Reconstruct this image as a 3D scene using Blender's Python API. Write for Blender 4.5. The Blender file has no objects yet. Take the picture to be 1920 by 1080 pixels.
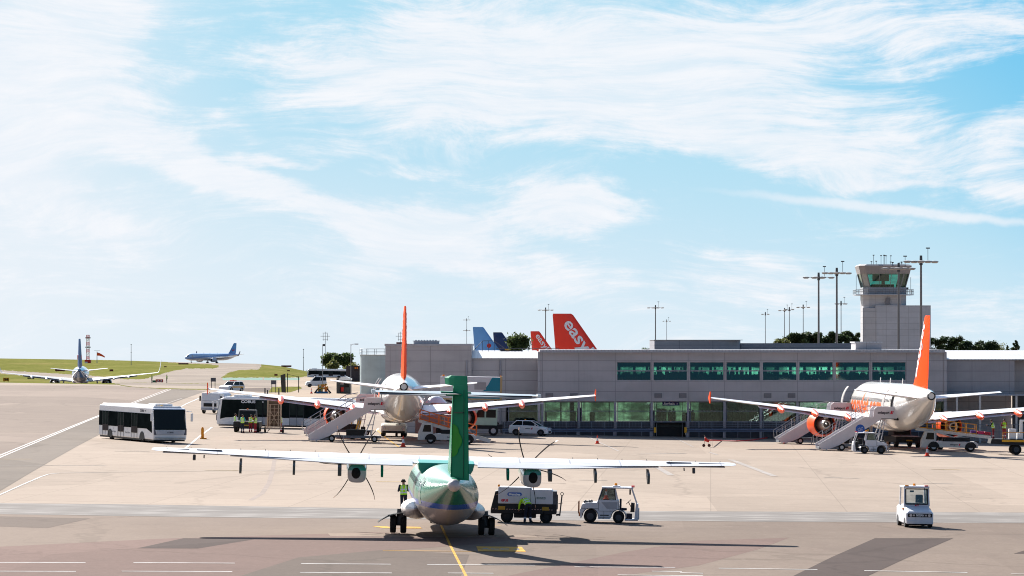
import bpy, bmesh, math, random
from mathutils import Vector, Matrix, Euler
R = math.radians
SC = bpy.context.scene
COL = SC.collection
# ---------------------------------------------------------------- camera
FPX, CH, HY = 7100.0, 9.0, 644.0          # focal length in photo pixels, eye height, flat horizon row
cam = bpy.data.objects.new('camera', bpy.data.cameras.new('camera'))
COL.objects.link(cam); SC.camera = cam
cam.location = (0, 0, CH)
cam.rotation_euler = (math.pi / 2 + math.atan((HY - 540) / FPX), 0, 0)
cam.data.sensor_width = 36; cam.data.lens = FPX / 1920 * 36
cam.data.clip_start = 0.5; cam.data.clip_end = 40000
# ---------------------------------------------------------------- view
SC.view_settings.view_transform = 'Standard'; SC.view_settings.look = 'None'
SC.view_settings.exposure = 1.42; SC.view_settings.gamma = 1
SC.cycles.filter_width = 1.05
EXPO = 2 ** SC.view_settings.exposure
# ---------------------------------------------------------------- sun
SUNV = Vector((-0.70, 1.50, 0.98)).normalized()      # towards the sun: ahead of the lens and to the left
sun = bpy.data.objects.new('sun', bpy.data.lights.new('sun', 'SUN'))
COL.objects.link(sun); sun.data.energy = 5.0; sun.data.angle = R(0.5); sun.data.color = (1, .955, .89)
sun.rotation_euler = (-SUNV).to_track_quat('-Z', 'Y').to_euler(); sun.location = (0, 0, 60)
SEL = math.asin(SUNV.z); SAZ = math.atan2(SUNV.x, SUNV.y)
# ---------------------------------------------------------------- node helpers
class NT:
    def __init__(s, t): s.t = t; s.n = t.nodes; s.l = t.links
    def new(s, ty, **k):
        n = s.n.new(ty)
        for a, b in k.items(): setattr(n, a, b)
        return n
    def put(s, sock, v):
        if isinstance(v, bpy.types.NodeSocket): s.l.new(v, sock)
        elif isinstance(v, (int, float)) and sock.type == 'VECTOR': sock.default_value = (v, v, v)
        elif isinstance(v, (tuple, list)) and sock.type == 'RGBA' and len(v) == 3: sock.default_value = (*v, 1)
        else: sock.default_value = v
    def m(s, op, a, b=0.0, c=None, clamp=False):
        n = s.new('ShaderNodeMath', operation=op); n.use_clamp = clamp
        s.put(n.inputs[0], a); s.put(n.inputs[1], b)
        if c is not None: s.put(n.inputs[2], c)
        return n.outputs[0]
    def vm(s, op, a, b=(0, 0, 0), out=0):
        n = s.new('ShaderNodeVectorMath', operation=op); s.put(n.inputs[0], a); s.put(n.inputs[1], b)
        return n.outputs[out]
    def mix(s, f, a, b, bt='MIX'):
        n = s.new('ShaderNodeMix', data_type='RGBA', blend_type=bt); n.clamp_factor = True
        s.put(n.inputs[0], f); s.put(n.inputs[6], a); s.put(n.inputs[7], b)
        return n.outputs[2]
    def noise(s, vec, scale, detail=4, rough=.55, dist=0.0, out=0):
        n = s.new('ShaderNodeTexNoise'); s.put(n.inputs['Vector'], vec)
        n.inputs['Scale'].default_value = scale; n.inputs['Detail'].default_value = detail
        n.inputs['Roughness'].default_value = rough; n.inputs['Distortion'].default_value = dist
        return n.outputs[out]
    def map(s, vec, loc=(0, 0, 0), rot=(0, 0, 0), sc=(1, 1, 1)):
        n = s.new('ShaderNodeMapping'); s.put(n.inputs[0], vec)
        n.inputs[1].default_value = loc; n.inputs[2].default_value = rot; n.inputs[3].default_value = sc
        return n.outputs[0]
    def rng(s, v, a, b, c=0.0, d=1.0, smooth=True):
        n = s.new('ShaderNodeMapRange'); n.interpolation_type = 'SMOOTHSTEP' if smooth else 'LINEAR'; n.clamp = True
        s.put(n.inputs[0], v); n.inputs[1].default_value = a; n.inputs[2].default_value = b
        n.inputs[3].default_value = c; n.inputs[4].default_value = d
        return n.outputs[0]
    def xyz(s, v):
        n = s.new('ShaderNodeSeparateXYZ'); s.put(n.inputs[0], v); return n.outputs
    def comb(s, x, y, z=0.0):
        n = s.new('ShaderNodeCombineXYZ'); s.put(n.inputs[0], x); s.put(n.inputs[1], y); s.put(n.inputs[2], z); return n.outputs[0]
def lin(r, g, b):
    f = lambda c: (c / 255 / 12.92) if c / 255 <= .04045 else ((c / 255 + .055) / 1.055) ** 2.4
    return (f(r), f(g), f(b))
def skyc(r, g, b): return tuple(c / EXPO for c in lin(r, g, b))
# ---------------------------------------------------------------- world: Nishita sky, pale horizon air and cirrus
W = bpy.data.worlds.new('World'); SC.world = W; W.use_nodes = True
w = NT(W.node_tree); w.n.clear()
wo = w.new('ShaderNodeOutputWorld'); bg = w.new('ShaderNodeBackground'); w.l.new(bg.outputs[0], wo.inputs[0])
sky = w.new('ShaderNodeTexSky'); sky.sky_type = 'NISHITA'; sky.sun_disc = False
sky.sun_elevation = SEL; sky.sun_rotation = SAZ; sky.air_density = 1.0; sky.dust_density = 0.6; sky.ozone_density = 1.5
nish = w.vm('SCALE', sky.outputs[0]); nish.node.inputs['Scale'].default_value = 0.085
dr = w.new('ShaderNodeTexCoord').outputs['Generated']
dx, dy, dz = w.xyz(dr)
az = w.m('ARCTAN2', dx, dy)
hyp = w.m('SQRT', w.m('ADD', w.m('MULTIPLY', dx, dx), w.m('MULTIPLY', dy, dy)))
el = w.m('DIVIDE', dz, w.m('MAXIMUM', hyp, .001))
u = w.m('MULTIPLY', az, FPX / 1000.0)           # 1 unit = 1000 photo pixels = 8 degrees of sky
v = w.m('MULTIPLY', el, FPX / 1000.0)
uv = w.comb(u, v)
def S(px, py): return ((px - 960) / 1000.0, (HY - py) / 1000.0)
def blob(px, py, rx, ry, rot=0.0, amp=1.0):
    n = w.new('ShaderNodeMapping', vector_type='TEXTURE'); w.put(n.inputs[0], uvw)
    c = S(px, py); n.inputs[1].default_value = (c[0], c[1], 0); n.inputs[2].default_value = (0, 0, R(rot)); n.inputs[3].default_value = (rx / 1000, ry / 1000, 1)
    L = w.vm('LENGTH', n.outputs[0], out=1)
    return w.m('MULTIPLY', w.rng(L, 1.25, 0.0), amp)
# warp the coordinates so that no cloud keeps a round outline
wn = w.noise(w.map(uv, sc=(1.6, 3.2, 1)), 1.8, 5, .6, 0, 1)
uvw = w.vm('ADD', uv, w.vm('MULTIPLY', w.vm('SUBTRACT', wn, (.5, .5, .5)), (.30, .17, 0)))
wn2 = w.noise(w.map(uv, sc=(1, 2, 1)), 1.3, 2, .5, 0, 1)
uvs = w.vm('ADD', uv, w.vm('MULTIPLY', w.vm('SUBTRACT', wn2, (.5, .5, .5)), (.5, .32, 0)))
cover = 0.0
for b in [(90, 150, 290, 240, 12, 1.25), (60, 420, 240, 130, 0, .6), (230, 20, 190, 70, 0, .7), (60, 330, 220, 90, -20, .7), (330, 290, 200, 45, -25, .9), (520, 375, 280, 50, -20, 1.0), (740, 400, 170, 40, -15, .6), (1300, 250, 420, 70, -6, .6),
          (760, 70, 420, 110, 14, .9), (1080, 130, 620, 130, 3, 1.0), (900, 210, 330, 80, 10, .8), (1500, 60, 520, 100, 6, .8), (1420, 200, 480, 80, -9, .85),
          (1600, 300, 420, 60, -8, .8), (1850, 30, 200, 60, 0, .5), (820, 445, 200, 75, 8, 1.5), (1075, 385, 150, 75, -5, 1.5), (1000, 520, 260, 45, -10, .8), (520, 298, 110, 22, -4, 1.1), (740, 322, 130, 14, 0, .8),
          (760, 500, 120, 40, 10, .7), (1430, 540, 200, 50, -12, .8), (1860, 560, 200, 50, 15, .45), (1750, 350, 260, 20, -7, .6), (230, 450, 140, 40, 0, .5),
          (620, 430, 120, 50, -15, .6), (430, 225, 70, 26, -20, .45), (1900, 260, 220, 60, 10, .5)]:
    cover = w.m('ADD', blob(*b), cover)
clear = 0.0
for b in [(1890, 150, 200, 60, 20, .8), (1240, 320, 210, 42, 0, .75), (1330, 420, 200, 60, -10, .5), (420, 160, 150, 50, 10, .65), (700, 350, 110, 45, 0, .35), (330, 60, 60, 60, 0, .35), (1780, 470, 240, 60, 0, .4), (640, 320, 200, 22, 0, .5), (1630, 130, 120, 24, 12, .25)]:
    clear = w.m('ADD', blob(*b), clear)
cover = w.m('SUBTRACT', cover, clear)
# fibrous cirrus: noise stretched along two wind directions, plus billows
f1 = w.noise(w.map(uvs, rot=(0, 0, R(-17)), sc=(1.2, 9, 1)), 3.0, 12, .72, .15)
f2 = w.noise(w.map(uvs, rot=(0, 0, R(26)), sc=(1.2, 8.0, 1)), 3.2, 12, .72, .15)
f3 = w.noise(w.map(uvs, sc=(1, 1.6, 1)), 5.0, 13, .74, .1)
fb = w.m('ADD', w.m('ADD', w.m('MULTIPLY', f1, .55), w.m('MULTIPLY', f2, .40)), w.m('MULTIPLY', f3, .42))
d0 = w.m('ADD', w.m('MULTIPLY', cover, .86), w.m('MULTIPLY', w.m('SUBTRACT', fb, .685), 3.4))
dens = w.rng(d0, -.16, .92)
dens = w.m('MULTIPLY', dens, w.rng(f1, .36, .56, .80, 1.0))
# the contrail-like streak at the right
ct = w.new('ShaderNodeMapping', vector_type='TEXTURE'); w.put(ct.inputs[0], w.vm('ADD', uv, w.vm('MULTIPLY', w.vm('SUBTRACT', w.noise(uv, 14, 4, .6, 0, 1), (.5,) * 3), (.02, .022, 0))))
c0 = S(1690, 397); ct.inputs[1].default_value = (*c0, 0); ct.inputs[2].default_value = (0, 0, R(-6.2)); ct.inputs[3].default_value = (.36, .012, 1)
dens = w.m('MAXIMUM', dens, w.m('MULTIPLY', w.rng(w.vm('LENGTH', ct.outputs[0], out=1), 1.2, .3), .8))
# clear air: pale at the horizon, bluer upwards and to the right
hb = w.rng(w.m('ADD', v, w.m('MULTIPLY', u, .14)), -0.04, .50)
air = w.mix(hb, skyc(224, 238, 248), skyc(176, 223, 244))
air = w.mix(w.rng(w.m('ADD', w.m('MULTIPLY', v, .8), w.m('MULTIPLY', u, .55)), .55, 1.05), air, skyc(118, 201, 241))
air = w.mix(w.m('MULTIPLY', w.rng(u, -.35, -1.05), .72), air, skyc(236, 243, 250))
cl = w.mix(w.rng(fb, .55, .95), skyc(236, 243, 251), skyc(252, 252, 255))
look = w.mix(w.m('MULTIPLY', dens, .95), air, cl)
# above the band of sky near the horizon the clear Nishita sky takes over
look = w.mix(w.rng(el, .12, .45), look, nish)
# away from the sun the low sky is a deeper, dimmer blue
away = w.rng(w.m('COSINE', az), .75, -.2)
look = w.mix(away, look, w.vm('MULTIPLY', look, (.50, .52, .56)))
w.l.new(look, bg.inputs[0]); bg.inputs[1].default_value = 1.0
# ---------------------------------------------------------------- ground height, and photo pixel -> place on the ground
def lerp(a, b, t): return a + (b - a) * t
def sst(a, b, x):
    t = max(0.0, min(1.0, (x - a) / (b - a))); return t * t * (3 - 2 * t)
def tab(x, pts):
    if x <= pts[0][0]: return pts[0][1]
    for (a, b), (c, d) in zip(pts, pts[1:]):
        if x <= c: return lerp(b, d, (x - a) / (c - a))
    return pts[-1][1]
YC = [(-600, 668), (0, 672), (200, 675), (350, 679.5), (480, 682), (530, 687), (575, 696), (620, 700), (800, 704), (3000, 704)]
YN = [(0, 737), (150, 737), (225, 717), (400, 714), (600, 717), (800, 722), (3000, 722)]
def gz(X, Y):
    near = -0.018 * (max(-150, min(150, X)) - 4)
    if Y < 700: return near
    px = 960 + FPX * X / Y
    d = min(Y, 2450)
    yc, yn = tab(px, YC), tab(px, YN)
    dd = max(900, d)
    y = yc + (yn - yc) * (1 / dd - 1 / 2450) / (1 / 900 - 1 / 2450)
    far = CH - (y - HY) * dd / FPX
    z = lerp(near, far, sst(700, 900, Y))
    if Y > 2450: z -= (Y - 2450) * .02
    return z
def G(px, py, lift=0.0):
    d = 300.0
    for _ in range(60):
        X = (px - 960) / FPX * d
        d = lerp(d, FPX * (CH - gz(X, d)) / max(py - HY, 1), .7)
    X = (px - 960) / FPX * d
    return Vector((X, d, gz(X, d) + lift))
def D(px, d): 
    X = (px - 960) / FPX * d
    return Vector((X, d, gz(X, d)))
def Z(py, d): return CH - (py - HY) * d / FPX
def XX(px, d): return (px - 960) / FPX * d
# ---------------------------------------------------------------- materials
MATS = {}
def PM(name, col, rough=.5, metal=0.0, var=.12, scale=1.5, bump=0.0, coat=0.0, dirt=0.0, emit=None, spec=.28):
    if name in MATS: return MATS[name]
    M = bpy.data.materials.new(name); M.use_nodes = True; t = NT(M.node_tree)
    p = t.n['Principled BSDF']; oc = t.new('ShaderNodeTexCoord').outputs['Object']
    n = t.noise(oc, scale, 5, .6)
    k = t.rng(n, .3, .7, 1 - var, 1 + var * .6, False)
    c = t.vm('SCALE', (*col,)); t.put(c.node.inputs[0], col); t.l.new(k, c.node.inputs['Scale'])
    if dirt:
        n2 = t.noise(t.map(oc, sc=(1, 1, .35)), scale * 2.3, 6, .65)
        c = t.mix(t.m('MULTIPLY', t.rng(n2, .5, .8), dirt), c, tuple(x * .35 for x in lin(140, 120, 100)))
    t.put(p.inputs['Base Color'], c)
    p.inputs['Roughness'].default_value = rough; p.inputs['Metallic'].default_value = metal
    if coat: p.inputs['Coat Weight'].default_value = coat; p.inputs['Coat Roughness'].default_value = .06
    if spec is not None: p.inputs['Specular IOR Level'].default_value = spec
    if bump:
        b = t.new('ShaderNodeBump'); b.inputs['Strength'].default_value = bump; b.inputs['Distance'].default_value = .02
        t.l.new(t.noise(oc, scale * 6, 5, .6), b.inputs['Height']); t.l.new(b.outputs[0], p.inputs['Normal'])
    if emit: t.put(p.inputs['Emission Color'], emit[:3]); p.inputs['Emission Strength'].default_value = emit[3]
    MATS[name] = M; return M
WHITE = PM('white_paint', (.80, .80, .80), .35, 0, .05, 1.0, coat=.3, dirt=.12)
WPANEL = PM('white_panel', (.66, .64, .66), .5, 0, .06, .8, dirt=.18)
GREYP = PM('grey_paint', (.42, .43, .46), .45, 0, .1, 1.0, dirt=.2)
DGREY = PM('dark_grey_paint', (.06, .063, .07), .5, 0, .2, 2)
BLACK = PM('black_plastic', (.014, .014, .016), .5, 0, .2, 2)
RUBBER = PM('rubber', (.016, .015, .015), .85, 0, .25, 3, bump=.3)
STEEL = PM('steel', (.42, .42, .44), .38, .85, .12, 2)
CHROME = PM('polished_metal', (.72, .73, .75), .22, .95, .08, 1)
ALU = PM('aluminium', (.62, .62, .64), .35, .8, .1, 2)
ORANGE = PM('orange_paint', (.97, .092, .008), .36, 0, .05, 1.0, coat=.1)
AMBER = PM('amber_lens', (.95, .30, .01), .25, 0, .02)
REDL = PM('red_lens', (.75, .02, .01), .25, 0, .02)
REDP = PM('red_paint', (.62, .03, .02), .4, 0, .1)
YELLOW = PM('yellow_paint', (.82, .42, .03), .5, 0, .15, 2, dirt=.2)
HIVIS = PM('hi_vis_fabric', (.50, .92, .03), .8, 0, .12, 8)
REFL = PM('reflective_tape', (.75, .76, .78), .5, 0, .05)
SKIN = PM('skin', (.42, .22, .15), .55, 0, .08, 6)
NAVY = PM('navy_cloth', (.018, .022, .038), .85, 0, .25, 8)
MAROON = PM('maroon_cloth', (.22, .02, .03), .85, 0, .2, 8)
TEALC = PM('turquoise_cloth', (.02, .35, .45), .85, 0, .2, 8)
HAIR = PM('hair', (.03, .02, .015), .8, 0, .3, 20)
GLASSD = PM('dark_glass', (.006, .009, .010), .06, 0, .1, 1, spec=.16)
BLUEP = PM('blue_paint', (.02, .10, .42), .4, 0, .05)
TEAL = PM('teal_paint', (.01, .19, .26), .4, 0, .05)
TAN = PM('tan_paint', (.45, .34, .24), .6, 0, .2, 3, dirt=.3)
BROWNRED = PM('brown_red_sign', (.16, .03, .025), .6, 0, .2)
TXT_DARK = PM('dark_lettering', (.02, .02, .03), .5)
TXT_RED = PM('red_lettering', (.62, .02, .05), .5)
TXT_ORANGE = PM('orange_lettering', (.95, .13, .01), .4)
TXT_WHITE = PM('white_lettering', (.8, .8, .8), .4)
# ---------------------------------------------------------------- mesh builder
class MB:
    def __init__(s): s.v = []; s.f = []; s.mi = []; s.sm = []
    def add(s, vs, fs, m=0, sm=False):
        o = len(s.v); s.v += [tuple(p) for p in vs]
        for f in fs: s.f.append([i + o for i in f]); s.mi.append(m); s.sm.append(sm)
        return s
    def box(s, x0, x1, y0, y1, z0, z1, m=0):
        return s.add([(x0, y0, z0), (x1, y0, z0), (x1, y1, z0), (x0, y1, z0), (x0, y0, z1), (x1, y0, z1), (x1, y1, z1), (x0, y1, z1)],
                     [(0, 3, 2, 1), (4, 5, 6, 7), (0, 1, 5, 4), (1, 2, 6, 5), (2, 3, 7, 6), (3, 0, 4, 7)], m)
    def cb(s, c, d, m=0): return s.box(c[0] - d[0] / 2, c[0] + d[0] / 2, c[1] - d[1] / 2, c[1] + d[1] / 2, c[2] - d[2] / 2, c[2] + d[2] / 2, m)
    def loft(s, rings, m=0, sm=True, cap=True, closed=True):
        n = len(rings[0]); vs = [p for r in rings for p in r]; fs = []
        for i in range(len(rings) - 1):
            for j in range(n if closed else n - 1):
                k = (j + 1) % n; fs.append((i * n + j, i * n + k, (i + 1) * n + k, (i + 1) * n + j))
        s.add(vs, fs, m, sm)
        if cap:
            o = len(s.v) - len(vs)
            s.f.append([o + i for i in range(n)][::-1]); s.mi.append(m); s.sm.append(False)
            s.f.append([o + (len(rings) - 1) * n + i for i in range(n)]); s.mi.append(m); s.sm.append(False)
        return s
    def cyl(s, p0, p1, r0, r1=None, n=12, m=0, cap=True, sm=True):
        p0, p1 = Vector(p0), Vector(p1); r1 = r0 if r1 is None else r1
        d = (p1 - p0).normalized(); a = d.orthogonal().normalized(); b = d.cross(a)
        ring = lambda p, r: [p + (a * math.cos(t) + b * math.sin(t)) * r for t in [2 * math.pi * i / n for i in range(n)]]
        return s.loft([ring(p0, r0), ring(p1, r1)], m, sm, cap)
    def tube(s, pts, r, n=6, m=0):
        for a, b in zip(pts, pts[1:]): s.cyl(a, b, r, r, n, m)
        return s
    def bar(s, p0, p1, w, h=None, m=0):        # rectangular bar between two points
        h = h or w; p0, p1 = Vector(p0), Vector(p1); d = (p1 - p0).normalized()
        up = Vector((0, 0, 1)) if abs(d.z) < .95 else Vector((0, 1, 0))
        a = d.cross(up).normalized(); b = a.cross(d)
        r = lambda p: [p + a * w / 2 + b * h / 2, p - a * w / 2 + b * h / 2, p - a * w / 2 - b * h / 2, p + a * w / 2 - b * h / 2]
        return s.loft([r(p0), r(p1)], m, False)
    def prism(s, poly, ax, a, b, m=0):
        mk = {'x': lambda p, t: (t, p[0], p[1]), 'y': lambda p, t: (p[0], t, p[1]), 'z': lambda p, t: (p[0], p[1], t)}[ax]
        n = len(poly); vs = [mk(p, a) for p in poly] + [mk(p, b) for p in poly]
        fs = [tuple(range(n))[::-1], tuple(range(n, 2 * n))] + [(i, (i + 1) % n, n + (i + 1) % n, n + i) for i in range(n)]
        return s.add(vs, fs, m)
    def ell(s, c, r, n=12, k=8, m=0):
        rings = []
        for i in range(1, k):
            t = math.pi * i / k
            rings.append([(c[0] + r[0] * math.sin(t) * math.cos(q), c[1] + r[1] * math.sin(t) * math.sin(q), c[2] - r[2] * math.cos(t)) for q in [2 * math.pi * j / n for j in range(n)]])
        return s.loft(rings, m)
    def wheel(s, c, r, w, ax='x', rim=True):       # tyre = material 0, rim = material 1
        c = Vector(c); d = Vector((1, 0, 0)) if ax == 'x' else Vector((0, 1, 0))
        prof = [(-.5, .55), (-.5, .86), (-.36, .98), (.36, .98), (.5, .86), (.5, .55)]
        a = d.orthogonal().normalized(); b = d.cross(a); n = 20
        rings = [[c + d * (h * w) + (a * math.cos(t) + b * math.sin(t)) * r * q for t in [2 * math.pi * i / n for i in range(n)]] for h, q in prof]
        s.loft(rings, 0)
        if rim:
            s.cyl(c - d * w * .505, c + d * w * .505, r * .52, r * .52, 16, 1); s.cyl(c - d * w * .53, c + d * w * .53, r * .2, r * .2, 10, 1)
        return s
    def quad(s, a, b, c, d, m=0): return s.add([a, b, c, d], [(0, 1, 2, 3)], m)
    def xf(s, M): s.v = [tuple(M @ Vector(p)) for p in s.v]; return s
    def join(s, o, m=None):
        k = len(s.v); s.v += o.v; s.f += [[i + k for i in f] for f in o.f]; s.mi += [m if m is not None else q for q in o.mi]; s.sm += o.sm; return s
    def mirror(s):
        o = MB(); o.v = [(-p[0], p[1], p[2]) for p in s.v]; o.f = [list(f)[::-1] for f in s.f]; o.mi = list(s.mi); o.sm = list(s.sm); return s.join(o)
    def build(s, name, mats, parent=None, bevel=0.0, angle=40):
        me = bpy.data.meshes.new(name); me.from_pydata(s.v, [], s.f)
        for m in (mats if isinstance(mats, (list, tuple)) else [mats]): me.materials.append(m)
        me.polygons.foreach_set('material_index', s.mi); me.polygons.foreach_set('use_smooth', s.sm)
        me.update(); me.validate()
        if any(s.sm): me.set_sharp_from_angle(angle=R(angle))
        o = bpy.data.objects.new(name, me); COL.objects.link(o)
        if parent: o.parent = parent
        if bevel:
            b = o.modifiers.new('bevel', 'BEVEL'); b.width = bevel; b.segments = 2; b.limit_method = 'ANGLE'; b.angle_limit = R(40)
        return o
def tag(o, label=None, cat=None, group=None, kind=None):
    if label: o['label'] = label
    if cat: o['category'] = cat
    if group: o['group'] = group
    if kind: o['kind'] = kind
    return o
def thing(name, label, cat, loc=(0, 0, 0), rz=0.0, group=None):
    o = bpy.data.objects.new(name, None); COL.objects.link(o); o.empty_display_size = .3
    o.location = loc; o.rotation_euler = (0, 0, rz)
    return tag(o, label, cat, group)
def dup(o, loc=None, rz=None, label=None, group=None, parent=None, scale=None):
    c = o.copy(); COL.objects.link(c); c.parent = parent
    if parent is None:
        if loc is not None: c.location = loc
        if rz is not None: c.rotation_euler = (0, 0, rz)
        if label: c['label'] = label
        if group: c['group'] = group
        if scale: c.scale = scale
    for ch in list(o.children): dup(ch, parent=c)
    return c
def slope(o):      # stand a thing square on the gently sloping apron
    rz = o.rotation_euler.z
    q = Matrix.Rotation(math.atan(.018), 4, 'Y') @ Matrix.Rotation(rz, 4, 'Z')
    o.rotation_euler = q.to_euler(); return o
def text_mb(body, size=1.0, bold=.0, shear=0.0, width=None, font_extr=0.0, cut=0.0):
    cu = bpy.data.curves.new('lettering', 'FONT'); cu.body = body; cu.size = size; cu.offset = bold; cu.shear = shear
    cu.align_x = 'CENTER'; cu.align_y = 'CENTER'; cu.extrude = font_extr; cu.resolution_u = 3
    o = bpy.data.objects.new('lettering', cu); COL.objects.link(o)
    dg = bpy.context.evaluated_depsgraph_get(); me = bpy.data.meshes.new_from_object(o.evaluated_get(dg))
    if cut:
        b = bmesh.new(); b.from_mesh(me); z = -size
        while z < size: bmesh.ops.bisect_plane(b, geom=b.verts[:] + b.edges[:] + b.faces[:], plane_co=(0, z, 0), plane_no=(0, 1, 0)); z += cut
        b.to_mesh(me); b.free()
    mb = MB(); mb.add([tuple(x.co) for x in me.vertices], [tuple(p.vertices) for p in me.polygons])
    if width:
        xs = [p[0] for p in mb.v]; k = width / (max(xs) - min(xs)); c = (max(xs) + min(xs)) / 2
        mb.v = [((p[0] - c) * k, p[1], p[2]) for p in mb.v]
    bpy.data.objects.remove(o); bpy.data.curves.remove(cu); bpy.data.meshes.remove(me)
    return mb
def sign_text(body, size, mat, parent, loc, face='-y', bold=0.0, width=None, shear=0.0, name='lettering', roll=0.0):
    mb = text_mb(body, size, bold, shear, width, .002)
    rot = {'-y': Euler((math.pi / 2, 0, 0)), '+y': Euler((math.pi / 2, 0, math.pi)), '-x': Euler((math.pi / 2, 0, -math.pi / 2)), '+x': Euler((math.pi / 2, 0, math.pi / 2)), 'z': Euler((0, 0, 0))}[face].to_matrix().to_4x4()
    mb.xf(Matrix.Translation(Vector(loc)) @ rot @ Matrix.Rotation(roll, 4, 'Z'))
    return mb.build(name, mat, parent)
# ================================================================ GROUND
def ground_mat(name, col, col2, slab=None, streak=.5, fine=.25, tracks=0.0, sc=1.0):
    M = bpy.data.materials.new(name); M.use_nodes = True; t = NT(M.node_tree); p = t.n['Principled BSDF']
    oc = t.new('ShaderNodeTexCoord').outputs['Object']
    a = t.noise(t.map(oc, sc=(.05, .028, 1)), 1 * sc, 6, .6, .4)
    b = t.noise(t.map(oc, sc=(.35, .12, 1)), 1 * sc, 6, .65)
    c = t.mix(t.rng(t.m('ADD', t.m('MULTIPLY', a, .6), t.m('MULTIPLY', b, .4)), .36, .64), col, col2)
    g = t.noise(t.map(oc, sc=(1, .45, 1)), 5, 4, .8)
    c = t.mix(t.m('MULTIPLY', t.rng(g, .35, .75), fine), c, tuple(x * .6 for x in col))
    st = t.noise(t.map(oc, rot=(0, 0, R(8)), sc=(.10, .9, 1)), 1.0, 5, .7)
    c = t.mix(t.m('MULTIPLY', t.rng(st, .52, .72), streak), c, tuple(x * .72 for x in col2))
    oil = t.noise(t.map(oc, loc=(3, 9, 0), sc=(.25, .2, 1)), 1.0, 7, .75, 1.0)
    c = t.mix(t.m('MULTIPLY', t.rng(oil, .63, .72), .30), c, tuple(x * .45 for x in col))
    vo = t.new('ShaderNodeTexVoronoi', feature='DISTANCE_TO_EDGE'); t.put(vo.inputs['Vector'], t.vm('ADD', t.map(oc, sc=(.055, .03, 1)), t.vm('MULTIPLY', t.noise(oc, .25, 5, .6, 0, 1), (.35, .2, 0)))); vo.inputs['Scale'].default_value = 1.0
    c = t.mix(t.m('MULTIPLY', t.rng(vo.outputs['Distance'], .012, .004), .32), c, tuple(x * .45 for x in col))
    v2 = t.new('ShaderNodeTexVoronoi', feature='F1', distance='CHEBYCHEV'); t.put(v2.inputs['Vector'], t.map(oc, rot=(0, 0, R(4)), sc=(.035, .016, 1))); v2.inputs['Scale'].default_value = 1.0
    pv = t.xyz(v2.outputs['Color'])[0]; c = t.mix(t.m('MULTIPLY', t.rng(pv, .62, .66), .20), c, tuple(x * .62 for x in col)); c = t.mix(t.m('MULTIPLY', t.rng(pv, .30, .26), .22), c, tuple(min(1, x * 1.3) for x in col))
    fl = t.noise(t.map(oc, sc=(1.6, .5, 1)), 1.0, 5, .8); c = t.mix(t.m('MULTIPLY', t.rng(fl, .54, .70), .22), c, tuple(x * .55 for x in col)); c = t.mix(t.m('MULTIPLY', t.rng(fl, .44, .32), .18), c, tuple(min(1, x * 1.35) for x in col))
    if slab:
        x, y, z = t.xyz(t.map(oc, rot=(0, 0, R(3))))
        e = None
        for q, wd in ((x, .05), (y, .16)):
            fr = t.m('FRACT', t.m('DIVIDE', q, slab)); dd = t.m('ABSOLUTE', t.m('SUBTRACT', fr, .5))
            k = t.rng(dd, .5 - wd / slab, .5 - wd / slab * .4)
            e = k if e is None else t.m('MAXIMUM', e, k)
        wn = t.new('ShaderNodeTexWhiteNoise', noise_dimensions='2D')
        t.put(wn.inputs['Vector'], t.vm('FLOOR', t.vm('DIVIDE', t.map(oc, rot=(0, 0, R(3))), (slab, slab, 1))))
        c = t.mix(t.m('MULTIPLY', wn.outputs[0], .16), c, tuple(x * .7 for x in col))
        c = t.mix(t.m('MULTIPLY', e, .38), c, tuple(x * .5 for x in col))
    t.put(p.inputs['Base Color'], c); p.inputs['Roughness'].default_value = .95; p.inputs['Specular IOR Level'].default_value = .03
    bp = t.new('ShaderNodeBump'); bp.inputs['Strength'].default_value = .25; bp.inputs['Distance'].default_value = .01
    t.l.new(g, bp.inputs['Height']); t.l.new(bp.outputs[0], p.inputs['Normal'])
    return M
CONC = ground_mat('concrete_apron', (0.324, 0.262, 0.212), (0.281, 0.227, 0.183), slab=7.5, streak=.35)
ASPH = ground_mat('asphalt', (0.200, 0.156, 0.126), (0.165, 0.126, 0.104), streak=.35, fine=.4)
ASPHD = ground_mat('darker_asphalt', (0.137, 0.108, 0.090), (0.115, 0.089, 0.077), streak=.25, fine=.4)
ASPHL = ground_mat('left_apron_asphalt', (0.236, 0.188, 0.155), (0.197, 0.155, 0.131), streak=.4, fine=.35)
PINK = ground_mat('pink_asphalt', (0.175, 0.119, 0.101), (0.153, 0.106, 0.092), streak=.3, fine=.45)
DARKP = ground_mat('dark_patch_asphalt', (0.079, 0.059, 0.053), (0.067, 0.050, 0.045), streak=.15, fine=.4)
LIGHTP = ground_mat('light_patch', (0.249, 0.195, 0.157), (0.219, 0.167, 0.136), streak=.25)
TAXI = ground_mat('taxiway_surface', (0.242, 0.199, 0.162), (0.203, 0.166, 0.139), streak=.3, sc=.5)
SAND = ground_mat('sandy_concrete', (0.334, 0.263, 0.200), (0.299, 0.236, 0.180), slab=9, streak=.3)
GREENP = PM('worn_green_paint', (.15, .24, .20), .9, 0, .3, .4, spec=.03)
PW = PM('road_white', (.56, .54, .52), .8, 0, .3, .9, dirt=.35, spec=.03)
PWF = PM('road_white_faded', (.315, .28, .255), .8, 0, .3, .9, dirt=.4, spec=.03)
PY = PM('road_yellow', (.55, .30, .06), .8, 0, .35, .8, dirt=.35, spec=.03)
PYF = PM('road_yellow_faded', (.37, .27, .15), .8, 0, .3, .9, spec=.03)
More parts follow.
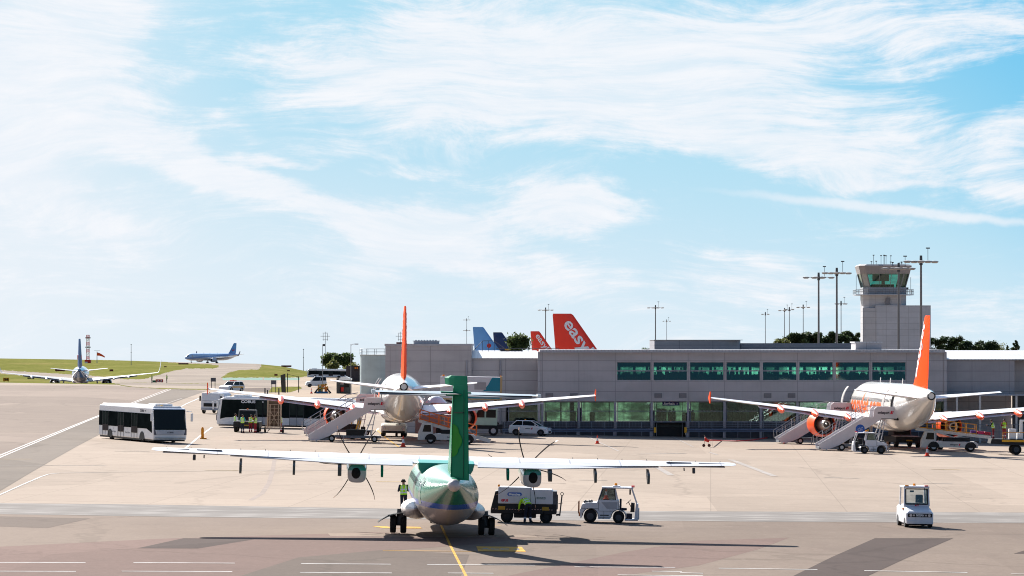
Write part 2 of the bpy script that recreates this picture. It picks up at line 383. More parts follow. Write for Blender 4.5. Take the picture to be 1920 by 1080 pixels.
def patch(name, pts, mat, lift, px=True, kind='structure'):
    P = [G(*p) if px else Vector((p[0], p[1], gz(p[0], p[1]))) for p in pts]
    me = bpy.data.meshes.new(name); me.from_pydata([(q.x, q.y, q.z + lift * .35) for q in P], [], [list(range(len(P)))])
    me.materials.append(mat); me.update()
    if me.polygons[0].normal.z < 0: me.flip_normals()
    o = bpy.data.objects.new(name, me); COL.objects.link(o); o['kind'] = kind; return o
# base sheet of the near apron
mb = MB(); xs = [-400, -150, -100, -50, -25, 0, 25, 50, 100, 150, 400]; ys = [-80, 0, 60, 120, 180, 250, 350, 450, 550, 640, 700]
vs = [(x, y, gz(x, min(y, 699.9))) for y in ys for x in xs]; n = len(xs)
mb.add(vs, [(j * n + i, j * n + i + 1, (j + 1) * n + i + 1, (j + 1) * n + i) for j in range(len(ys) - 1) for i in range(n - 1)])
mb.build('apron', CONC)['kind'] = 'structure'
# far field: one grid of cells, sorted into grass, taxiway and sandy concrete
def inside(x, y, poly):
    c = False; n = len(poly)
    for i in range(n):
        (x1, y1), (x2, y2) = poly[i], poly[(i + 1) % n]
        if (y1 > y) != (y2 > y) and x < (x2 - x1) * (y - y1) / (y2 - y1) + x1: c = not c
    return c
GA = [(-900, 640), (150, 674.2), (285, 676.5), (340, 681), (395, 683.2), (411, 685.5), (411, 688.5), (398, 691), (350, 691), (322, 696), (300, 702), (270, 711), (235, 711), (180, 705), (100, 700), (0, 694), (-900, 680)]
GB = [(-900, 690), (0, 700.5), (80, 707), (140, 712), (200, 716), (230, 722), (-900, 740)]
GD = [(414, 708), (428, 699), (446, 694), (485, 692.5), (491, 686), (491, 640), (640, 640), (600, 699), (578, 701), (578, 705.5), (560, 707.8), (414, 708)]
cx = [-1500, -900, -500, -300, -200, -150] + [-100 + 2.5 * i for i in range(301)] + [700, 800, 1000, 1400, 2000, 3000, 4000]
cd = []
d = 700.0
while d < 2450: cd.append(d); d += 6 + (d - 700) * .011
cd += [2450, 2600, 3200, 4500, 9000, 20000]
V = [(XX(px, d), d, gz(XX(px, d), d)) for d in cd for px in cx]; n = len(cx)
cells = {'far_grass': [], 'taxiway': [], 'far_concrete': [], 'taxiway_shoulder': []}
for j in range(len(cd) - 1):
    for i in range(n - 1):
        f = (j * n + i, j * n + i + 1, (j + 1) * n + i + 1, (j + 1) * n + i)
        c = [sum(V[k][q] for k in f) / 4 for q in range(3)]
        px = 960 + FPX * c[0] / c[1]; py = HY + FPX * (CH - c[2]) / c[1]
        jit = .35 * math.sin(px * .31) + .25 * math.sin(px * .83)
        k = 'taxiway'
        if inside(px, py + jit, GA) or inside(px, py + jit, GB) or inside(px, py + jit, GD): k = 'far_grass'
        elif 417 < px < 562 and 708.2 < py < 712.6 and not 492 < px < 496: k = 'taxiway_shoulder'
        elif px > 520 and py > 704: k = 'far_concrete'
        cells[k].append(f)
def grass_mat(name, a, b, c):
    M = bpy.data.materials.new(name); M.use_nodes = True; t = NT(M.node_tree); p = t.n['Principled BSDF']
    oc = t.new('ShaderNodeTexCoord').outputs['Object']
    n1 = t.noise(t.map(oc, sc=(.03, .008, 1)), 1, 8, .75); n2 = t.noise(t.map(oc, sc=(.4, .06, 1)), 1, 6, .75)
    k = t.mix(t.rng(n1, .38, .62), a, b); k = t.mix(t.m('MULTIPLY', t.rng(n2, .42, .66), .85), k, c); n3 = t.noise(t.map(oc, sc=(.015, .004, 1)), 1, 6, .7); k = t.mix(t.m('MULTIPLY', t.rng(n3, .5, .68), .6), k, (.22, .18, .075))
    t.put(p.inputs['Base Color'], k); p.inputs['Roughness'].default_value = 1; p.inputs['Specular IOR Level'].default_value = 0
    return M
GRASS = grass_mat('grass_blades', (.138, .140, .038), (.178, .170, .055), (.095, .105, .03))
for nm, mt in (('far_grass', GRASS), ('taxiway', TAXI), ('far_concrete', SAND), ('taxiway_shoulder', GREENP)):
    used = sorted({i for f in cells[nm] for i in f}); ix = {a: b for b, a in enumerate(used)}
    me = bpy.data.meshes.new(nm); me.from_pydata([V[i] for i in used], [], [[ix[i] for i in f] for f in cells[nm]]); me.materials.append(mt); me.update()
    o = bpy.data.objects.new(nm, me); COL.objects.link(o)
    if nm == 'far_grass': tag(o, 'sunlit green grass between the taxiways on the rising airfield', 'grass', kind='stuff')
    else: o['kind'] = 'structure'
# near surfaces, each a sheet a few millimetres above the one below
EDGEL = [(387, 733), (300, 764), (215, 800), (150, 834), (100, 862), (55, 888), (-40, 945)]
patch('left_apron', [(-400, 724.5), (-200, 724), (0, 722.5), (200, 723), (325, 729), (387, 733)] + EDGEL[1:] + [(-500, 1000)], ASPHL, .012)
ASPHS = ground_mat('shoulder_asphalt', (0.180, 0.151, 0.127), (0.151, 0.127, 0.108), streak=.3, fine=.3)
patch('shoulder_strip', [(325, 730), (387, 733)] + EDGEL[1:] + [(-60, 905), (0, 858), (60, 833), (175, 785), (245, 757)], ASPHS, .024)
patch('far_bay', [(500, 745), (505, 737), (575, 730), (690, 730), (715, 745), (700, 749)], SAND, .012)
def gpatch(pts, seed, label):
    rnd = random.Random(seed); P = []
    for (a, b), (c, d) in zip(pts, pts[1:] + pts[:1]):
        k = max(1, int(abs(c - a) / 4))
        for i in range(k): P.append((lerp(a, c, i / k) + rnd.uniform(-.6, .6), lerp(b, d, i / k) + rnd.uniform(-.25, .25)))
    o = patch('grass', P, GRASS, .05, kind='stuff'); tag(o, label, 'grass'); return o
gpatch([(205, 718.6), (262, 717.6), (330, 718.5), (416, 720), (419, 731.3), (360, 730.6), (300, 729), (240, 725)], 1, 'long strip of green grass along the edge of the left apron')
gpatch([(503, 735.8), (510, 726), (562, 725), (567, 728), (545, 735)], 2, 'small green grass island beside the dark open gate')
patch('asphalt_band', [(417, 731.5), (520, 736), (505, 727), (419, 729)], ASPHD, .03)
patch('main_asphalt', [(-900, 946), (0, 964), (400, 970), (960, 974), (1920, 981), (2800, 990), (2800, 1400), (-900, 1400)], ASPH, .012)
patch('pink_patch', [(-200, 1035), (300, 1010), (700, 998), (1010, 1006), (900, 1020), (620, 1040), (430, 1085), (-200, 1100)], PINK, .02)
patch('pink_patch', [(1170, 1035), (1300, 1014), (1480, 1008), (1420, 1030), (1310, 1060), (1080, 1090), (900, 1090)], PINK, .02)
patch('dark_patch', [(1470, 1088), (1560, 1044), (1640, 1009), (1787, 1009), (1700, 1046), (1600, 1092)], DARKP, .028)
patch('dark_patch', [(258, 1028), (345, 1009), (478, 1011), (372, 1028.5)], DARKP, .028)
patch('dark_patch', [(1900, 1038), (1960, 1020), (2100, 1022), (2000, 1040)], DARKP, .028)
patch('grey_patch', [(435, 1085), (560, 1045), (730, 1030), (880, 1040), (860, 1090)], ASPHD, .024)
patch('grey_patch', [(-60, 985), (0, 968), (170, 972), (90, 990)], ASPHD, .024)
patch('light_patch', [(615, 1000), (760, 1000), (1000, 1003), (1010, 1008), (800, 1007), (620, 1005)], LIGHTP, .03)
# slotted drainage strip with pale lines
def drain_mat():
    M = bpy.data.materials.new('drain_strip'); M.use_nodes = True; t = NT(M.node_tree); p = t.n['Principled BSDF']
    oc = t.new('ShaderNodeTexCoord').outputs['Object']; x, y, z = t.xyz(oc)
    yy = t.m('ADD', t.m('ADD', y, t.m('MULTIPLY', x, .045)), t.m('MULTIPLY', t.noise(t.map(oc, sc=(.2, 1, 1)), .5, 3), .25))
    s = t.rng(t.m('ABSOLUTE', t.m('SUBTRACT', t.m('FRACT', t.m('MULTIPLY', yy, .85)), .5)), .30, .36)
    br = t.rng(t.noise(t.map(oc, sc=(.12, .6, 1)), 1, 5, .7), .42, .6)
    c = t.mix(t.m('MULTIPLY', s, br), (.165, .150, .138), (.33, .305, .285))
    t.put(p.inputs['Base Color'], c); p.inputs['Roughness'].default_value = .9; p.inputs['Specular IOR Level'].default_value = .03; return M
patch('drain_strip', [(-900, 925), (0, 943.5), (200, 945), (700, 953), (960, 957.5), (1920, 961), (2800, 969), (2800, 991), (1920, 981), (960, 975), (400, 970), (0, 964), (-900, 946)], drain_mat(), .03)
LAY = .045
def line(name, pts, wpx, mat, lift=LAY, kind='structure'):       # painted line: centre points in photo pixels, half height wpx
    P = [G(*p) for p in pts]; mb = MB(); L = []; Rr = []
    for i, p in enumerate(P):
        a = P[max(0, i - 1)]; b = P[min(len(P) - 1, i + 1)]; t = (b - a); t.z = 0; t.normalize(); nrm = Vector((-t.y, t.x, 0)) * wpx / 2
        for q, S_ in ((p + nrm, L), (p - nrm, Rr)): S_.append((q.x, q.y, gz(q.x, q.y) + lift * .35))
    n = len(P); mb.add(L + Rr, [(n + i, n + i + 1, i + 1, i) for i in range(n - 1)])
    o = mb.build(name, mat); o['kind'] = kind; return o
LW = 'painted_line'
for dx_ in (0, 1):
    line(LW, [(321 - dx_ * 4.5, 730 - dx_), (245 - dx_ * 3, 758.5 - dx_), (175 - dx_ * 2, 785 - dx_), (60, 833 - dx_ * 3.5), (0, 858 - dx_ * 4), (-60, 884 - dx_ * 4)], .15, PW)
line(LW, [(341, 747), (300, 761), (283, 768)], .2, PWF); line(LW, [(373, 747), (350, 757), (328, 769)], .22, PW)
line(LW, [(398, 801), (375, 818), (351, 838), (342, 845)], .2, PW)
line(LW, [(-20, 938), (0, 928), (40, 910), (76, 894.5), (92, 889), (112, 887)], .12, PW)
line(LW, [(112, 887), (200, 885.5), (400, 883), (700, 882)], .25, PWF)
line(LW, [(215, 846), (280, 846)], .5, PWF); line(LW, [(0, 872.5), (200, 873)], .35, PWF)
for a, y, b, y2 in [(0, 1055, 161, 1055), (251, 1055, 441, 1056), (565, 1057, 733, 1058), (801, 1058.5, 1003, 1060), (1077, 1063, 1265, 1064), (1347, 1065.5, 1532, 1068), (1620, 1070, 1813, 1073.5),
                    (-30, 1071, 143, 1071.5), (229, 1071, 436, 1072), (563, 1073.3, 735, 1074.5), (840, 1074.5, 925, 1075), (1158, 1078, 1318, 1080), (1895, 1076, 2100, 1079), (1222, 1071, 1278, 1072), (1275, 1074, 1318, 1075)]:
    line(LW, [(a, y), (b, y2)], .24, PW)
for pts, wd, mt in [([(827, 985), (843, 1020), (862, 1057), (878, 1088)], .11, PY), ([(718, 1032), (790, 1033), (893, 1034)], .2, PY),
                    ([(0, 861), (60, 861)], .5, PYF), ([(384, 881.5), (447, 882)], .6, PYF), ([(706, 903), (758, 903.5)], .8, PYF), ([(708, 988.5), (733, 988.5)], 1.6, PY), ([(754, 989), (789, 989.5)], 1.6, PY),
                    ([(1745, 879.5), (1800, 881)], .6, PYF), ([(705, 805), (725, 822), (748, 838)], .15, PY), ([(722, 990.5), (792, 991)], .14, PY), ([(905, 985), (940, 985.5)], .4, PYF)]:
    line('yellow_line', pts, wd, mt)
for pts, wd in [([(1095, 815), (1120, 828), (1160, 846)], .2), ([(1225, 872), (1258, 891)], .5), ([(1370, 862), (1452, 893)], .5), ([(1196, 851.5), (1285, 850)], .5), ([(1330, 848), (1345, 853)], .25), ([(1085, 900), (1138, 900.5)], .5),
                ([(1545, 895), (1610, 897)], .4), ([(1730, 906), (1785, 907)], .4), ([(1255, 816), (1300, 838)], .15), ([(985, 905), (1060, 906)], .3)]:
    line('faded_line', pts, wd, PWF)
# painted panel with its dark characters in front of the turboprop's stand
o = patch('stand_marking', [(893, 1024.5), (978, 1025.5), (986, 1034.5), (897, 1034)], PY, LAY)
c = G(938, 1029.8, LAY * .35 + .004); mbt = text_mb('ACC 4', 1.9, .03, width=1.7 * 1); mbt.xf(Matrix.Translation(c) @ Matrix.Rotation(math.atan(.018), 4, 'Y'))
mbt.build('stand_number', TXT_DARK)['kind'] = 'structure'
# tyre scuffs
SC_M = PM('tyre_scuff', (.262, .212, .182), .9, 0, .15, .5, spec=.03)
line('tyre_mark', [(515, 862), (512, 880), (505, 905), (492, 925), (470, 938)], .3, PM('rubber_trace', (.275, .225, .195), .9, 0, .1, .5, spec=.03), .010)

# ================================================================ TERMINAL
TD = 374.0
def tx(px): return (px - 960) * TD / FPX
def tz(py): return CH - (py - HY) * TD / FPX
def seam_mat(name, col, px_, ox, pz, oz, dark=.45, w_=.035, rough=.5, metal=.0):
    M = bpy.data.materials.new(name); M.use_nodes = True; t = NT(M.node_tree); p = t.n['Principled BSDF']
    oc = t.new('ShaderNodeTexCoord').outputs['Object']; x, y, z = t.xyz(oc); e = None
    if px_:
        f = t.m('ABSOLUTE', t.m('SUBTRACT', t.m('FRACT', t.m('DIVIDE', t.m('SUBTRACT', x, ox - px_ / 2), px_)), .5)); e = t.rng(f, .0 + w_ / px_, w_ * .4 / px_)
    if pz:
        f = t.m('ABSOLUTE', t.m('SUBTRACT', t.m('FRACT', t.m('DIVIDE', t.m('SUBTRACT', z, oz - pz / 2), pz)), .5)); k = t.rng(f, w_ / pz, w_ * .4 / pz)
        e = k if e is None else t.m('MAXIMUM', e, k)
    if px_ and pz:
        wn = t.new('ShaderNodeTexWhiteNoise', noise_dimensions='2D'); t.put(wn.inputs['Vector'], t.vm('FLOOR', t.comb(t.m('DIVIDE', t.m('SUBTRACT', x, ox), px_), t.m('DIVIDE', t.m('SUBTRACT', z, oz), pz)))); pnl = wn.outputs[0]
    else: pnl = .5
    n = t.noise(t.map(oc, sc=(.25, .25, .6)), 1.0, 5, .6); n2 = t.noise(t.map(oc, sc=(2, 2, .15)), 1.5, 4, .7)
    c = t.mix(t.rng(n, .35, .65), tuple(q * .92 for q in col), tuple(min(1, q * 1.07) for q in col))
    c = t.mix(t.m('MULTIPLY', t.rng(n2, .48, .75), .26), c, tuple(q * .6 for q in col)); c = t.mix(t.m('MULTIPLY', pnl, .14), c, tuple(q * .7 for q in col))
    c = t.mix(t.m('MULTIPLY', e, .8), c, tuple(q * dark for q in col)) if e is not None else c
    t.put(p.inputs['Base Color'], c); p.inputs['Roughness'].default_value = rough; p.inputs['Metallic'].default_value = metal
    return M
WALLG = (.44, .408, .415)
P36 = 68.3 * TD / FPX
WALLM = seam_mat('wall_cladding', WALLG, P36, tx(1017), 19.2 * TD / FPX, tz(676.3))
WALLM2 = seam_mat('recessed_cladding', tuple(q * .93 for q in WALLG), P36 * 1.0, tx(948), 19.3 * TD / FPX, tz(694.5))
ROOFW = seam_mat('white_roof_sheet', (.50, .49, .50), .34, 0, 0, 0, dark=.72, w_=.08, rough=.45)
FRAME = PM('window_frame', (.30, .30, .33), .5, .2, .1)
def glass_mat(name, tint, refl=.10, thru=.8):
    M = bpy.data.materials.new(name); M.use_nodes = True; t = NT(M.node_tree); t.n.clear(); o = t.new('ShaderNodeOutputMaterial')
    a = t.new('ShaderNodeBsdfTransparent'); g = t.new('ShaderNodeBsdfGlossy'); oi = t.new('ShaderNodeObjectInfo')
    cc = t.mix(oi.outputs['Random'], tuple(q * .62 for q in tint), tint); occ = t.new('ShaderNodeTexCoord').outputs['Object']
    cc = t.mix(t.m('MULTIPLY', t.rng(t.noise(t.map(occ, sc=(.9, 1, 2.2)), 1.1, 4, .6), .42, .6), .5), cc, tuple(q * .45 for q in tint)); t.put(a.inputs[0], cc); g.inputs[0].default_value = (.7, .9, .85, 1); g.inputs[1].default_value = .03
    fr = t.new('ShaderNodeFresnel'); fr.inputs[0].default_value = 1.5
    n = t.noise(t.map(t.new('ShaderNodeTexCoord').outputs['Object'], sc=(.6, .6, .6)), .8, 2); b = t.new('ShaderNodeBump'); b.inputs['Strength'].default_value = .05; b.inputs['Distance'].default_value = .05
    t.l.new(n, b.inputs['Height']); t.l.new(b.outputs[0], g.inputs['Normal'])
    m = t.new('ShaderNodeMixShader'); t.l.new(t.m('ADD', fr.outputs[0], refl, clamp=True), m.inputs[0]); t.l.new(a.outputs[0], m.inputs[1]); t.l.new(g.outputs[0], m.inputs[2]); t.l.new(m.outputs[0], o.inputs[0])
    return M
TGLASS = glass_mat('green_tinted_glass', (.74, .93, .84), .01)
UGLASS = glass_mat('dark_green_glass', (.30, .56, .49), .04)
def frosted(name, col):
    M = bpy.data.materials.new(name); M.use_nodes = True; t = NT(M.node_tree); t.n.clear(); o = t.new('ShaderNodeOutputMaterial')
    a = t.new('ShaderNodeBsdfTranslucent'); oc = t.new('ShaderNodeTexCoord').outputs['Object']
    c = t.mix(t.rng(t.noise(t.map(oc, sc=(.5, 1, .7)), 1, 4, .6), .4, .62), col, tuple(q * .45 for q in col))
    c = t.mix(t.m('MULTIPLY', t.rng(t.noise(t.map(oc, sc=(3, 1, .1)), 2, 3), .5, .6), .4), c, tuple(q * .35 for q in col))
    t.put(a.inputs[0], c); t.l.new(a.outputs[0], o.inputs[0]); return M
FROST = frosted('frosted_rear_glazing', (.31, .38, .32))
FROSTU = frosted('upper_rear_glazing', (.80, .95, .86))
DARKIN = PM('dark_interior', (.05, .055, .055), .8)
T = thing('terminal_building', 'long grey clad two storey terminal with green glazed bays', 'building')
GB_ = -2.0
# front wall of the main block with real openings; pieces butt end to end
ub = [(1157 + 68.3 * k, 1220 + 68.3 * k) for k in range(8)]; ub[-1] = (ub[-1][0], 1698)
mb = MB(); y0, y1 = TD, TD + .35
mb.box(tx(1013), tx(1770), y0, y1, tz(679), tz(660))
x = tx(1013)
for a, b in ub: mb.box(x, tx(a), y0, y1, tz(713), tz(679)); x = tx(b)
mb.box(x, tx(1770), y0, y1, tz(713), tz(679))
mb.box(tx(1013), tx(1770), y0, y1, tz(752.5), tz(713))
mb.box(tx(1013) - .25, tx(1013), TD - .1, TD + 14, GB_, tz(659.5))            # end cheek walls, a little proud
mb.box(tx(1770), tx(1770) + .25, TD - .1, TD + 14, GB_, tz(659.5))
mb.build('wall', WALLM, T)
cols = [1017 + 68.3 * k for k in range(12)]
for k, c in enumerate(cols[:11]):
    m2 = MB(); m2.box(tx(c - 2.3), tx(c + 2.3), TD + .06, TD + .5, GB_, tz(752.6)); m2.box(tx(c + 9.5 if k % 2 else c - 10.5), tx(c + 10.5 if k % 2 else c - 9.5), TD + 1.2, TD + 1.5, GB_, tz(752.6))
    m2.build('column', PM('column_grey', (.33, .32, .345), .5), T)
for a, b in ub:        # upper windows: frame with a mullion, two panes
    m2 = MB(); X0, X1, Z0, Z1 = tx(a), tx(b), tz(713), tz(679); f = .035
    m2.box(X0, X1, TD + .12, TD + .2, Z1 - f, Z1); m2.box(X0, X1, TD + .12, TD + .2, Z0, Z0 + f); m2.box(X0, X0 + f, TD + .12, TD + .2, Z0 + f, Z1 - f); m2.box(X1 - f, X1, TD + .12, TD + .2, Z0 + f, Z1 - f)
    m2.box(X0 + f, X1 - f, TD + .10, TD + .22, tz(696.4), tz(694.4))
    fr = m2.build('window', FRAME, T)
    g = MB(); g.box(X0 + f, X1 - f, TD + .15, TD + .17, Z0 + f, tz(696.2)); g.box(X0 + f, X1 - f, TD + .15, TD + .17, tz(694.8), Z1 - f); g.build('pane', UGLASS, fr)
for k, c in enumerate([948.7] + cols[:11]):      # lower glazing between the columns
    X0, X1, Z0, Z1 = tx(c + 2.4), tx(c + 66), tz(790), tz(752.6); yy = TD + .9
    m2 = MB(); m2.box(X0, X1, yy, yy + .1, Z0 - .1, Z0); m2.box(X0, X1, yy, yy + .1, Z1 - .12, Z1); m2.box(X0, X1, yy - .02, yy + .1, tz(771.8), tz(770.3)); m2.box(X0 + .1, X0 + .18, yy, yy + .1, Z0, Z1 - .12)
    fr = m2.build('window', PM('lower_frame', (.22, .23, .26), .5), T); g = MB(); g.box(X0 + .18, X1, yy + .03, yy + .05, Z0, tz(771.8)); g.box(X0 + .18, X1, yy + .03, yy + .05, tz(770.3), Z1 - .12); g.build('pane', TGLASS, fr)
m2 = MB(); m2.box(tx(942), tx(1226), TD + .85, TD + 1.15, GB_, tz(790) - .1); m2.box(tx(1286), tx(1770), TD + .85, TD + 1.15, GB_, tz(790) - .1); m2.box(tx(1226), tx(1286), TD + .85, TD + 1.15, tz(793), tz(790) - .1)
m2.build('plinth', PM('plinth_dark', (.075, .078, .092), .7, 0, .2, 1), T)
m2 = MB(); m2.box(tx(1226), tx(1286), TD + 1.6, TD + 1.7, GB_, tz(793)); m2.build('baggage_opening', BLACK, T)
# inside: slabs, frosted rear glazing, upper rear window band
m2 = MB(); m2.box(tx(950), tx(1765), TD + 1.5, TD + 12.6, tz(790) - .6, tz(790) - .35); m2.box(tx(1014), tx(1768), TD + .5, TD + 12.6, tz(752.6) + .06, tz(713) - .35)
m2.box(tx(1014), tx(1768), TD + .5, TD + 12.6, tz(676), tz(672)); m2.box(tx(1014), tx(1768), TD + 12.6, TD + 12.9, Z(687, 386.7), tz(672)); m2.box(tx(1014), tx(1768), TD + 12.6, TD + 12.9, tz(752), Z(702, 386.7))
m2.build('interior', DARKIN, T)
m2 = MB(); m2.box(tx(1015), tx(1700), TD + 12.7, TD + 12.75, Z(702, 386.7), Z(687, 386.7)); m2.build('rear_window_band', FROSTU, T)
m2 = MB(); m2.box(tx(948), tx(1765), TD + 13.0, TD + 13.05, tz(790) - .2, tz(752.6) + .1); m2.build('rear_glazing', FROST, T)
m2 = MB(); rnd = random.Random(5)
for k in range(40):
    x = tx(950 + rnd.random() * 810); wd = .12 + rnd.random() * .5; m2.box(x, x + wd, TD + 3 + rnd.random() * 6, TD + 9.4, tz(790) - .3, tz(752 + rnd.random() * 22) if rnd.random() < .5 else tz(778 - rnd.random() * 8))
for k in range(24):
    x = tx(1160 + k * 25 + rnd.random() * 8); m2.box(x, x + .26, TD + 6, TD + 6.3, tz(713) - .3, tz(676) - .02)
m2.build('partition', PM('interior_partition', (.10, .12, .11), .6), T)
rnd = random.Random(11)
for k in range(16):
    x = tx(1165 + k * 33 + rnd.random() * 14); z0 = tz(713) - .34; q = MB(); q.box(x, x + .5 + rnd.random() * .6, TD + 1.0, TD + 1.5, z0, z0 + .5); q.box(x, x + .6, TD + 1.5, TD + 1.6, z0, z0 + rnd.uniform(.8, 1.15))
    q.build('interior_seat', PM('seat_jet_reflection', (.50, .07, .015), .6) if k % 3 else PM('seat_teal', (.05, .16, .18), .6), T)  # red seat colour stands in for the orange jets reflected in the glass
# main roof: pale corrugated edge
m2 = MB(); m2.box(tx(1012), tx(1771), TD - .35, TD + 14.2, tz(659), tz(655.6)); o = m2.build('roof', ROOFW, T)
m2 = MB(); m2.box(tx(1011), tx(1772), TD - .42, TD - .1, tz(661.2), tz(659.05)); m2.build('gutter', PM('gutter_grey', (.40, .39, .41), .5), T)
for a in [1023, 1069, 1227, 1273, 1432, 1477]:
    m2 = MB(); X0, X1 = tx(a), tx(a + 14)
    for i in range(5): m2.box(X0 + .04, X1 - .04, TD - .05, TD - .003, tz(746) + i * .095 + .02, tz(746) + i * .095 + .075)
    m2.box(X0, X0 + .04, TD - .06, TD - .002, tz(746), tz(737)); m2.box(X1 - .04, X1, TD - .06, TD - .002, tz(746), tz(737))
    m2.build('vent', PM('vent_grey', (.16, .16, .18), .5), T)
# recessed wings either side
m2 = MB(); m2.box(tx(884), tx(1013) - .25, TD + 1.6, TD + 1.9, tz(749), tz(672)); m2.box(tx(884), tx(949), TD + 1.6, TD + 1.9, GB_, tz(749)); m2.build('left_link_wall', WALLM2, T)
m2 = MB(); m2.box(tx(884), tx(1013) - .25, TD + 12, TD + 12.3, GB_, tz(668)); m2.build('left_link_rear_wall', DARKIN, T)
m2 = MB(); m2.prism([(TD + 1.45, tz(672.5)), (TD + 1.45, tz(671.5)), (TD + 12, tz(657.5)), (TD + 12, tz(659))], 'x', tx(884), tx(1013) - .25); m2.build('left_link_roof', ROOFW, T)
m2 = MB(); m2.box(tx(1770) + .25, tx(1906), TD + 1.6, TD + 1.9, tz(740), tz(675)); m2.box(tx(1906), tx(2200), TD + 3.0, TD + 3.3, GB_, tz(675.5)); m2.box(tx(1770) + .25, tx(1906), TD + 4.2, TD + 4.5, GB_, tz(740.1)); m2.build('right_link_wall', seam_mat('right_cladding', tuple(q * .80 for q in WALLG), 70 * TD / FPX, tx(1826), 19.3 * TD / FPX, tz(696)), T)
m2 = MB(); m2.prism([(TD + 1.45, tz(675.5)), (TD + 1.45, tz(673.5)), (TD + 12, tz(657)), (TD + 12, tz(659))], 'x', tx(1770) + .25, tx(1800))
m2.add([(tx(1800), TD + 1.45, tz(673.5)), (tx(1905), TD + 1.45, tz(673.5)), (tx(1800), TD + 12, tz(657))], [(0, 1, 2)])
m2.box(tx(1800), tx(2200), TD + 1.45, TD + 1.75, tz(675.5), tz(673.6)); m2.build('right_link_roof', ROOFW, T)
m2 = MB(); m2.quad((tx(1800), TD + 12.2, tz(657.2)), (tx(1905), TD + 1.5, tz(673.3)), (tx(2200), TD + 1.5, tz(673.3)), (tx(2200), TD + 12.2, tz(657.2))); m2.build('grey_roof_slope', seam_mat('grey_roof_sheet', (.42, .41, .41), .5, 0, 0, 0, dark=.8), T)
m2 = MB(); m2.box(tx(1770) + .26, tx(2200), TD - 1.5, TD + 1.6, tz(741.5), tz(739.5)); m2.build('canopy', GREYP, T)
for c in (1791, 1834, 1902): MB().box(tx(c) - .1, tx(c) + .1, TD - 1.4, TD - 1.2, GB_, tz(741.6)).build('canopy_post', STEEL, T)
m2 = MB(); m2.box(tx(1905), tx(2200), TD + 2.9, TD + 2.98, GB_, tz(741.6)); m2.build('shadow_panel', PM('canopy_shade_dark', (.09, .085, .085), .7), T)  # dark sheet standing in for the shade under the canopy
# tall left block with roof plant
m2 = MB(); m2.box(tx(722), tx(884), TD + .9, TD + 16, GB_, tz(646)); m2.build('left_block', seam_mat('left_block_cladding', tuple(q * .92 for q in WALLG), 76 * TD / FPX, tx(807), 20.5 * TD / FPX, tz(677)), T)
m2 = MB(); m2.box(tx(720.5), tx(885.5), TD + .8, TD + 16.1, tz(648.5), tz(644.6)); m2.build('parapet', PM('parapet', (.40, .39, .41), .5), T)
m2 = MB(); m2.box(tx(773), tx(821), TD + 5, TD + 8, tz(644.6), tz(640)); m2.box(tx(771.5), tx(822.5), TD + 4.9, TD + 8.1, tz(640), tz(638.6))
for k in range(8): m2.box(tx(776 + 5.4 * k), tx(779 + 5.4 * k), TD + 5, TD + 5.6, tz(638.6), tz(637.2))
m2.build('roof_plant', GREYP, T)
m2 = MB(); m2.box(tx(742), tx(753), TD + 2, TD + 2.6, tz(644.6), tz(641.6)); m2.build('roof_hatch', BROWNRED, T)
for px_ in (874.5, 938): MB().cyl((tx(px_), TD + 0.75 if px_ < 884 else TD + 1.5, GB_), (tx(px_), TD + .75 if px_ < 884 else TD + 1.5, tz(676)), .09, m=0).build('downpipe', FRAME, T)
# roof penthouse in front of the tower, rear roof volumes
m2 = MB(); m2.box(tx(1611), tx(1660), TD + 4, TD + 9, tz(657), tz(643)); m2.build('roof_box', WALLM, T)
m2 = MB(); m2.box(tx(1609), tx(1662), TD + 3.9, TD + 9.1, tz(643), tz(640.5)); m2.build('roof_box_cap', ROOFW, T)
RB = thing('rear_building', 'low dark grey rooftop volumes with curved corner behind terminal roof', 'building')
dR = 396.0; rx_ = lambda p: XX(p, dR)
m2 = MB(); poly = [(rx_(1227), dR)] + [(rx_(1340 + 50 * math.sin(t)), dR + 1.6 - 1.6 * math.cos(t)) for t in [i * math.pi / 16 for i in range(9)]] + [(rx_(1391), dR + 14), (rx_(1227), dR + 14)]
m2.prism(poly, 'z', -1, Z(638, dR)); m2.build('curved_volume', seam_mat('rear_grey', (.27, .275, .31), 3.5, 0, .95, Z(647, dR)), RB)
m2 = MB(); m2.box(rx_(1391.5), rx_(1612), dR + 2, dR + 10, -1, Z(643.5, dR)); m2.build('long_volume', seam_mat('rear_grey_b', (.24, .25, .285), 0, 0, .9, Z(652, dR)), RB)
m2 = MB(); m2.box(rx_(1226), rx_(1392.5), dR - .1, dR + 14.1, Z(638, dR), Z(637, dR)); m2.build('coping', PM('coping', (.38, .38, .40), .5), RB)
# ARRIVALS sign
sg = thing('arrivals_sign', 'dark blue sign reading Arrivals hung behind the lower glazing', 'sign', (tx(1258.5), TD + .8, tz(757)))
MB().box(-.85, .85, 0, .06, -.2, .2).build('board', PM('sign_blue', (.02, .02, .12), .4), sg)
sign_text('Arrivals', .38, TXT_WHITE, sg, (-.18, -.006, -.01), width=1.1, bold=.01)
mb = MB(); mb.join(text_mb('»', .3)).xf(Matrix.Translation((.63, -.006, 0)) @ Euler((math.pi / 2, 0, 0)).to_matrix().to_4x4()); mb.build('symbol', TXT_WHITE, sg)
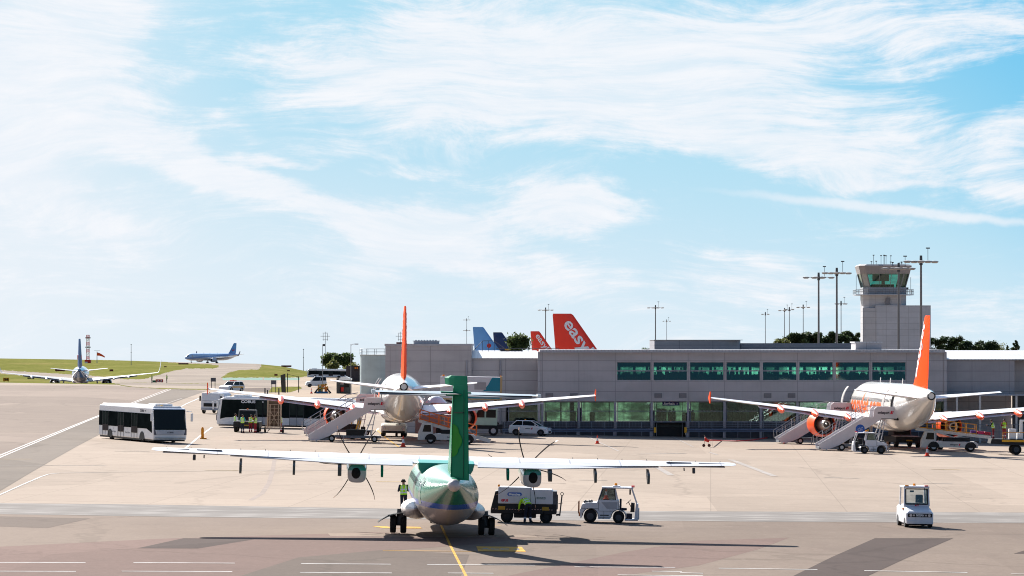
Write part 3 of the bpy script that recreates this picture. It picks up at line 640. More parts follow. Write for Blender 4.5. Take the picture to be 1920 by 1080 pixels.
# railing, crash barrier
def rail(name, label, xa, xb, y, z0f, h, n, mat=FRAME, bars=3, cat='railing'):
    t = thing(name, label, cat, ((xa + xb) / 2, y, 0)); cx_ = (xa + xb) / 2
    m_ = MB()
    for i in range(bars): m_.bar((xa - cx_, 0, z0f(xa) + h * (i + 1) / bars), (xb - cx_, 0, z0f(xb) + h * (i + 1) / bars), .035)
    m_.build('rails', mat, t)
    for i in range(n + 1):
        xx = lerp(xa, xb, i / n); MB().box(xx - cx_ - .03, xx - cx_ + .03, -.03, .03, gz(xx, y), z0f(xx) + h).build('post', mat, t)
    m_ = MB(); k = int((xb - xa) / .3)
    for i in range(k): xx = lerp(xa, xb, i / k); m_.bar((xx - cx_, 0, z0f(xx) + .1), (xx - cx_, 0, z0f(xx) + h), .014)
    m_.build('balusters', mat, t); return t
RAILM = PM('rail_grey', (.20, .22, .26), .5, .2)
rail('railing', 'grey baluster railing in front of the glazing left of the baggage opening', tx(946), tx(1226), TD - .3, lambda x: tz(803), tz(790.5) - tz(803), 12, RAILM)
rail('railing', 'grey baluster railing in front of the glazing right of the baggage opening', tx(1286), tx(1770), TD - .3, lambda x: tz(803 + (x - tx(1286)) * .12), .65, 20, RAILM)
rail('railing', 'railing under the canopy at the far right of the terminal', tx(1776), tx(1960), TD - 2, lambda x: tz(815), 1.05, 8, RAILM)
for a, b, lb in ((942, 1229, 'blue grey steel crash barrier left of the baggage opening'), (1284, 1775, 'blue grey steel crash barrier right of the baggage opening')):
    t = thing('crash_barrier', lb, 'barrier', (tx(a), TD - 1.3, 0)); L = tx(b) - tx(a)
    m_ = MB(); zb = tz(805.5)
    m_.loft([[(x, -.06, zb + .17), (x, .0, zb + .1), (x, -.08, zb), (x, .0, zb - .1), (x, -.06, zb - .17), (x, .03, zb - .17), (x, .03, zb + .17)] for x in (0, L)], sm=False); m_.build('beam', PM('barrier_blue', (.16, .19, .26), .4, .3), t)
    for i in range(int(L / 3.6) + 1): MB().box(i * 3.6 + .1, i * 3.6 + .25, .05, .2, gz(tx(a) + i * 3.6, TD), zb + .2).build('post', FRAME, t)
    e = L - .1 if a < 1000 else 0; MB().box(e - .12, e + .12, -.14, -.09, zb - .26, zb + .26).build('yellow_end', YELLOW, t)
# seated and standing travellers inside, beyond counting
m_ = MB(); rnd = random.Random(8)
for k in range(150):
    up = k < 95; x = tx(1158 + rnd.random() * 540 if up else 1230 + rnd.random() * 330); yy = TD + 1.6 + rnd.random() * 3; zf = (tz(713) - .35) if up else tz(790) - .35
    h = rnd.choice([1.15, 1.2, 1.3, 1.62]) if up else rnd.choice([1.2, 1.45, 1.6])
    m_.ell((x, yy, zf + h - .12), (.10, .11, .13), 8, 5); m_.loft([[(x + q * .2 * math.cos(t), yy + .14 * math.sin(t), zf + zz) for t in [i * math.pi / 4 for i in range(8)]] for q, zz in ((.8, 0), (1.0, h * .45), (1.1, h - .32), (.4, h - .24))])
o = m_.build('passenger_crowd', PM('crowd_clothing', (.03, .03, .035), .9, 0, .5, 3)); tag(o, 'dark silhouettes of waiting travellers behind the terminal windows', 'crowd', kind='stuff')

# ================================================================ CONTROL TOWER
dT = 550.0; sT = FPX / dT; tw = thing('control_tower', 'grey control tower with flared green glass cab and balcony', 'tower', (XX(1656, dT), dT, 0))
def oct_(rx, ry, z, n=8, off=math.pi / 8): return [(rx * math.cos(off + 2 * math.pi * i / n) / math.cos(math.pi / n), ry * math.sin(off + 2 * math.pi * i / n) / math.cos(math.pi / n), z) for i in range(n)]
zt = lambda py: Z(py, dT)
TCL = seam_mat('tower_cladding', (.41, .405, .42), 1.75, .3, .85, 0, dark=.5, w_=.03); TCB = seam_mat('tower_band', (.255, .23, .225), 1.0, 0, 0, 0, dark=.7)
def sq(h, z, c=.8): return [(x * h - (c if a else 0) * x, y * h - (0 if a else c) * y, z) for x, y, a in ((1, -1, 0), (1, 1, 0), (1, 1, 1), (-1, 1, 1), (-1, 1, 0), (-1, -1, 0), (-1, -1, 1), (1, -1, 1))]
m_ = MB(); m_.loft([sq(3.1, -2), sq(3.1, zt(553))], sm=False); m_.build('shaft', TCL, tw)
m_ = MB(); m_.loft([sq(3.52, zt(513)), sq(3.56, zt(514)), sq(3.85, zt(499)), sq(3.5, zt(496.5))], sm=False); m_.build('roof_band', TCB, tw)
m_ = MB(); m_.loft([sq(2.96, zt(539)), sq(3.46, zt(513))], sm=False, cap=False); m_.build('cab_glass', glass_mat('cab_glass', (.30, .84, .72), .05), tw)
A8, B8 = sq(2.99, zt(539)), sq(3.50, zt(513))
for i in range(8): MB().bar(A8[i], B8[i], .13).build('cab_mullion', PM('mullion', (.20, .21, .20), .5), tw)
for q in (.33, .66): MB().bar(Vector(A8[6]).lerp(Vector(A8[7]), q), Vector(B8[6]).lerp(Vector(B8[7]), q), .07).build('cab_mullion', MATS['mullion'], tw)
m_ = MB(); m_.add([A8[5], A8[6], B8[6], B8[5]], [(0, 1, 2, 3)]); m_.build('corner_panel', PM('corner_panel', (.33, .33, .30), .5), tw)
m_ = MB(); m_.box(-1.6, 1.6, .2, 1.4, zt(541), zt(533)); m_.box(-2.4, -1, -1.5, -.8, zt(541), zt(535)); m_.cyl((0, 0, zt(541)), (0, 0, zt(513)), .25); m_.box(-1.5, .9, .5, .7, zt(527), zt(514.5)); m_.build('cab_consoles', DGREY, tw)
m_ = MB(); m_.loft([sq(3.16, zt(553)), sq(3.16, zt(539.3))], sm=False); m_.build('cab_base', seam_mat('cab_base', (.30, .31, .33), 1.2, 0, 0, 0), tw)
m_ = MB(); m_.loft([sq(4.2, zt(553.8), 1.6), sq(4.2, zt(552.4), 1.6)], sm=False); m_.build('balcony', GREYP, tw)
m_ = MB()
for zz in (547, 543.5): r_ = sq(4.15, zt(zz), 1.6); m_.tube(r_ + [r_[0]], .03, 5)
for i in range(40):
    a, b = sq(4.15, 0, 1.6)[i // 5], sq(4.15, 0, 1.6)[(i // 5 + 1) % 8]; q = (i % 5) / 5; x, y = lerp(a[0], b[0], q), lerp(a[1], b[1], q); m_.bar((x, y, zt(552)), (x, y, zt(543.5)), .04)
m_.build('balcony_railing', PM('tower_rail', (.16, .16, .17), .5), tw)
m_ = MB(); m_.box(XX(1637, dT) - XX(1656, dT), XX(1740, dT) - XX(1656, dT), -3.6, 6, -2, zt(573)); m_.build('stair_block', seam_mat('stair_block', (.44, .445, .475), 1.6, .1, .84, .1, dark=.5, w_=.03), tw)
m_ = MB(); m_.box(-3.3, -1.3, -3.65, -1, -2, zt(578)); m_.build('side_block', TCL, tw)
m_ = MB(); m_.box(.0, .65, -3.42, -3.36, zt(571), zt(559)); m_.build('louvre', PM('vent_grey', (.16, .16, .18), .5), tw)
m_ = MB(); rnd = random.Random(3)
for i in range(14): x, y = rnd.uniform(-3.2, 3.2), rnd.uniform(-3, 3); h = rnd.choice([.3, .4, .5, 1.4]); m_.cyl((x, y, zt(497)), (x, y, zt(497) + h), .03, n=5); m_.cb((x, y, zt(497) + h), (.25, .2, .12))
for x in (-4.0, 3.2, 3.9): m_.cyl((x, -1, zt(545)), (x, -1, zt(545) + rnd.uniform(1.6, 2.4)), .03, n=5)
m_.cb((3.3, -1, zt(541)), (.5, .4, .3)); m_.build('antennas', DGREY, tw)

# ================================================================ FLOODLIGHT MASTS
MASTM = PM('mast_steel', (.17, .17, .175), .6, .3, .1, 1)
def mast(px, top, lab, big=True, H=20.0, d=None, heads=1, cat='light mast'):
    d = d or FPX * (H - CH) / (HY - top)
    X = XX(px, d); t = thing('floodlight_mast', lab, cat, (X, d, 0), random.Random(px).uniform(-.5, .5), 'floodlight masts behind the terminal')
    r0 = .19 if big else .13
    m_ = MB(); m_.cyl((0, 0, -4), (0, 0, H - .9), r0, r0 * .7, 10); m_.build('pole', MASTM, t)
    for hd in range(heads):
        zc = H - .7 - hd * 5.5; m_ = MB(); m_.cyl((0, 0, zc - .5), (0, 0, zc + .7), .22, .16, 10); m_.build('head', DGREY, t)
        arm = MB(); ring = MB(); L = [2.0, 1.6, 1.0]
        for i in range(6 if big else 4):
            a = i * 2 * math.pi / (6 if big else 4) + .3; l = L[i % 3] if big else 1.5
            ex, ey = l * math.cos(a), l * .8 * math.sin(a); arm.cyl((0, 0, zc), (ex, ey, zc - .05), .03, n=6)
            ring.loft([[(ex + q * math.cos(u_), ey + q * .7 * math.sin(u_), zc - .05 + zz) for u_ in [k * math.pi / 5 for k in range(10)]] for q, zz in ((.2, .12), (.5, .05), (.52, -.06), (.3, -.2))])
        arm.build('arm', DGREY, t); ring.build('floodlight', PM('lamp_housing', (.30, .29, .28), .5, .3), t)
    m_ = MB(); m_.cyl((.9, 0, H - .6), (.9, 0, H + .9), .035, n=5); m_.box(.65, 1.15, -.05, .05, H + .85, H + 1.0); m_.build('warning_light', DGREY, t)
    return t
mast(1727, 479, 'tallest floodlight mast standing directly above the right orange fin')
mast(1685, 493, 'floodlight mast crossing in front of the control tower cab')
mast(1569, 502, 'tall thick floodlight mast nearest the left side of the control tower')
mast(1535, 511, 'tall thick floodlight mast second left of the control tower')
mast(1577, 564, 'short distant mast half hidden behind the thick mast by the tower', False)
mast(1506, 571, 'thin mast between the close pair and the tall thick masts', False)
mast(1480, 575.5, 'right mast of the close pair of thin masts', False)
mast(1471, 577.5, 'left mast of the close pair of thin masts, red and white below', False)
mast(1435, 585, 'thin mast left of the close pair, before the low trees', False)
mast(1229, 572, 'floodlight mast above the left corner of the curved rooftop volume')
mast(1250, 599, 'small far mast just right of the mast over the curved rooftop volume', False)
mast(1023, 576.5, 'floodlight mast rising between the small and large red tail fins')
mast(875, 597, 'double headed floodlight mast beside the light blue tail fin', False, heads=2, H=22)

# ================================================================ TREES
def leaf_mat(name, a, b):
    M = bpy.data.materials.new(name); M.use_nodes = True; t = NT(M.node_tree); p = t.n['Principled BSDF']; oc = t.new('ShaderNodeTexCoord').outputs['Object']
    c = t.mix(t.rng(t.noise(oc, .45, 4, .6), .38, .62), a, b); t.put(p.inputs['Base Color'], c); p.inputs['Roughness'].default_value = .7; p.inputs['Specular IOR Level'].default_value = .15
    tl = t.new('ShaderNodeBsdfTranslucent'); t.put(tl.inputs[0], c); mx = t.new('ShaderNodeMixShader'); mx.inputs[0].default_value = .4; o_ = [n for n in t.n if n.type == 'OUTPUT_MATERIAL'][0]
    t.l.new(p.outputs[0], mx.inputs[1]); t.l.new(tl.outputs[0], mx.inputs[2]); t.l.new(mx.outputs[0], o_.inputs[0])
    return M
LEAF = leaf_mat('leaves', (.045, .072, .022), (.095, .125, .04)); PINE = leaf_mat('pine_needles', (.025, .042, .018), (.05, .072, .028)); BUSHL = leaf_mat('bush_leaves', (.11, .125, .035), (.17, .17, .06))
BARK = PM('bark', (.07, .05, .035), .9, 0, .3, 3)
def tree(px0, px1, ytop, ybase, d, lab, mat=LEAF, shape='round', seed=0, n=4200, name='tree', group='trees behind the airport', trunk_show=.25):
    rnd = random.Random(seed); X = XX((px0 + px1) / 2, d); Wd = (px1 - px0) / FPX * d; zb = Z(ybase, d); zt_ = Z(ytop, d); H = zt_ - zb
    t = thing(name, lab, 'tree' if name != 'bush' else 'bush', (X, d, zb), 0, group)
    m_ = MB(); m_.cyl((0, 0, -2), (0, 0, H * .45), .035 * H, .02 * H, 8)
    lobes = []
    k = 13 if shape == 'round' else 20 if shape == 'pine' else 12
    for i in range(k):
        if shape == 'round': a = rnd.uniform(0, 6.28); q = rnd.random() ** .6; c = Vector((math.cos(a) * Wd * .33 * q, math.sin(a) * Wd * .25 * q, H * rnd.uniform(trunk_show + .12, .8))); r = Wd * rnd.uniform(.19, .27)
        elif shape == 'pine': c = Vector((rnd.uniform(-.38, .38) * Wd, rnd.uniform(-.2, .2) * Wd, H * (.12 + .8 * rnd.random() ** .7))); r = Wd * rnd.uniform(.09, .20)
        else: q = i / k; c = Vector((rnd.uniform(-.5, .5) * Wd * (1 - q) * .8, rnd.uniform(-.2, .2) * Wd, H * (.25 + .7 * q))); r = Wd * .22 * (1.1 - q)
        lobes.append((c, r)); m_.cyl((0, 0, H * .3), c, .012 * H, .004 * H, 5)
    m_.build('trunk', BARK, t); vs, fs = [], []; ls = max(.2, min(.8, H * .075))
    for i in range(n):
        c, r = rnd.choice(lobes); dv = Vector((rnd.gauss(0, 1), rnd.gauss(0, 1), rnd.gauss(0, 1))).normalized() * r * (rnd.random() ** .4) * (.62 + .8 * rnd.random() ** 2); dv.z *= .75
        p = c + dv; a = Vector((rnd.gauss(0, 1), rnd.gauss(0, 1), rnd.gauss(0, 1))).normalized(); b = a.orthogonal().normalized() * ls * rnd.uniform(.5, 1.1); a = a * ls * rnd.uniform(.5, 1.1)
        k0 = len(vs); vs += [p - a, p - b * .6, p + a, p + b * .6]; fs.append((k0, k0 + 1, k0 + 2, k0 + 3))
    MB().add(vs, fs).build('crown', mat, t); return t
tree(600, 634, 658, 700, 1480, 'dark round tree behind the far white bus, left crown', LEAF, seed=1)
tree(625, 664, 655, 704, 1470, 'taller dark round tree right of its neighbour behind the far bus', LEAF, seed=2)
tree(612, 640, 672, 704, 1440, 'lighter lower tree nestling between the two dark round trees', BUSHL, seed=3, trunk_show=0, n=1800)
tree(636, 676, 678, 712, 1400, 'low yellowish hedge bush left of the storage tank', BUSHL, seed=4, trunk_show=-.1, n=2000, name='bush')
tree(943, 998, 626, 668, 900, 'broad olive tree between the dark blue and small red tail fins', LEAF, seed=5, n=3500)
tree(1201, 1224, 651, 672, 900, 'tiny treetop peeking over the roof left of the rooftop volume', LEAF, seed=6, n=900)
rows = [(1448, 1482, 633, 'low olive treetop above the long rooftop volume, leftmost of that row', BUSHL, 'round'), (1478, 1512, 626, 'dark treetop under the thin mast, second of the rooftop row', PINE, 'pine'), (1508, 1535, 623, 'dark treetop just left of the two thick masts', PINE, 'pine'),
        (1533, 1566, 622, 'dark treetop between the two thick masts', PINE, 'pine'), (1563, 1590, 627, 'dark treetop right of the two thick masts', PINE, 'pine'), (1584, 1614, 620, 'tallest dark treetop touching the left edge of the tower', PINE, 'pine'),
        (1738, 1768, 634, 'dark pine immediately right of the tower and orange fin', PINE, 'pine'), (1762, 1798, 633, 'spreading dark pine, second right of the orange fin', PINE, 'pine'), (1796, 1836, 637, 'wide dark pine with gaps, third right of the orange fin', PINE, 'pine'),
        (1838, 1866, 641, 'dark pine standing over the yellow green bush', PINE, 'pine'), (1834, 1890, 648, 'yellow green bushy treetop above the grey roof at right', BUSHL, 'round'), (1882, 1896, 646, 'small ragged conifer beside the last tall conifer', PINE, 'cone'), (1893, 1916, 636, 'tall tiered conifer at the far right above the roof', PINE, 'cone')]
for i, (a, b, y, lb, mt, sh) in enumerate(rows): tree(a - (7 if sh == 'pine' else 0), b + (7 if sh == 'pine' else 0), y, 668, 760 + i * 9, lb, mt, sh, 20 + i, 4600 if sh != 'cone' else 1500, 'pine_tree' if mt is PINE else 'tree')
# ================================================================ AIRCRAFT
def airfoil(chord, thick, n=9):
    up, lo = [], []
    for i in range(n + 1):
        x = .5 * (1 - math.cos(math.pi * i / n)); yt = 5 * thick * (.2969 * math.sqrt(x) - .126 * x - .3516 * x * x + .2843 * x ** 3 - .1015 * x ** 4)
        up.append((x * chord, (yt + .02 * x * (1 - x)) * chord)); lo.append((x * chord, (-yt * .8) * chord))
    return up[::-1] + lo[1:-1]
def wing_mb(secs, vert=False, th=None, m=0):       # secs: (span, y of leading edge, height, chord, thickness, twist in degrees)
    mb = MB(); rings = []
    for s_, yl, z, c, t_, tw_ in secs:
        a = R(tw_); ring = []
        for u_, h in airfoil(c, t_):
            if vert: ring.append((z + h, yl - u_, s_))
            else: ring.append((s_, yl - u_ * math.cos(a) + h * math.sin(a), z + h * math.cos(a) - u_ * math.sin(a)))
        rings.append(ring)
    return mb.loft(rings, m, True)
def fus_rings(secs, n=36):
    return [[(x0 + rx * math.sin(2 * math.pi * i / n), y, z + rz * math.cos(2 * math.pi * i / n)) for i in range(n)] for y, x0, z, rx, rz in secs]
def fus_at(secs, y):
    for a, b in zip(secs, secs[1:]):
        if b[0] <= y <= a[0]:
            t = (y - a[0]) / (b[0] - a[0]); return [lerp(a[i], b[i], t) for i in range(5)]
    return list(secs[-1])
def fpt(secs, y, ang, off=.006):     # point on the skin, ang measured from the top towards starboard
    _, x0, z, rx, rz = fus_at(secs, y); return (x0 + (rx + off) * math.sin(ang), y, z + (rz + off) * math.cos(ang))
def fpatch(secs, y0, y1, a0, a1, off=.006, ny=3, na=4, m=0, mb=None):
    mb = mb or MB(); vs = [fpt(secs, lerp(y0, y1, i / ny), lerp(a0, a1, j / na), off) for i in range(ny + 1) for j in range(na + 1)]
    return mb.add(vs, [(i * (na + 1) + j, i * (na + 1) + j + 1, (i + 1) * (na + 1) + j + 1, (i + 1) * (na + 1) + j) for i in range(ny) for j in range(na)], m, True)
def fus_text(body, secs, yc, zc, size, width, mat, parent, port=True, bold=.03, name='lettering', off=.012):
    mb = text_mb(body, size, bold, 0, width, cut=.12); out = []
    for x, y, _ in mb.v:
        yy = yc - x if port else yc + x          # port side reads nose first
        _, x0, z, rx, rz = fus_at(secs, yy); q = max(-1, min(1, (zc + y - z) / (rz + off))); a = math.acos(q)
        out.append((x0 + (-1 if port else 1) * (rx + off) * math.sin(a), yy, zc + y))
    # port: x runs aft, so facing outwards needs the mirror of the plain mapping
    mb.v = out; return mb.build(name, mat, parent)
def strip_subdiv(mb, k=2): return mb
def livery(name, bands, rough=.22, coat=.7, slant=0.0, base_var=.04, side=None):
    # paint divided by height above the ground (bands: list of (height, colour) from the bottom up)
    M = bpy.data.materials.new(name); M.use_nodes = True; t = NT(M.node_tree); p = t.n['Principled BSDF']; oc = t.new('ShaderNodeTexCoord').outputs['Object']; x, y, z = t.xyz(oc)
    zz = t.m('ADD', z, t.m('MULTIPLY', y, slant)); c = bands[0][1]
    for h, col in bands[1:]: c = t.mix(t.rng(zz, h - .012, h + .012), c, col)
    n = t.noise(t.map(oc, sc=(1, .5, 1)), 1.2, 5, .65); c = t.mix(t.m('MULTIPLY', t.rng(n, .5, .8), .16), c, (.32, .28, .24))
    fr = t.m('ABSOLUTE', t.m('SUBTRACT', t.m('FRACT', t.m('DIVIDE', y, 2.15)), .5)); c = t.mix(t.m('MULTIPLY', t.rng(fr, .488, .494), .28), c, (.2, .2, .2))
    t.put(p.inputs['Base Color'], c); p.inputs['Roughness'].default_value = rough; p.inputs['Coat Weight'].default_value = coat; p.inputs['Coat Roughness'].default_value = .04
    return M
def gear(parent, x, y, r, wdt, gap, ztop, name='main_gear', strut=.12, brace=True):
    m_ = MB(); m_.cyl((x, y, r), (x * .97, y + .1, ztop), strut, strut * 1.3, 10); m_.cyl((x - gap / 2, y, r), (x + gap / 2, y, r), .07)
    if brace: m_.cyl((x, y, r * 1.8), (x, y + 1.3, ztop), .05); m_.bar((x, y - .12, r * 1.6), (x, y - .12, ztop * .8), .05)
    g = m_.build(name, PM('gear_metal', (.32, .32, .33), .45, .4), parent)
    for s_ in (-1, 1): MB().wheel((x + s_ * gap / 2, y, r), r, wdt).build('wheel', [RUBBER, STEEL], g)
    return g

# ---------------------------------------------------------------- turboprop in the foreground
gc = G(829, 1001.5); HEAD = R(2.9)
A = thing('turboprop_airliner', 'green topped high wing twin turboprop seen from behind in the foreground', 'airplane', gc, 0)
A.rotation_euler = (Matrix.Rotation(R(1.62), 4, 'Y') @ Matrix.Rotation(HEAD, 4, 'Z')).to_euler()
AS = [(13.2, 0, 1.6, .05, .05), (12.8, 0, 1.62, .42, .4), (12, 0, 1.72, .85, .8), (11, 0, 1.88, 1.18, 1.12), (9.8, 0, 1.98, 1.38, 1.33), (8.5, 0, 2.0, 1.45, 1.38), (3, 0, 2.0, 1.45, 1.38), (-4.3, 0, 2.0, 1.45, 1.38),
      (-5.6, 0, 2.03, 1.41, 1.34), (-7, 0, 2.12, 1.28, 1.22), (-8.5, 0, 2.24, 1.1, 1.07), (-10, 0, 2.4, .86, .86), (-11.5, 0, 2.57, .62, .62), (-12.8, 0, 2.72, .40, .40), (-13.5, 0, 2.8, .27, .27)]
LG = livery('green_top_livery', [(0, (.46, .43, .40)), (1.60, (.015, .11, .50)), (1.86, (.003, .17, .095))], .26, .22)
GREEN = PM('deep_green_paint', (.004, .19, .095), .4, 0, .05, 1, spec=.05); TQ = PM('turquoise_fairing', (.004, .30, .20), .35, 0, .08, 1, coat=.4); LEAFG = PM('emblem_green', (.01, .24, .012), .4, 0, .05, 1, spec=.1)
m_ = MB(); m_.loft(fus_rings(AS, 48)); m_.build('fuselage', LG, A)
m_ = MB(); m_.ell((0, -13.5, 2.8), (.275, .42, .275), 20, 14); m_.build('tail_cone_cap', PM('tail_cap', (.50, .46, .45), .35, .1), A)
mb = MB()
for a0, y0, y1 in ((R(62), 7.5, 6.8),): pass
for k in range(22):
    for s_ in (-1, 1): yy = 9 - k * .78; fpatch(AS, yy, yy - .3, s_ * R(62), s_ * R(74), .008, 1, 2, mb=mb)
mb.build('cabin_windows', GLASSD, A)
m_ = MB(); fpatch(AS, -6.3, -7.1, -R(110), -R(52), .01, 2, 5, mb=m_); m_.build('rear_door', PM('door_seam_paint', (.10, .19, .15), .3, coat=.5), A)
# wing-to-fuselage fairing behind and above the cabin
m_ = MB(); m_.loft([[(x * k, y, z) for x, z in [(-1.32, 3.42 + dz), (-1.26, 3.1), (-1.05, 2.75), (1.05, 2.75), (1.26, 3.1), (1.32, 3.42 + dz)]] for y, k, dz in ((2.6, .5, -.2), (1.6, .95, .05), (-1.6, 1.0, .06), (-3.0, .98, -.02))], sm=False)
m_.build('wing_fairing', TQ, A, bevel=.04)
wz = 3.46
ws = [(13.52, -.15, wz + .16, .9, .10, 1), (13.3, .12, wz + .155, 1.45, .12, 1.5), (4.6, 1.30, wz, 2.52, .16, 3), (0, 1.35, wz - .02, 2.57, .16, 3)]
WINGW = PM('wing_white', (.66, .67, .69), .4, 0, .06, 1, coat=.1, dirt=.15)
def wing_mat():
    M = bpy.data.materials.new('wing_panels'); M.use_nodes = True; t = NT(M.node_tree); p = t.n['Principled BSDF']; oc = t.new('ShaderNodeTexCoord').outputs['Object']; x, y, z = t.xyz(oc)
    n = t.noise(t.map(oc, sc=(.6, 2, 1)), 1.5, 5, .65); c = t.mix(t.rng(n, .35, .7), (.60, .61, .64), (.46, .46, .49)); ax = t.m('ABSOLUTE', x)
    for y0, wd in ((-.55, .035), (.35, .03), (.95, .04)): c = t.mix(t.m('MULTIPLY', t.rng(t.m('ABSOLUTE', t.m('SUBTRACT', t.m('ADD', y, t.m('MULTIPLY', ax, .012)), y0)), wd, wd * .4), .6), c, (.12, .12, .14))
    f = t.m('ABSOLUTE', t.m('SUBTRACT', t.m('FRACT', t.m('DIVIDE', ax, 2.33)), .5)); c = t.mix(t.m('MULTIPLY', t.rng(f, .018, .009), .55), c, (.12, .12, .14))
    t.put(p.inputs['Base Color'], c); p.inputs['Roughness'].default_value = .42; p.inputs['Specular IOR Level'].default_value = .25; return M
WPM = wing_mat(); mb = wing_mb([(-a, *b) for a, *b in ws] + [(a, *b) for a, *b in ws[::-1]][1:]); mb.build('wing', WPM, A)
LINEM = PM('panel_gap', (.10, .10, .12), .6)
for s_ in (-1, 1):
    m_ = MB(); m_.loft([[(s_ * x, y, z) for y, z in [(-.85 + o_, wz - .10 + r_), (-1.0 + o_, wz - .03 + r_), (-1.66 + o_, wz - .24 + r_ + k_), (-1.64 + o_, wz - .28 + r_ + k_)]] for x, o_, r_, k_ in ((1.5, 0, 0, 0), (4.6, .02, 0, .01), (9.9, .46, .10, .12))], sm=False)
    m_.build('flap', WINGW, A)
    m_ = MB(); m_.loft([[(s_ * x, y, z) for y, z in [(-.62 + o_, wz + r_), (-.62 + o_, wz - .1 + r_), (-1.30 + o_, wz - .12 + r_), (-1.30 + o_, wz - .09 + r_)]] for x, o_, r_ in ((10.0, .18, .10), (13.0, .2, .13))], sm=False)
    al = m_.build('aileron', WINGW, A)
    for a_, b_ in ((10.3, 11.45), (11.8, 13.0)): m_ = MB(); m_.box(*sorted((s_ * a_, s_ * b_)), -.74, -.66, wz + .15, wz + .205); m_.build('hinge_line', LINEM, al)
    for x in (2.9, 4.85, 6.95, 9.4):
        m_ = MB(); r_ = .085 if x == 4.85 else .055
        m_.prism([(-.9, wz - .15), (-1.2, wz - .2), (-1.75, wz - .34), (-1.86, wz - .42), (-1.84, wz - .76), (-1.74, wz - .82), (-1.4, wz - .70), (-.9, wz - .34)], 'x', s_ * x - r_, s_ * x + r_)
        m_.build('flap_fairing', PM('fairing_dark', (.07, .085, .08), .4) if x != 2.9 else GREEN, A)
    for x, h in ((11.55, .22), (11.1, .12)):
        m_ = MB(); m_.cyl((s_ * x, -1.0, wz - .05), (s_ * x, -1.1, wz - .05 - h), .07 if h > .2 else .03, n=8); m_.build('aileron_horn', DGREY, A)
    for k in range(7): xx = 6 + k * 1.15; MB().bar((s_ * xx, .2, wz + .2), (s_ * xx, .2, wz + .27), .025).build('vortex_generator', DGREY, A)
def nacelle(s_):
    def sec(y, zc, rx, rz, e=3.2, n=24): return [(s_ * 4.05 + rx * abs(math.cos(t)) ** (2 / e) * (1 if math.cos(t) > 0 else -1), y, zc + rz * abs(math.sin(t)) ** (2 / e) * (1 if math.sin(t) > 0 else -1)) for t in [2 * math.pi * i / n for i in range(n)]]
    NL = livery('nacelle_livery' , [(0, (.52, .48, .45)), (2.9, (.01, .24, .16))], .25, .7) if s_ < 0 else bpy.data.materials['nacelle_livery']
    m_ = MB(); m_.loft([sec(3.0, 3.1, .36, .40, 2.2), sec(2.5, 3.0, .46, .52), sec(1.0, 2.86, .48, .52), (sec(-.8, 2.78, .46, .45)), sec(-1.3, 2.76, .42, .42), sec(-1.32, 2.76, .38, .38)])
    nc = m_.build('nacelle', NL, A)
    m_ = MB(); m_.ell((s_ * 4.05 + s_ * .04, -1.24, 2.78), (.25, .16, .30), 16, 10); m_.build('exhaust', PM('exhaust_hollow_dark', (.012, .011, .01), .9), nc)  # dark oval: the shade of the hollow exhaust put into the colour
    m_ = MB(); m_.loft([[(s_ * 4.05 + r_ * math.cos(t), y, 3.1 + r_ * math.sin(t)) for t in [i * math.pi / 8 for i in range(16)]] for y, r_ in ((3.0, .3), (3.3, .3), (3.7, .17), (3.85, .02))])
    pr = m_.build('propeller', PM('spinner_grey', (.22, .22, .23), .35, .4), A)
    for k in range(6):
        a0 = math.atan2(60, -47) + k * math.pi / 3 if s_ < 0 else math.atan2(70, -29) + k * math.pi / 3
        m_ = MB(); rings = []
        for i in range(9):
            q = i / 8; r_ = .22 + q * 1.74; sw = .16 * q * q * q; ch = lerp(.16, .26, min(1, q * 2)) * (1 - .55 * max(0, q - .75) / .25); th = lerp(.07, .012, q); al = a0 - sw - .05 * math.sin(q * 3)
            px_, pz_ = r_ * math.cos(al), r_ * math.sin(al); tx_, tz_ = -math.sin(al), math.cos(al)
            rings.append([(s_ * 4.05 + px_ + tx_ * (e * th + f * ch * .18), 3.25 + f * ch, 3.1 + pz_ + tz_ * (e * th + f * ch * .18)) for e, f in ((.5, 0), (0, .5), (-.5, 0), (0, -.5))])
        m_.loft(rings, 0, True); b = m_.build('blade', PM('blade_grey', (.03, .027, .027), .7, 0, spec=.0), pr)
        tp = MB(); e0, e1 = rings[-2], rings[-1]; mid = [tuple(lerp(p[i], q_[i], .35) for i in range(3)) for p, q_ in zip(e0, e1)]
        grow = lambda ring: [tuple(c + (p - c) * 1.08 for p, c in zip(pt, (sum(x[0] for x in ring) / 4, sum(x[1] for x in ring) / 4, sum(x[2] for x in ring) / 4))) for pt in ring]
        tp.loft([grow(mid), grow(e1)], 0, True); tp.build('blade_tip', PM('blade_tip_tan', (.38, .16, .07), .5), b)
for s_ in (-1, 1): nacelle(s_)
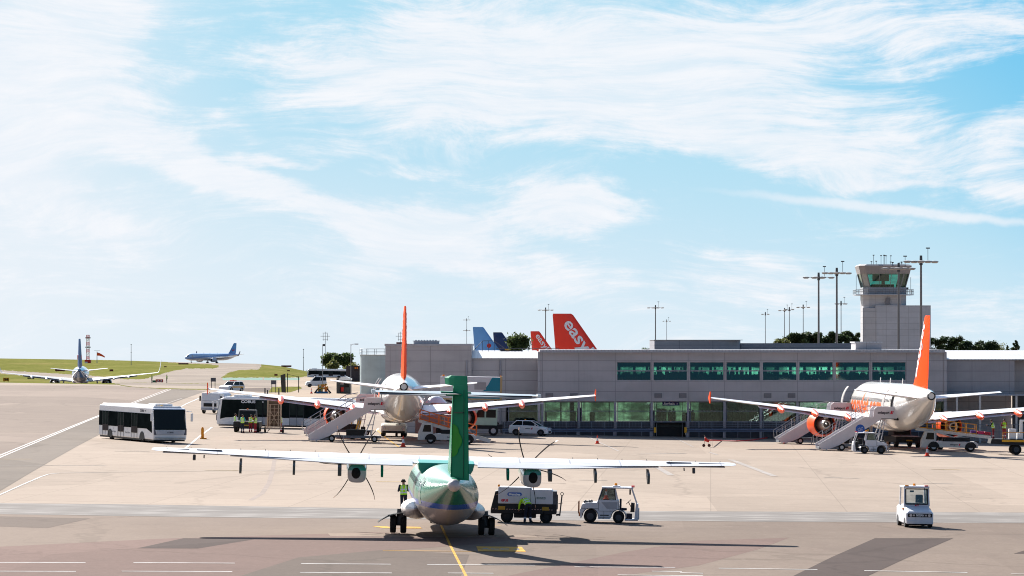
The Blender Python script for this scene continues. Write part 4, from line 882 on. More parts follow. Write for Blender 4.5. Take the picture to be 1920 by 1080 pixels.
# sponsons, main gear, doors
for s_ in (-1, 1):
    m_ = MB(); m_.loft([[(s_ * (xc + rx * math.cos(t)), y, zc + rz * math.sin(t)) for t in [i * math.pi / 10 for i in range(20)]] for y, xc, zc, rx, rz in ((4.2, 1.1, 1.15, .05, .05), (3.2, 1.2, 1.15, .5, .33), (1.6, 1.25, 1.13, .68, .44), (-.6, 1.25, 1.15, .70, .44), (-1.8, 1.28, 1.2, .58, .36), (-2.9, 1.35, 1.26, .32, .2), (-3.5, 1.4, 1.3, .04, .04))])
    m_.build('gear_sponson', PM('sponson_white', (.62, .59, .57), .35, 0, .05, 1, coat=.15), A)
    g = MB(); g.cyl((s_ * 2.05, 0, .42), (s_ * 1.95, .1, 1.1), .13, .17, 12); g.cyl((s_ * 1.75, 0, .43), (s_ * 2.35, 0, .43), .08); g.box(s_ * 1.92 - .09, s_ * 1.92 + .09, -.25, .15, .5, 1.0); g.bar((s_ * 1.6, -.1, .95), (s_ * 2.0, -.1, .45), .06)
    g = g.build('main_gear', PM('gear_dark', (.06, .06, .065), .5, .3), A)
    for q in (-.24, .24): MB().wheel((s_ * 2.05 + q, 0, .43), .43, .28).build('wheel', [RUBBER, PM('wheel_hub_dark', (.12, .12, .12), .5, .4)], g)
    m_ = MB(); rg = []
    for i in range(9):
        q = i / 8; x = 1.75 + q * 1.25; z = 1.0 - .46 * q ** 2.0 - .02; rg.append([(s_ * x, .7, z), (s_ * x, .7, z - .03), (s_ * x, -.5, z - .03), (s_ * x, -.5, z)])
    m_.loft(rg, 0, False); m_.build('gear_door', PM('door_inside', (.10, .10, .10), .8, spec=.02), A)
    m_ = MB(); m_.bar((s_ * 2.2, 0, .62), (s_ * 2.55, 0, .84), .035); m_.bar((s_ * 2.1, .2, .95), (s_ * 2.35, .2, .6), .03); m_.build('gear_door_rod', DGREY, A)
gear(A, 0, 10.77, .22, .15, .36, 1.0, 'nose_gear', .07, False)
# fin, deflected rudder, T-tailplane
m_ = wing_mb([(2.6, -6.2, 0, 6.3, .05, 0), (3.3, -8.3, 0, 4.1, .09, 0), (5.0, -9.5, 0, 3.0, .10, 0), (7.02, -10.7, 0, 1.75, .11, 0), (7.1, -10.75, 0, 1.7, .1, 0)], vert=True); m_.build('fin', GREEN, A)
def rud(zs):
    mb = MB(); rings = []; ca, sa = math.cos(R(27)), math.sin(R(27))
    for z, fw, ch, th in zs:
        pts = [(fw, 0), (fw * .5, th), (0, th), (-ch * .5, th * .6), (-ch, .02), (-ch, -.02), (-ch * .5, -th * .6), (0, -th), (fw * .5, -th)]
        rings.append([(-y * sa + x * ca + .0, -12.35 + y * ca + x * sa, z) for y, x in pts])
    return mb.loft(rings, 0, False)
m_ = rud([(3.02, .05, 1.36, .13), (6.0, .05, 1.12, .11), (7.06, .05, 1.02, .1), (7.10, .95, 1.0, .09), (7.38, 1.05, .97, .09), (7.50, .55, .95, .07)]); ru = m_.build('rudder', GREEN, A, bevel=.02)
ca, sa = math.cos(R(27)), math.sin(R(27))
def rface(u_, z, off=.012):         # u_: distance aft of the hinge along the port face
    th = tab(u_, [(0, .125), (.62, .077), (1.3, .022)]) + off; return (u_ * sa - th * ca, -12.35 - u_ * ca - th * sa, z)
m_ = MB()
prof = []
for i in range(41):
    t = i / 40; z = lerp(3.98, 5.42, t); prof.append((.80 * max(0, math.sin(math.pi * t)) ** .5 * (.80 + .22 * abs(math.cos(2 * math.pi * t))), z))
vs = [rface(0.02, z) for w_, z in prof] + [rface(max(.021, w_), z) for w_, z in prof] ; n = len(prof); m_.add(vs, [(i, i + 1, n + i + 1, n + i) for i in range(n - 1)]); m_.build('leaf_emblem', LEAFG, ru)
m_ = MB(); a, b = rface(1.0, 3.1, .02), rface(.86, 6.9, .02); m_.bar(a, b, .02); a, b = rface(.2, 5.9, .05), rface(.9, 5.92, .05); m_.bar(a, b, .05); m_.bar(rface(.03, 3.1, .02), rface(.03, 6.95, .02), .02); m_.build('tab_line', PM('tab_line_dark', (.004, .05, .03), .5), ru)  # dark green hinge and tab lines on the rudder
m_ = MB(); ts = [(3.66, -12.05, 6.72, .95, .09, 0), (.3, -11.0, 6.7, 1.95, .1, 0)]
mb = wing_mb([(-a, *b) for a, *b in ts] + [(a, *b) for a, *b in ts[::-1]]); tp_ = mb.build('tailplane', PM('tailplane_silver', (.42, .42, .42), .3, .2, .05, 1, coat=.3), A)
for s_ in (-1, 1):
    m_ = MB(); m_.loft([[(s_ * x, -12.3, 6.78), (s_ * x, -12.3, 6.68), (s_ * x, ye, 6.60), (s_ * x, ye, 6.64)] for x, ye in ((.45, -13.2), (3.3, -13.05))], sm=False); m_.build('elevator', PM('elevator_grey', (.34, .35, .34), .35), A)
    m_ = MB(); m_.box(s_ * .35 - .3, s_ * .35 + .3, -12.6, -11.2, 6.62, 6.80); m_.build('root_fairing', GREEN, A)
m_ = MB(); m_.box(-3.65, -3.5, -13.1, -12.0, 6.66, 6.80); m_.box(3.5, 3.65, -13.1, -12.0, 6.66, 6.80); m_.build('tip_caps', CHROME, A)

# ---------------------------------------------------------------- jet airliner builder
JW = PM('jet_white', (.80, .77, .73), .25, 0, .04, .8, coat=.7, dirt=.08)
def jet(name, label, loc, head, paint, fin_m, nac_m, fair_m, L=0.0, S=1.02, wgl=None, tip='fence', text=None, tilt=True, doors=True, detail=True, fin_text=None, group=None, wing_m=None, fth=1.0, tail_m=None, fr=1.0, cat='airplane'):
    t = thing(name, label, cat, loc, 0, group)
    t.rotation_euler = ((Matrix.Rotation(math.atan(.018), 4, 'Y') if tilt else Matrix.Identity(4)) @ Matrix.Rotation(head, 4, 'Z')).to_euler(); t.scale = (S, S, S)
    F = [(16.1 + L, 0, 3.2, .04, .04), (15.8 + L, 0, 3.25, .5, .45), (15 + L, 0, 3.4, 1.05, 1.0), (13.8 + L, 0, 3.6, 1.55, 1.55), (12.4 + L, 0, 3.74, 1.87, 1.92), (11 + L, 0, 3.78, 1.98, 2.07), (4, 0, 3.78, 1.98, 2.07), (-5 - L * .6, 0, 3.78, 1.98, 2.07), (-7.5 - L * .6, 0, 3.86, 1.92, 1.99), (-9.5 - L * .6, 0, 3.98, 1.79, 1.84), (-11.5 - L * .6, 0, 4.18, 1.55, 1.58), (-13.5 - L * .6, 0, 4.45, 1.2, 1.2), (-15.3 - L * .6, 0, 4.7, .84, .84), (-16.8 - L * .6, 0, 4.88, .52, .52), (-17.5 - L * .6, 0, 4.95, .36, .36)]
    F = [(a, b, c, d * fr, e * fr) for a, b, c, d, e in F]; t['_'] = 0; del t['_']; q = -L * .6
    m_ = MB(); m_.loft(fus_rings(F, 40)); m_.build('fuselage', paint, t)
    m_ = MB(); m_.loft([[(r_ * math.cos(a), y, 4.95 + r_ * math.sin(a)) for a in [i * math.pi / 8 for i in range(16)]] for y, r_ in ((-17.48 + q, .37), (-17.62 + q, .33), (-17.5 + q, .25), (-17.3 + q, .2))]); m_.build('exhaust_cone', PM('apu_dark', (.03, .028, .03), .45, .4), t)
    # belly fairing
    m_ = MB(); m_.loft([[(1.75 * k * math.cos(a), y, 2.35 + .75 * k * math.sin(a)) for a in [i * math.pi / 12 for i in range(24)]] for y, k in ((6.5, .15), (5, .8), (2, 1.05), (-2, 1.05), (-4, .8), (-5.5, .15))]); m_.build('belly_fairing', JW if not wgl else paint, t)
    if detail:
        m_ = MB(); k = 0; y = 12.2 + L
        while y > -9 + q:
            for s_ in (-1, 1): fpatch(F, y, y - .24, s_ * R(70), s_ * R(79), .008, 1, 2, mb=m_)
            y -= .533
        m_.build('cabin_windows', PM('cabin_window', (.09, .09, .10), .2), t)
        m_ = MB(); fpatch(F, 15.0 + L, 14.2 + L, -R(60), R(60), .01, 2, 8, mb=m_); m_.build('cockpit_glass', GLASSD, t)
        for nm, yy, wd in (('front_door', 12.0 + L, .85), ('rear_door', -8.9 + q, .80)):
            m_ = MB(); fpatch(F, yy + wd / 2, yy - wd / 2, -R(98), -R(50), .012, 2, 6, mb=m_); dr_ = m_.build(nm, PM('open_doorway', (.035, .03, .03), .8) if doors else PM('door_outline', (.5, .5, .5), .4), t)
            if doors:
                m_ = MB(); rg = [fpt(F, yy, -R(98 - 6 * i), .55) for i in range(9)]; m_.loft([[(p[0], yy + wd / 2 + .15, p[2]), (p[0] - .07, yy + wd / 2 + .15, p[2]), (p[0] - .07, yy + wd / 2 + .95, p[2]), (p[0], yy + wd / 2 + .95, p[2])] for p in rg], 0, False); m_.build('door_leaf', JW, dr_)
        for yy in (6.4, 5.0, -2.2):
            pass
        m_ = MB(); fpatch(F, -6.0 + q, -7.8 + q, R(100), R(128), .01, 2, 4, mb=m_); fpatch(F, 8.5, 6.7, R(100), R(128), .01, 2, 4, mb=m_); m_.build('cargo_door', PM('hold_dark', (.06, .055, .05), .8), t)
        m_ = MB()
        for yy in (-4, 2, 7): m_.bar((0, yy, 5.8), (0, yy - .2, 6.25), .04, .2)
        m_.build('antennas', JW, t)
        m_ = MB(); fpatch(F, -10.6 + q, -12.2 + q, R(172), R(188), .01, 2, 3, mb=m_); m_.build('belly_panel', PM('belly_panel', (.55, .50, .45), .4), t)
    wm = wing_m or WINGW
    wsec = [(17.0, -2.6, 4.30, 1.5, .10, 1), (6.4, 2.9, 3.18, 3.75, .12, 2), (1.7, 5.3, 2.72, 6.1, .13, 3), (0, 5.9, 2.6, 6.6, .13, 3)]
    mb = wing_mb([(-a, *b) for a, *b in wsec] + [(a, *b) for a, *b in wsec[::-1]][1:]); mb.build('wing', wm, t)
    for s_ in (-1, 1):
        if tip == 'fence':
            m_ = MB(); m_.prism([(-2.9, 4.28), (-3.9, 4.85), (-4.25, 4.85), (-4.2, 4.28), (-4.15, 3.82), (-3.9, 3.82)], 'x', s_ * 17.02 - .035, s_ * 17.02 + .035); m_.build('wingtip_fence', ORANGE, t)
        elif tip == 'winglet':
            m_ = MB(); rg = []
            for i in range(7):
                u_ = i / 6; x = 17.0 + .8 * math.sin(u_ * 1.2); z = 4.3 + 2.6 * u_ * u_ + .2 * u_; y = -2.6 - 2.0 * u_; c = lerp(1.5, .6, u_); rg.append([(s_ * x, y, z), (s_ * (x + .05), y - c * .4, z + .0), (s_ * x, y - c, z), (s_ * (x - .07), y - c * .4, z + .04)])
            m_.loft(rg, 0, True); m_.build('winglet', wgl, t)
        for x, yb in ((4.3, -.6), (7.4, -1.5), (10.6, -2.55)):
            m_ = MB(); zc = 2.55 + x * .105; m_.loft([[(s_ * x + .27 * k * math.cos(a), y, zc - dz + .30 * k * math.sin(a)) for a in [i * math.pi / 6 for i in range(12)]] for y, k, dz in ((yb + 1.6, .1, .0), (yb + .7, .8, .12), (yb - .4, 1, .28), (yb - 1.1, .9, .36), (yb - 1.9, .2, .36))]); m_.build('flap_fairing', fair_m, t)
        # flap, trailing edge dropped a little
        m_ = MB(); m_.loft([[(s_ * x, ye + .5, z + .02), (s_ * x, ye + .45, z - .10), (s_ * x, ye - .35, z - .24), (s_ * x, ye - .32, z - .2)] for x, ye, z in ((2.0, -.75, 2.48), (6.4, -.85, 2.98), (12.5, -2.45, 3.72))], sm=False); m_.build('flap', wm, t)
        # engine
        ex, ez = s_ * 5.75, 2.0; ring = lambda y, r_, dz=0: [(ex + r_ * math.cos(a), y, ez + dz + r_ * math.sin(a)) for a in [i * math.pi / 16 for i in range(32)]]
        m_ = MB(); m_.loft([ring(6.4, .86), ring(6.45, .95), ring(6.2, 1.06), ring(5, 1.16), ring(3.8, 1.14), ring(2.75, .99), ring(2.74, .94), ring(3.6, .90), ring(5.6, .84), ring(6.4, .86)], 0, True, False); en = m_.build('engine_cowl', nac_m, t)
        m_ = MB(); m_.loft([ring(5.6, .84), ring(5.55, .1)], 0, False); m_.build('fan', PM('fan_dark', (.03, .03, .033), .5, .5), en); MB().cyl((ex, 3.5, ez), (ex, 3.45, ez), .95, .95, 24).build('bypass_duct', MATS['fan_dark'], en)
        m_ = MB(); m_.loft([ring(4.2, .66), ring(3.0, .62), ring(2.3, .50), ring(1.75, .38), ring(1.74, .34)], 0, True); m_.build('core_nozzle', PM('nozzle_metal', (.45, .42, .40), .35, .8), en)
        m_ = MB(); m_.loft([ring(1.9, .30), ring(1.5, .2), ring(1.2, .04)], 0, True); m_.build('exhaust_plug', PM('plug_dark', (.05, .045, .045), .5, .5), en)
        m_ = MB(); m_.prism([(5.6, ez + 1.1), (5.2, ez + 1.3), (3.4, 3.35), (0.6, 3.0), (.4, 2.9), (1.9, ez + .48), (3.0, ez + .75)], 'x', ex - .14, ex + .14); m_.build('pylon', PM('pylon_grey', (.36, .34, .33), .4), t)
    # tail surfaces
    ts = [(6.2, -15.2 + q, 5.35, 1.45, .09, 0), (.7, -12.0 + q, 4.72, 3.9, .10, 0), (.2, -11.8 + q, 4.7, 4.0, .1, 0)]
    for s_ in (-1, 1): wing_mb([(s_ * a, *b) for a, *b in (ts if s_ < 0 else ts[::-1])]).build('tailplane', tail_m or wm, t)
    m_ = wing_mb([(5.3, -7.9 + q, 0, 7.6, .045, 0), (5.9, -9.7 + q, 0, 6.1, .085 * fth, 0), (6.6, -10.5 + q, 0, 5.45, .09 * fth, 0), (11.6, -14.05 + q, 0, 2.3, .10 * fth, 0), (11.76, -14.3 + q, 0, 2.0, .09 * fth, 0)], vert=True); fn = m_.build('fin', fin_m, t)
    if fin_text:
        fin_text(fn, q)
    gear(t, 3.8, 0, .58, .42, .93, 2.5, 'main_gear', .14, detail); gear(t, -3.8, 0, .58, .42, .93, 2.5, 'main_gear', .14, detail)
    ng = gear(t, 0, 11.04 + L, .38, .22, .5, 1.9, 'nose_gear', .09, detail)
    if text:
        for s_ in (True, False): fus_text(text, F, 3.2, 3.62, 3.3, 15.5, TXT_ORANGE, t, s_, .055, 'airline_lettering')
        fus_text(text, F, -1.0, 5.25, 1.0, 11.0, PM('reflected_orange', (.85, .42, .28), .4), t, True, .02, 'airline_lettering')  # faint upper row: reflection of the big letters, painted on as text
    return t, F
def fin_words(body, size, width, y, z, ang, mat, sides=(-1, 1), sh=0.0):
    def f(fn, q):
        for s_ in sides:
            mb = text_mb(body, size, .035, sh, width, cut=.3)
            mb.xf(Matrix.Translation((s_ * .31, y + q, z)) @ Matrix.Rotation(math.pi / 2 if s_ > 0 else -math.pi / 2, 4, 'Z') @ Matrix.Rotation(math.pi / 2, 4, 'X') @ Matrix.Rotation(R(-ang if s_ > 0 else ang), 4, 'Z'))
            for i, p in enumerate(mb.v):       # lie on the tapering side of the fin
                le = tab(p[2], [(5.9, -9.7), (6.6, -10.5), (11.6, -14.05)]); ch = tab(p[2], [(5.9, 6.1), (6.6, 5.45), (11.6, 2.3)]); tt = tab(p[2], [(5.9, .085), (6.6, .09), (11.6, .1)]); x = max(.001, min(.999, (le - (p[1] - q)) / ch))
                yt = 5 * tt * (.2969 * math.sqrt(x) - .126 * x - .3516 * x * x + .2843 * x ** 3 - .1015 * x ** 4); hw = (yt + .02 * x * (1 - x) if s_ > 0 else yt * .8) * ch + .03; mb.v[i] = (s_ * hw, p[1], p[2])
            mb.build('fin_lettering', mat, fn)
    return f
FINO = PM('fin_orange', (1.0, .075, .004), .5, 0, .04, 1, spec=.03)
lx = D(751, 343)
JL, F1 = jet('jet_airliner', 'white jet with orange fin parked nose in beside the left terminal wing', (lx.x, 343, gz(lx.x, 343)), R(2.3), JW, FINO, ORANGE, ORANGE, text='easyJet.com', fin_text=fin_words('easyJet', 1.7, 5.6, -12.75, 8.9, 56, TXT_WHITE), group='white and orange jets at the terminal')
rx0 = 34.6
JR, F2 = jet('jet_airliner', 'white jet with orange fin and big orange lettering parked at the right', (rx0, 344.0, gz(rx0, 344)), R(4.6), JW, FINO, ORANGE, ORANGE, text='easyJet.com', fin_text=fin_words('easyJet', 1.7, 5.6, -12.75, 8.9, 56, TXT_WHITE), group='white and orange jets at the terminal')
# jets standing behind the terminal: only their fins show
REDFIN = PM('red_fin', (.90, .04, .008), .35, 0, .05, 1, coat=.4); LBLUE = PM('light_blue_paint', (.16, .38, .74), .35, 0, .05, 1, coat=.5); DBLUE = PM('dark_blue_fin', (.008, .02, .10), .35, coat=.4)
def hidden_jet(label, px_te, top, d, head, fin_m, ft, S=1.0):
    # px_te: photo column of the fin's top trailing corner
    H = CH + (HY - top) / FPX * d; X = XX(px_te, d); f = Vector((-math.sin(head), math.cos(head))); b = Vector((X, d)) + f * 16.3 * S
    jet('jet_airliner', label, (b.x, b.y, H - 11.76 * S), head, JW, fin_m, JW, JW, tilt=False, doors=False, detail=False, fin_text=ft, S=S, group='jets parked behind the terminal')
hidden_jet('large red tail fin with white lettering rising behind the terminal roof', 1037, 588, 418, R(-82), REDFIN, fin_words('easyJet', 1.9, 6.3, -12.95, 8.35, 55, TXT_WHITE), 1.0)
hidden_jet('small red tail fin with white lettering left of the large red fin', 995, 621, 960, R(-80), REDFIN, fin_words('easyJet', 1.9, 6.3, -12.95, 8.35, 55, TXT_WHITE), 1.05)
def red_spot(fn, q):
    m_ = MB(); 
    for s_ in (-1, 1): m_.cyl((s_ * .2, -13.0 + q, 7.9), (s_ * .27, -13.0 + q, 7.9), .45, n=16)
    m_.build('red_roundel', REDP, fn)
def yel(fn, q):
    m_ = MB(); m_.box(-.28, .28, -13.5 + q, -11.2 + q, 7.1, 7.7); m_.build('yellow_band', YELLOW, fn)
hidden_jet('light blue tail fin with a small red spot behind the terminal', 887, 613, 900, R(-80), LBLUE, red_spot, 1.15)
hidden_jet('dark blue tail fin with yellow band tucked behind the light blue fin', 925, 623, 960, R(-78), DBLUE, yel, 1.05)
# blue jets on the airfield
BLIV = livery('blue_jet_livery', [(0, (.30, .29, .30)), (3.3, (.08, .18, .40)), (4.9, (.15, .30, .55))], .25, .7); BL2 = livery('blue_white_livery', [(0, (.62, .62, .62)), (3.2, (.70, .70, .72)), (3.9, (.18, .32, .62)), (4.75, (.45, .62, .82))], .3, .6, slant=.06)
def smile(fn, q):
    m_ = MB()
    for s_ in (-1, 1): m_.tube([(s_ * .3, -13.4 + .9 * math.cos(a) + q, 8.2 + .9 * math.sin(a)) for a in [math.pi + i * math.pi / 8 for i in range(9)]], .16, 6)
    m_.build('smile_emblem', REDP, fn)
p7 = D(152, 880)
jet('jet_airliner', 'blue jet taxiing away beyond the apron edge, seen from directly behind', (XX(151, 880), 880, CH - (735 - HY) * 880 / FPX), R(5.6), BLIV, PM('fin_blue', (.03, .085, .23), .4, spec=.1), PM('nac_dark', (.10, .10, .11), .4), WINGW, S=1.05, fth=2.2, wing_m=PM('grey_wing', (.30, .31, .33), .5), wgl=PM('winglet_white', (.6, .65, .72), .4), tip='winglet', tilt=False, doors=False, fin_text=smile, fr=.93, group='blue jets on the airfield')
p5 = (XX(398, 2400), 2400, CH - (681.5 - HY) * 2400 / FPX)
jet('jet_airliner', 'long blue and white jet on the skyline runway, seen from its side', p5, R(139), BL2, PM('fin_midblue', (.10, .28, .60), .35, coat=.4), PM('nac_pale', (.55, .56, .6), .35), WINGW, L=5.6, S=1.10, wgl=PM('winglet_dark', (.08, .1, .2), .4), tip='winglet', tilt=False, doors=False, fin_text=smile, group='blue jets on the airfield')
# ================================================================ VEHICLES
PM('tractor_white', (.66, .66, .69), .4, 0, .06, 1.5, coat=.1, dirt=.55); TRW = MATS['tractor_white']
HEADL = PM('headlamp_glass', (.55, .56, .58), .1, .3)
SMOKE = glass_mat('vehicle_glass', (.62, .68, .70), .04)
def wheels(t, pts, r, w_, ax='y', hub=STEEL):
    for p in pts: MB().wheel(p, r, w_, ax).build('wheel', [RUBBER, hub], t)
def beacon(t, p, m=AMBER, r=.08):
    mb = MB(); mb.cyl(p, (p[0], p[1], p[2] + r * 1.5), r, r * .8, 12); mb.build('beacon', m, t)
# baggage tractor, drawn in profile: x forward, y to its left
def tractor(label, loc, rz, cone=True, group='white baggage tractors'):
    t = thing('baggage_tractor', label, 'tractor', loc, rz, group); slope(t); W2 = .68
    c = lambda p: (p[0] - 1.47, p[1])
    arch = lambda cx_, r_: [(cx_ + r_ * math.cos(a), .36 + r_ * math.sin(a)) for a in [math.pi * (1.05 - .11 * i) for i in range(11)]]
    body = [(0.02, .20), (.0, .66), (.04, .73), (.10, .93), (.30, 1.0), (.84, 1.02), (.90, 1.16), (1.02, 1.16), (1.28, .64), (2.0, .64), (2.05, .60), (2.25, .48), (2.28, .18), (2.26, .18)] 
    low = [(2.2, .18)] + arch(1.94, .37)[::-1][0:0]
    poly = body + [(2.31, .30)] + [(1.94 + .36 * math.cos(a), .30 + .36 * math.sin(a)) for a in [math.pi * i / 8 for i in range(9)]] + [(1.5, .2), (.92, .2)] + [(.5 + .40 * math.cos(a), .32 + .40 * math.sin(a)) for a in [math.pi * i / 8 for i in range(9)]]
    poly = [(0.02, .22), (.0, .66), (.04, .73), (.10, .93), (.30, 1.0), (.84, 1.02), (.90, 1.16), (1.95, 1.16), (1.98, .64), (2.2, .62), (2.33, .46), (2.33, .28)] + [(1.94 + .36 * math.cos(a), .30 + .36 * math.sin(a)) for a in [math.pi * i / 8 for i in range(9)]] + [(1.5, .2), (.92, .2)] + [(.5 + .40 * math.cos(a), .32 + .40 * math.sin(a)) for a in [math.pi * i / 8 for i in range(9)]] + [(.08, .22)]
    MB().prism([c(p) for p in poly], 'y', -W2, W2).build('body', TRW, t, bevel=.03)
    for s_ in (-1, 1):
        m_ = MB(); y0_, y1_ = sorted((s_ * (W2 + .001), s_ * (W2 + .006)))
        for a_, b_, z_ in ((.05, .92, .72), (.95, 1.95, .60), (.93, 1.5, .28)): m_.box(c((a_, 0))[0], c((b_, 0))[0], y0_, y1_, z_ - .008, z_ + .008)
        for x_, za, zb in ((.93, .62, 1.12), (1.94, .68, 1.12), (1.2, .22, .6)): m_.box(c((x_, 0))[0] - .008, c((x_, 0))[0] + .008, y0_, y1_, za, zb)
        m_.box(c((1.0, 0))[0], c((1.45, 0))[0], y0_, y1_, .36, .42); m_.build('panel_seams', DGREY, t)
        for x_ in (.52, 1.94): rr = .385 if x_ < 1 else .345; m_ = MB(); m_.loft([[(c((x_, 0))[0] + q * math.cos(a), yy, .33 + q * math.sin(a)) for a in [math.pi * i / 12 for i in range(13)]] for q, yy in ((rr, s_ * (W2 + .004)), (rr + .03, s_ * (W2 + .008)), (rr + .03, s_ * (W2 - .02)))], 0, True, False, False); m_.build('arch_trim', BLACK, t)
    MB().prism([c(p) for p in [(1.06, 1.06), (1.35, .72), (1.86, .72), (1.88, 1.06)]], 'y', -W2 - .012, -W2 - .002).build('side_panel', PM('side_panel_grey', (.40, .40, .43), .4, 0, .2), t, bevel=.02)
    m_ = MB(); m_.box(*[q - 1.47 for q in (2.25, 2.92)], -W2 + .03, W2 - .03, .14, .22); m_.prism([c(p) for p in [(2.72, .16), (2.80, 1.0), (2.93, .98), (2.93, .16)]], 'y', -W2, W2); m_.build('front_panel', TRW, t, bevel=.03)
    for s_ in (-1, 1):
        y = s_ * (W2 - .05); f = MB()
        P = [c(p) for p in [(.92, 1.14), (1.12, 1.74), (1.74, 1.74), (1.80, 1.14)]]
        for a, b in zip(P, P[1:]): f.bar((a[0], y, a[1]), (b[0], y, b[1]), .06)
        fr = f.build('cab_frame', TRW, t)
        f = MB()
        for a, b in zip(P, P[1:] + P[:1]):
            k = lambda q: (lerp(q[0], P[0][0] * .5 + P[2][0] * .5, .06), lerp(q[1], 1.44, .08)); a2, b2 = k(a), k(b); f.bar((a2[0], y - s_ * -.02, a2[1]), (b2[0], y - s_ * -.02, b2[1]), .045)
        f.build('window_seal', BLACK, fr)
        MB().prism([(lerp(q[0], -.05, .08), lerp(q[1], 1.44, .08)) for q in P], 'y', y - .006, y + .006).build('side_window', SMOKE, fr)
        m_ = MB(); m_.bar((c((1.80, 0))[0], y, 1.14), (c((1.98, 0))[0], y, .64), .05); m_.bar((c((1.74, 0))[0], y, 1.74), (c((1.92, 0))[0], y, 1.0), .05); m_.bar((c((2.58, 0))[0], y, 1.74), (c((2.86, 0))[0], y, .95), .06); m_.build('cab_post', TRW, t)
    m_ = MB(); m_.box(c((1.08, 0))[0], c((2.66, 0))[0], -W2 - .02, W2 + .02, 1.74, 1.81); m_.box(c((1.62, 0))[0], c((2.0, 0))[0], -.3, .3, 1.81, 1.87); m_.build('roof', TRW, t, bevel=.02)
    beacon(t, (c((1.78, 0))[0], 0, 1.87)); 
    for s_ in (-1, 1): MB().box(c((2.56, 0))[0], c((2.72, 0))[0], s_ * .5 - .1, s_ * .5 + .1, 1.812, 1.87).build('marker_light', REDL, t)
    MB().box(c((2.46, 0))[0], c((2.54, 0))[0], -W2 - .04, -W2 + .1, 1.45, 1.72).build('mirror', BLACK, t)
    m_ = MB(); m_.box(c((1.98, 0))[0], c((2.35, 0))[0], .0, .5, .62, .74); m_.box(c((1.98, 0))[0], c((2.08, 0))[0], .0, .5, .74, 1.2); m_.box(c((2.28, 0))[0], c((2.62, 0))[0], -.35, .05, .2, .48); m_.build('seat', NAVY, t, bevel=.03)
    m_ = MB(); m_.loft([[(c((2.42, 0))[0] + .17 * math.cos(a) * .75 + k1, .22 + .19 * math.sin(a), 1.06 + .12 * math.cos(a) + k2) for a in [i * math.pi / 8 for i in range(16)]] for k1, k2 in ((0, 0), (.012, -.02))], 0, True, False); m_.bar((c((2.42, 0))[0], .22, 1.05), (c((2.66, 0))[0], .22, .6), .04); m_.prism([c(p) for p in [(2.52, .55), (2.56, 1.02), (2.74, 1.0), (2.74, .55)]], 'y', -.05, .55); m_.build('steering_column', BLACK, t)
    wheels(t, [(c((.52, 0))[0], s_ * (W2 - .1), .33) for s_ in (-1, 1)], .335, .22, hub=DGREY); wheels(t, [(c((1.94, 0))[0], s_ * (W2 - .1), .29) for s_ in (-1, 1)], .295, .18, hub=DGREY)
    m_ = MB(); [m_.ell((c((x, 0))[0], y, 1.04), (.09, .10, .09), 8, 6) for x, y in ((.25, -.3), (.48, -.35), (.42, .1), (.55, .3))]; m_.box(c((.2, 0))[0], c((.6, 0))[0], -.25, .2, .99, 1.07); m_.build('engine_parts', DGREY, t)
    m_ = MB()
    for y in (-.5, .5): m_.box(c((-.10, 0))[0], c((-.04, 0))[0], y - .03, y + .03, .45, 1.05)
    m_.box(c((-.07, 0))[0], c((.03, 0))[0], -.15, .15, .3, .5); m_.build('tow_hitch', PM('rusty_brown', (.28, .12, .06), .7), t)
    m_ = MB(); m_.box(c((2.92, 0))[0], c((2.98, 0))[0], -.55, .55, .2, .75); m_.build('bumper', GREYP, t, bevel=.02)
    return t
g = G(1142, 979.5)
TRA = tractor('open cab white baggage tractor in profile beside the ground power unit', g, R(-2))
def cone_mb(h=.75):
    m_ = MB(); m_.box(-h * .27, h * .27, -h * .27, h * .27, 0, h * .06, 0)
    z = [(.06, .20), (.36, .135), (.36, .135), (.70, .075), (.70, .075), (1, .028)]
    for i, mt in ((0, 0), (2, 1), (4, 0)):
        m_.cyl((0, 0, h * z[i][0]), (0, 0, h * z[i + 1][0]), h * z[i][1], h * z[i + 1][1], 14, mt)
    return m_
REDC = PM('cone_red', (.78, .05, .015), .5, 0, .05)
CONE = None
def cone(label, p, h=.75, rz=0):
    o = cone_mb(h).build('traffic_cone', [REDC, PM('cone_white', (.75, .75, .75), .5)]); o.location = p; o.rotation_euler = (0, 0, rz)
    return tag(o, label, 'traffic cone', 'red and white traffic cones')
cone('red and white cone standing upright inside the tractor cab window', g + Vector((-.15, .1, 1.17)), .56)
cone('red and white cone in front of the left jet on the yellow line', G(756, 838), .95)
cone('red and white cone alone on the apron in front of the terminal glazing', G(1120, 832), .78)
cone('red and white cone in front of the right jet under its tail', G(1738, 855), .85)
cone('small red cone under the orange engine of the right jet', G(1471, 831), .5)
cone('dark red cone by the equipment at the edge of the far concrete', G(584, 738), .9)
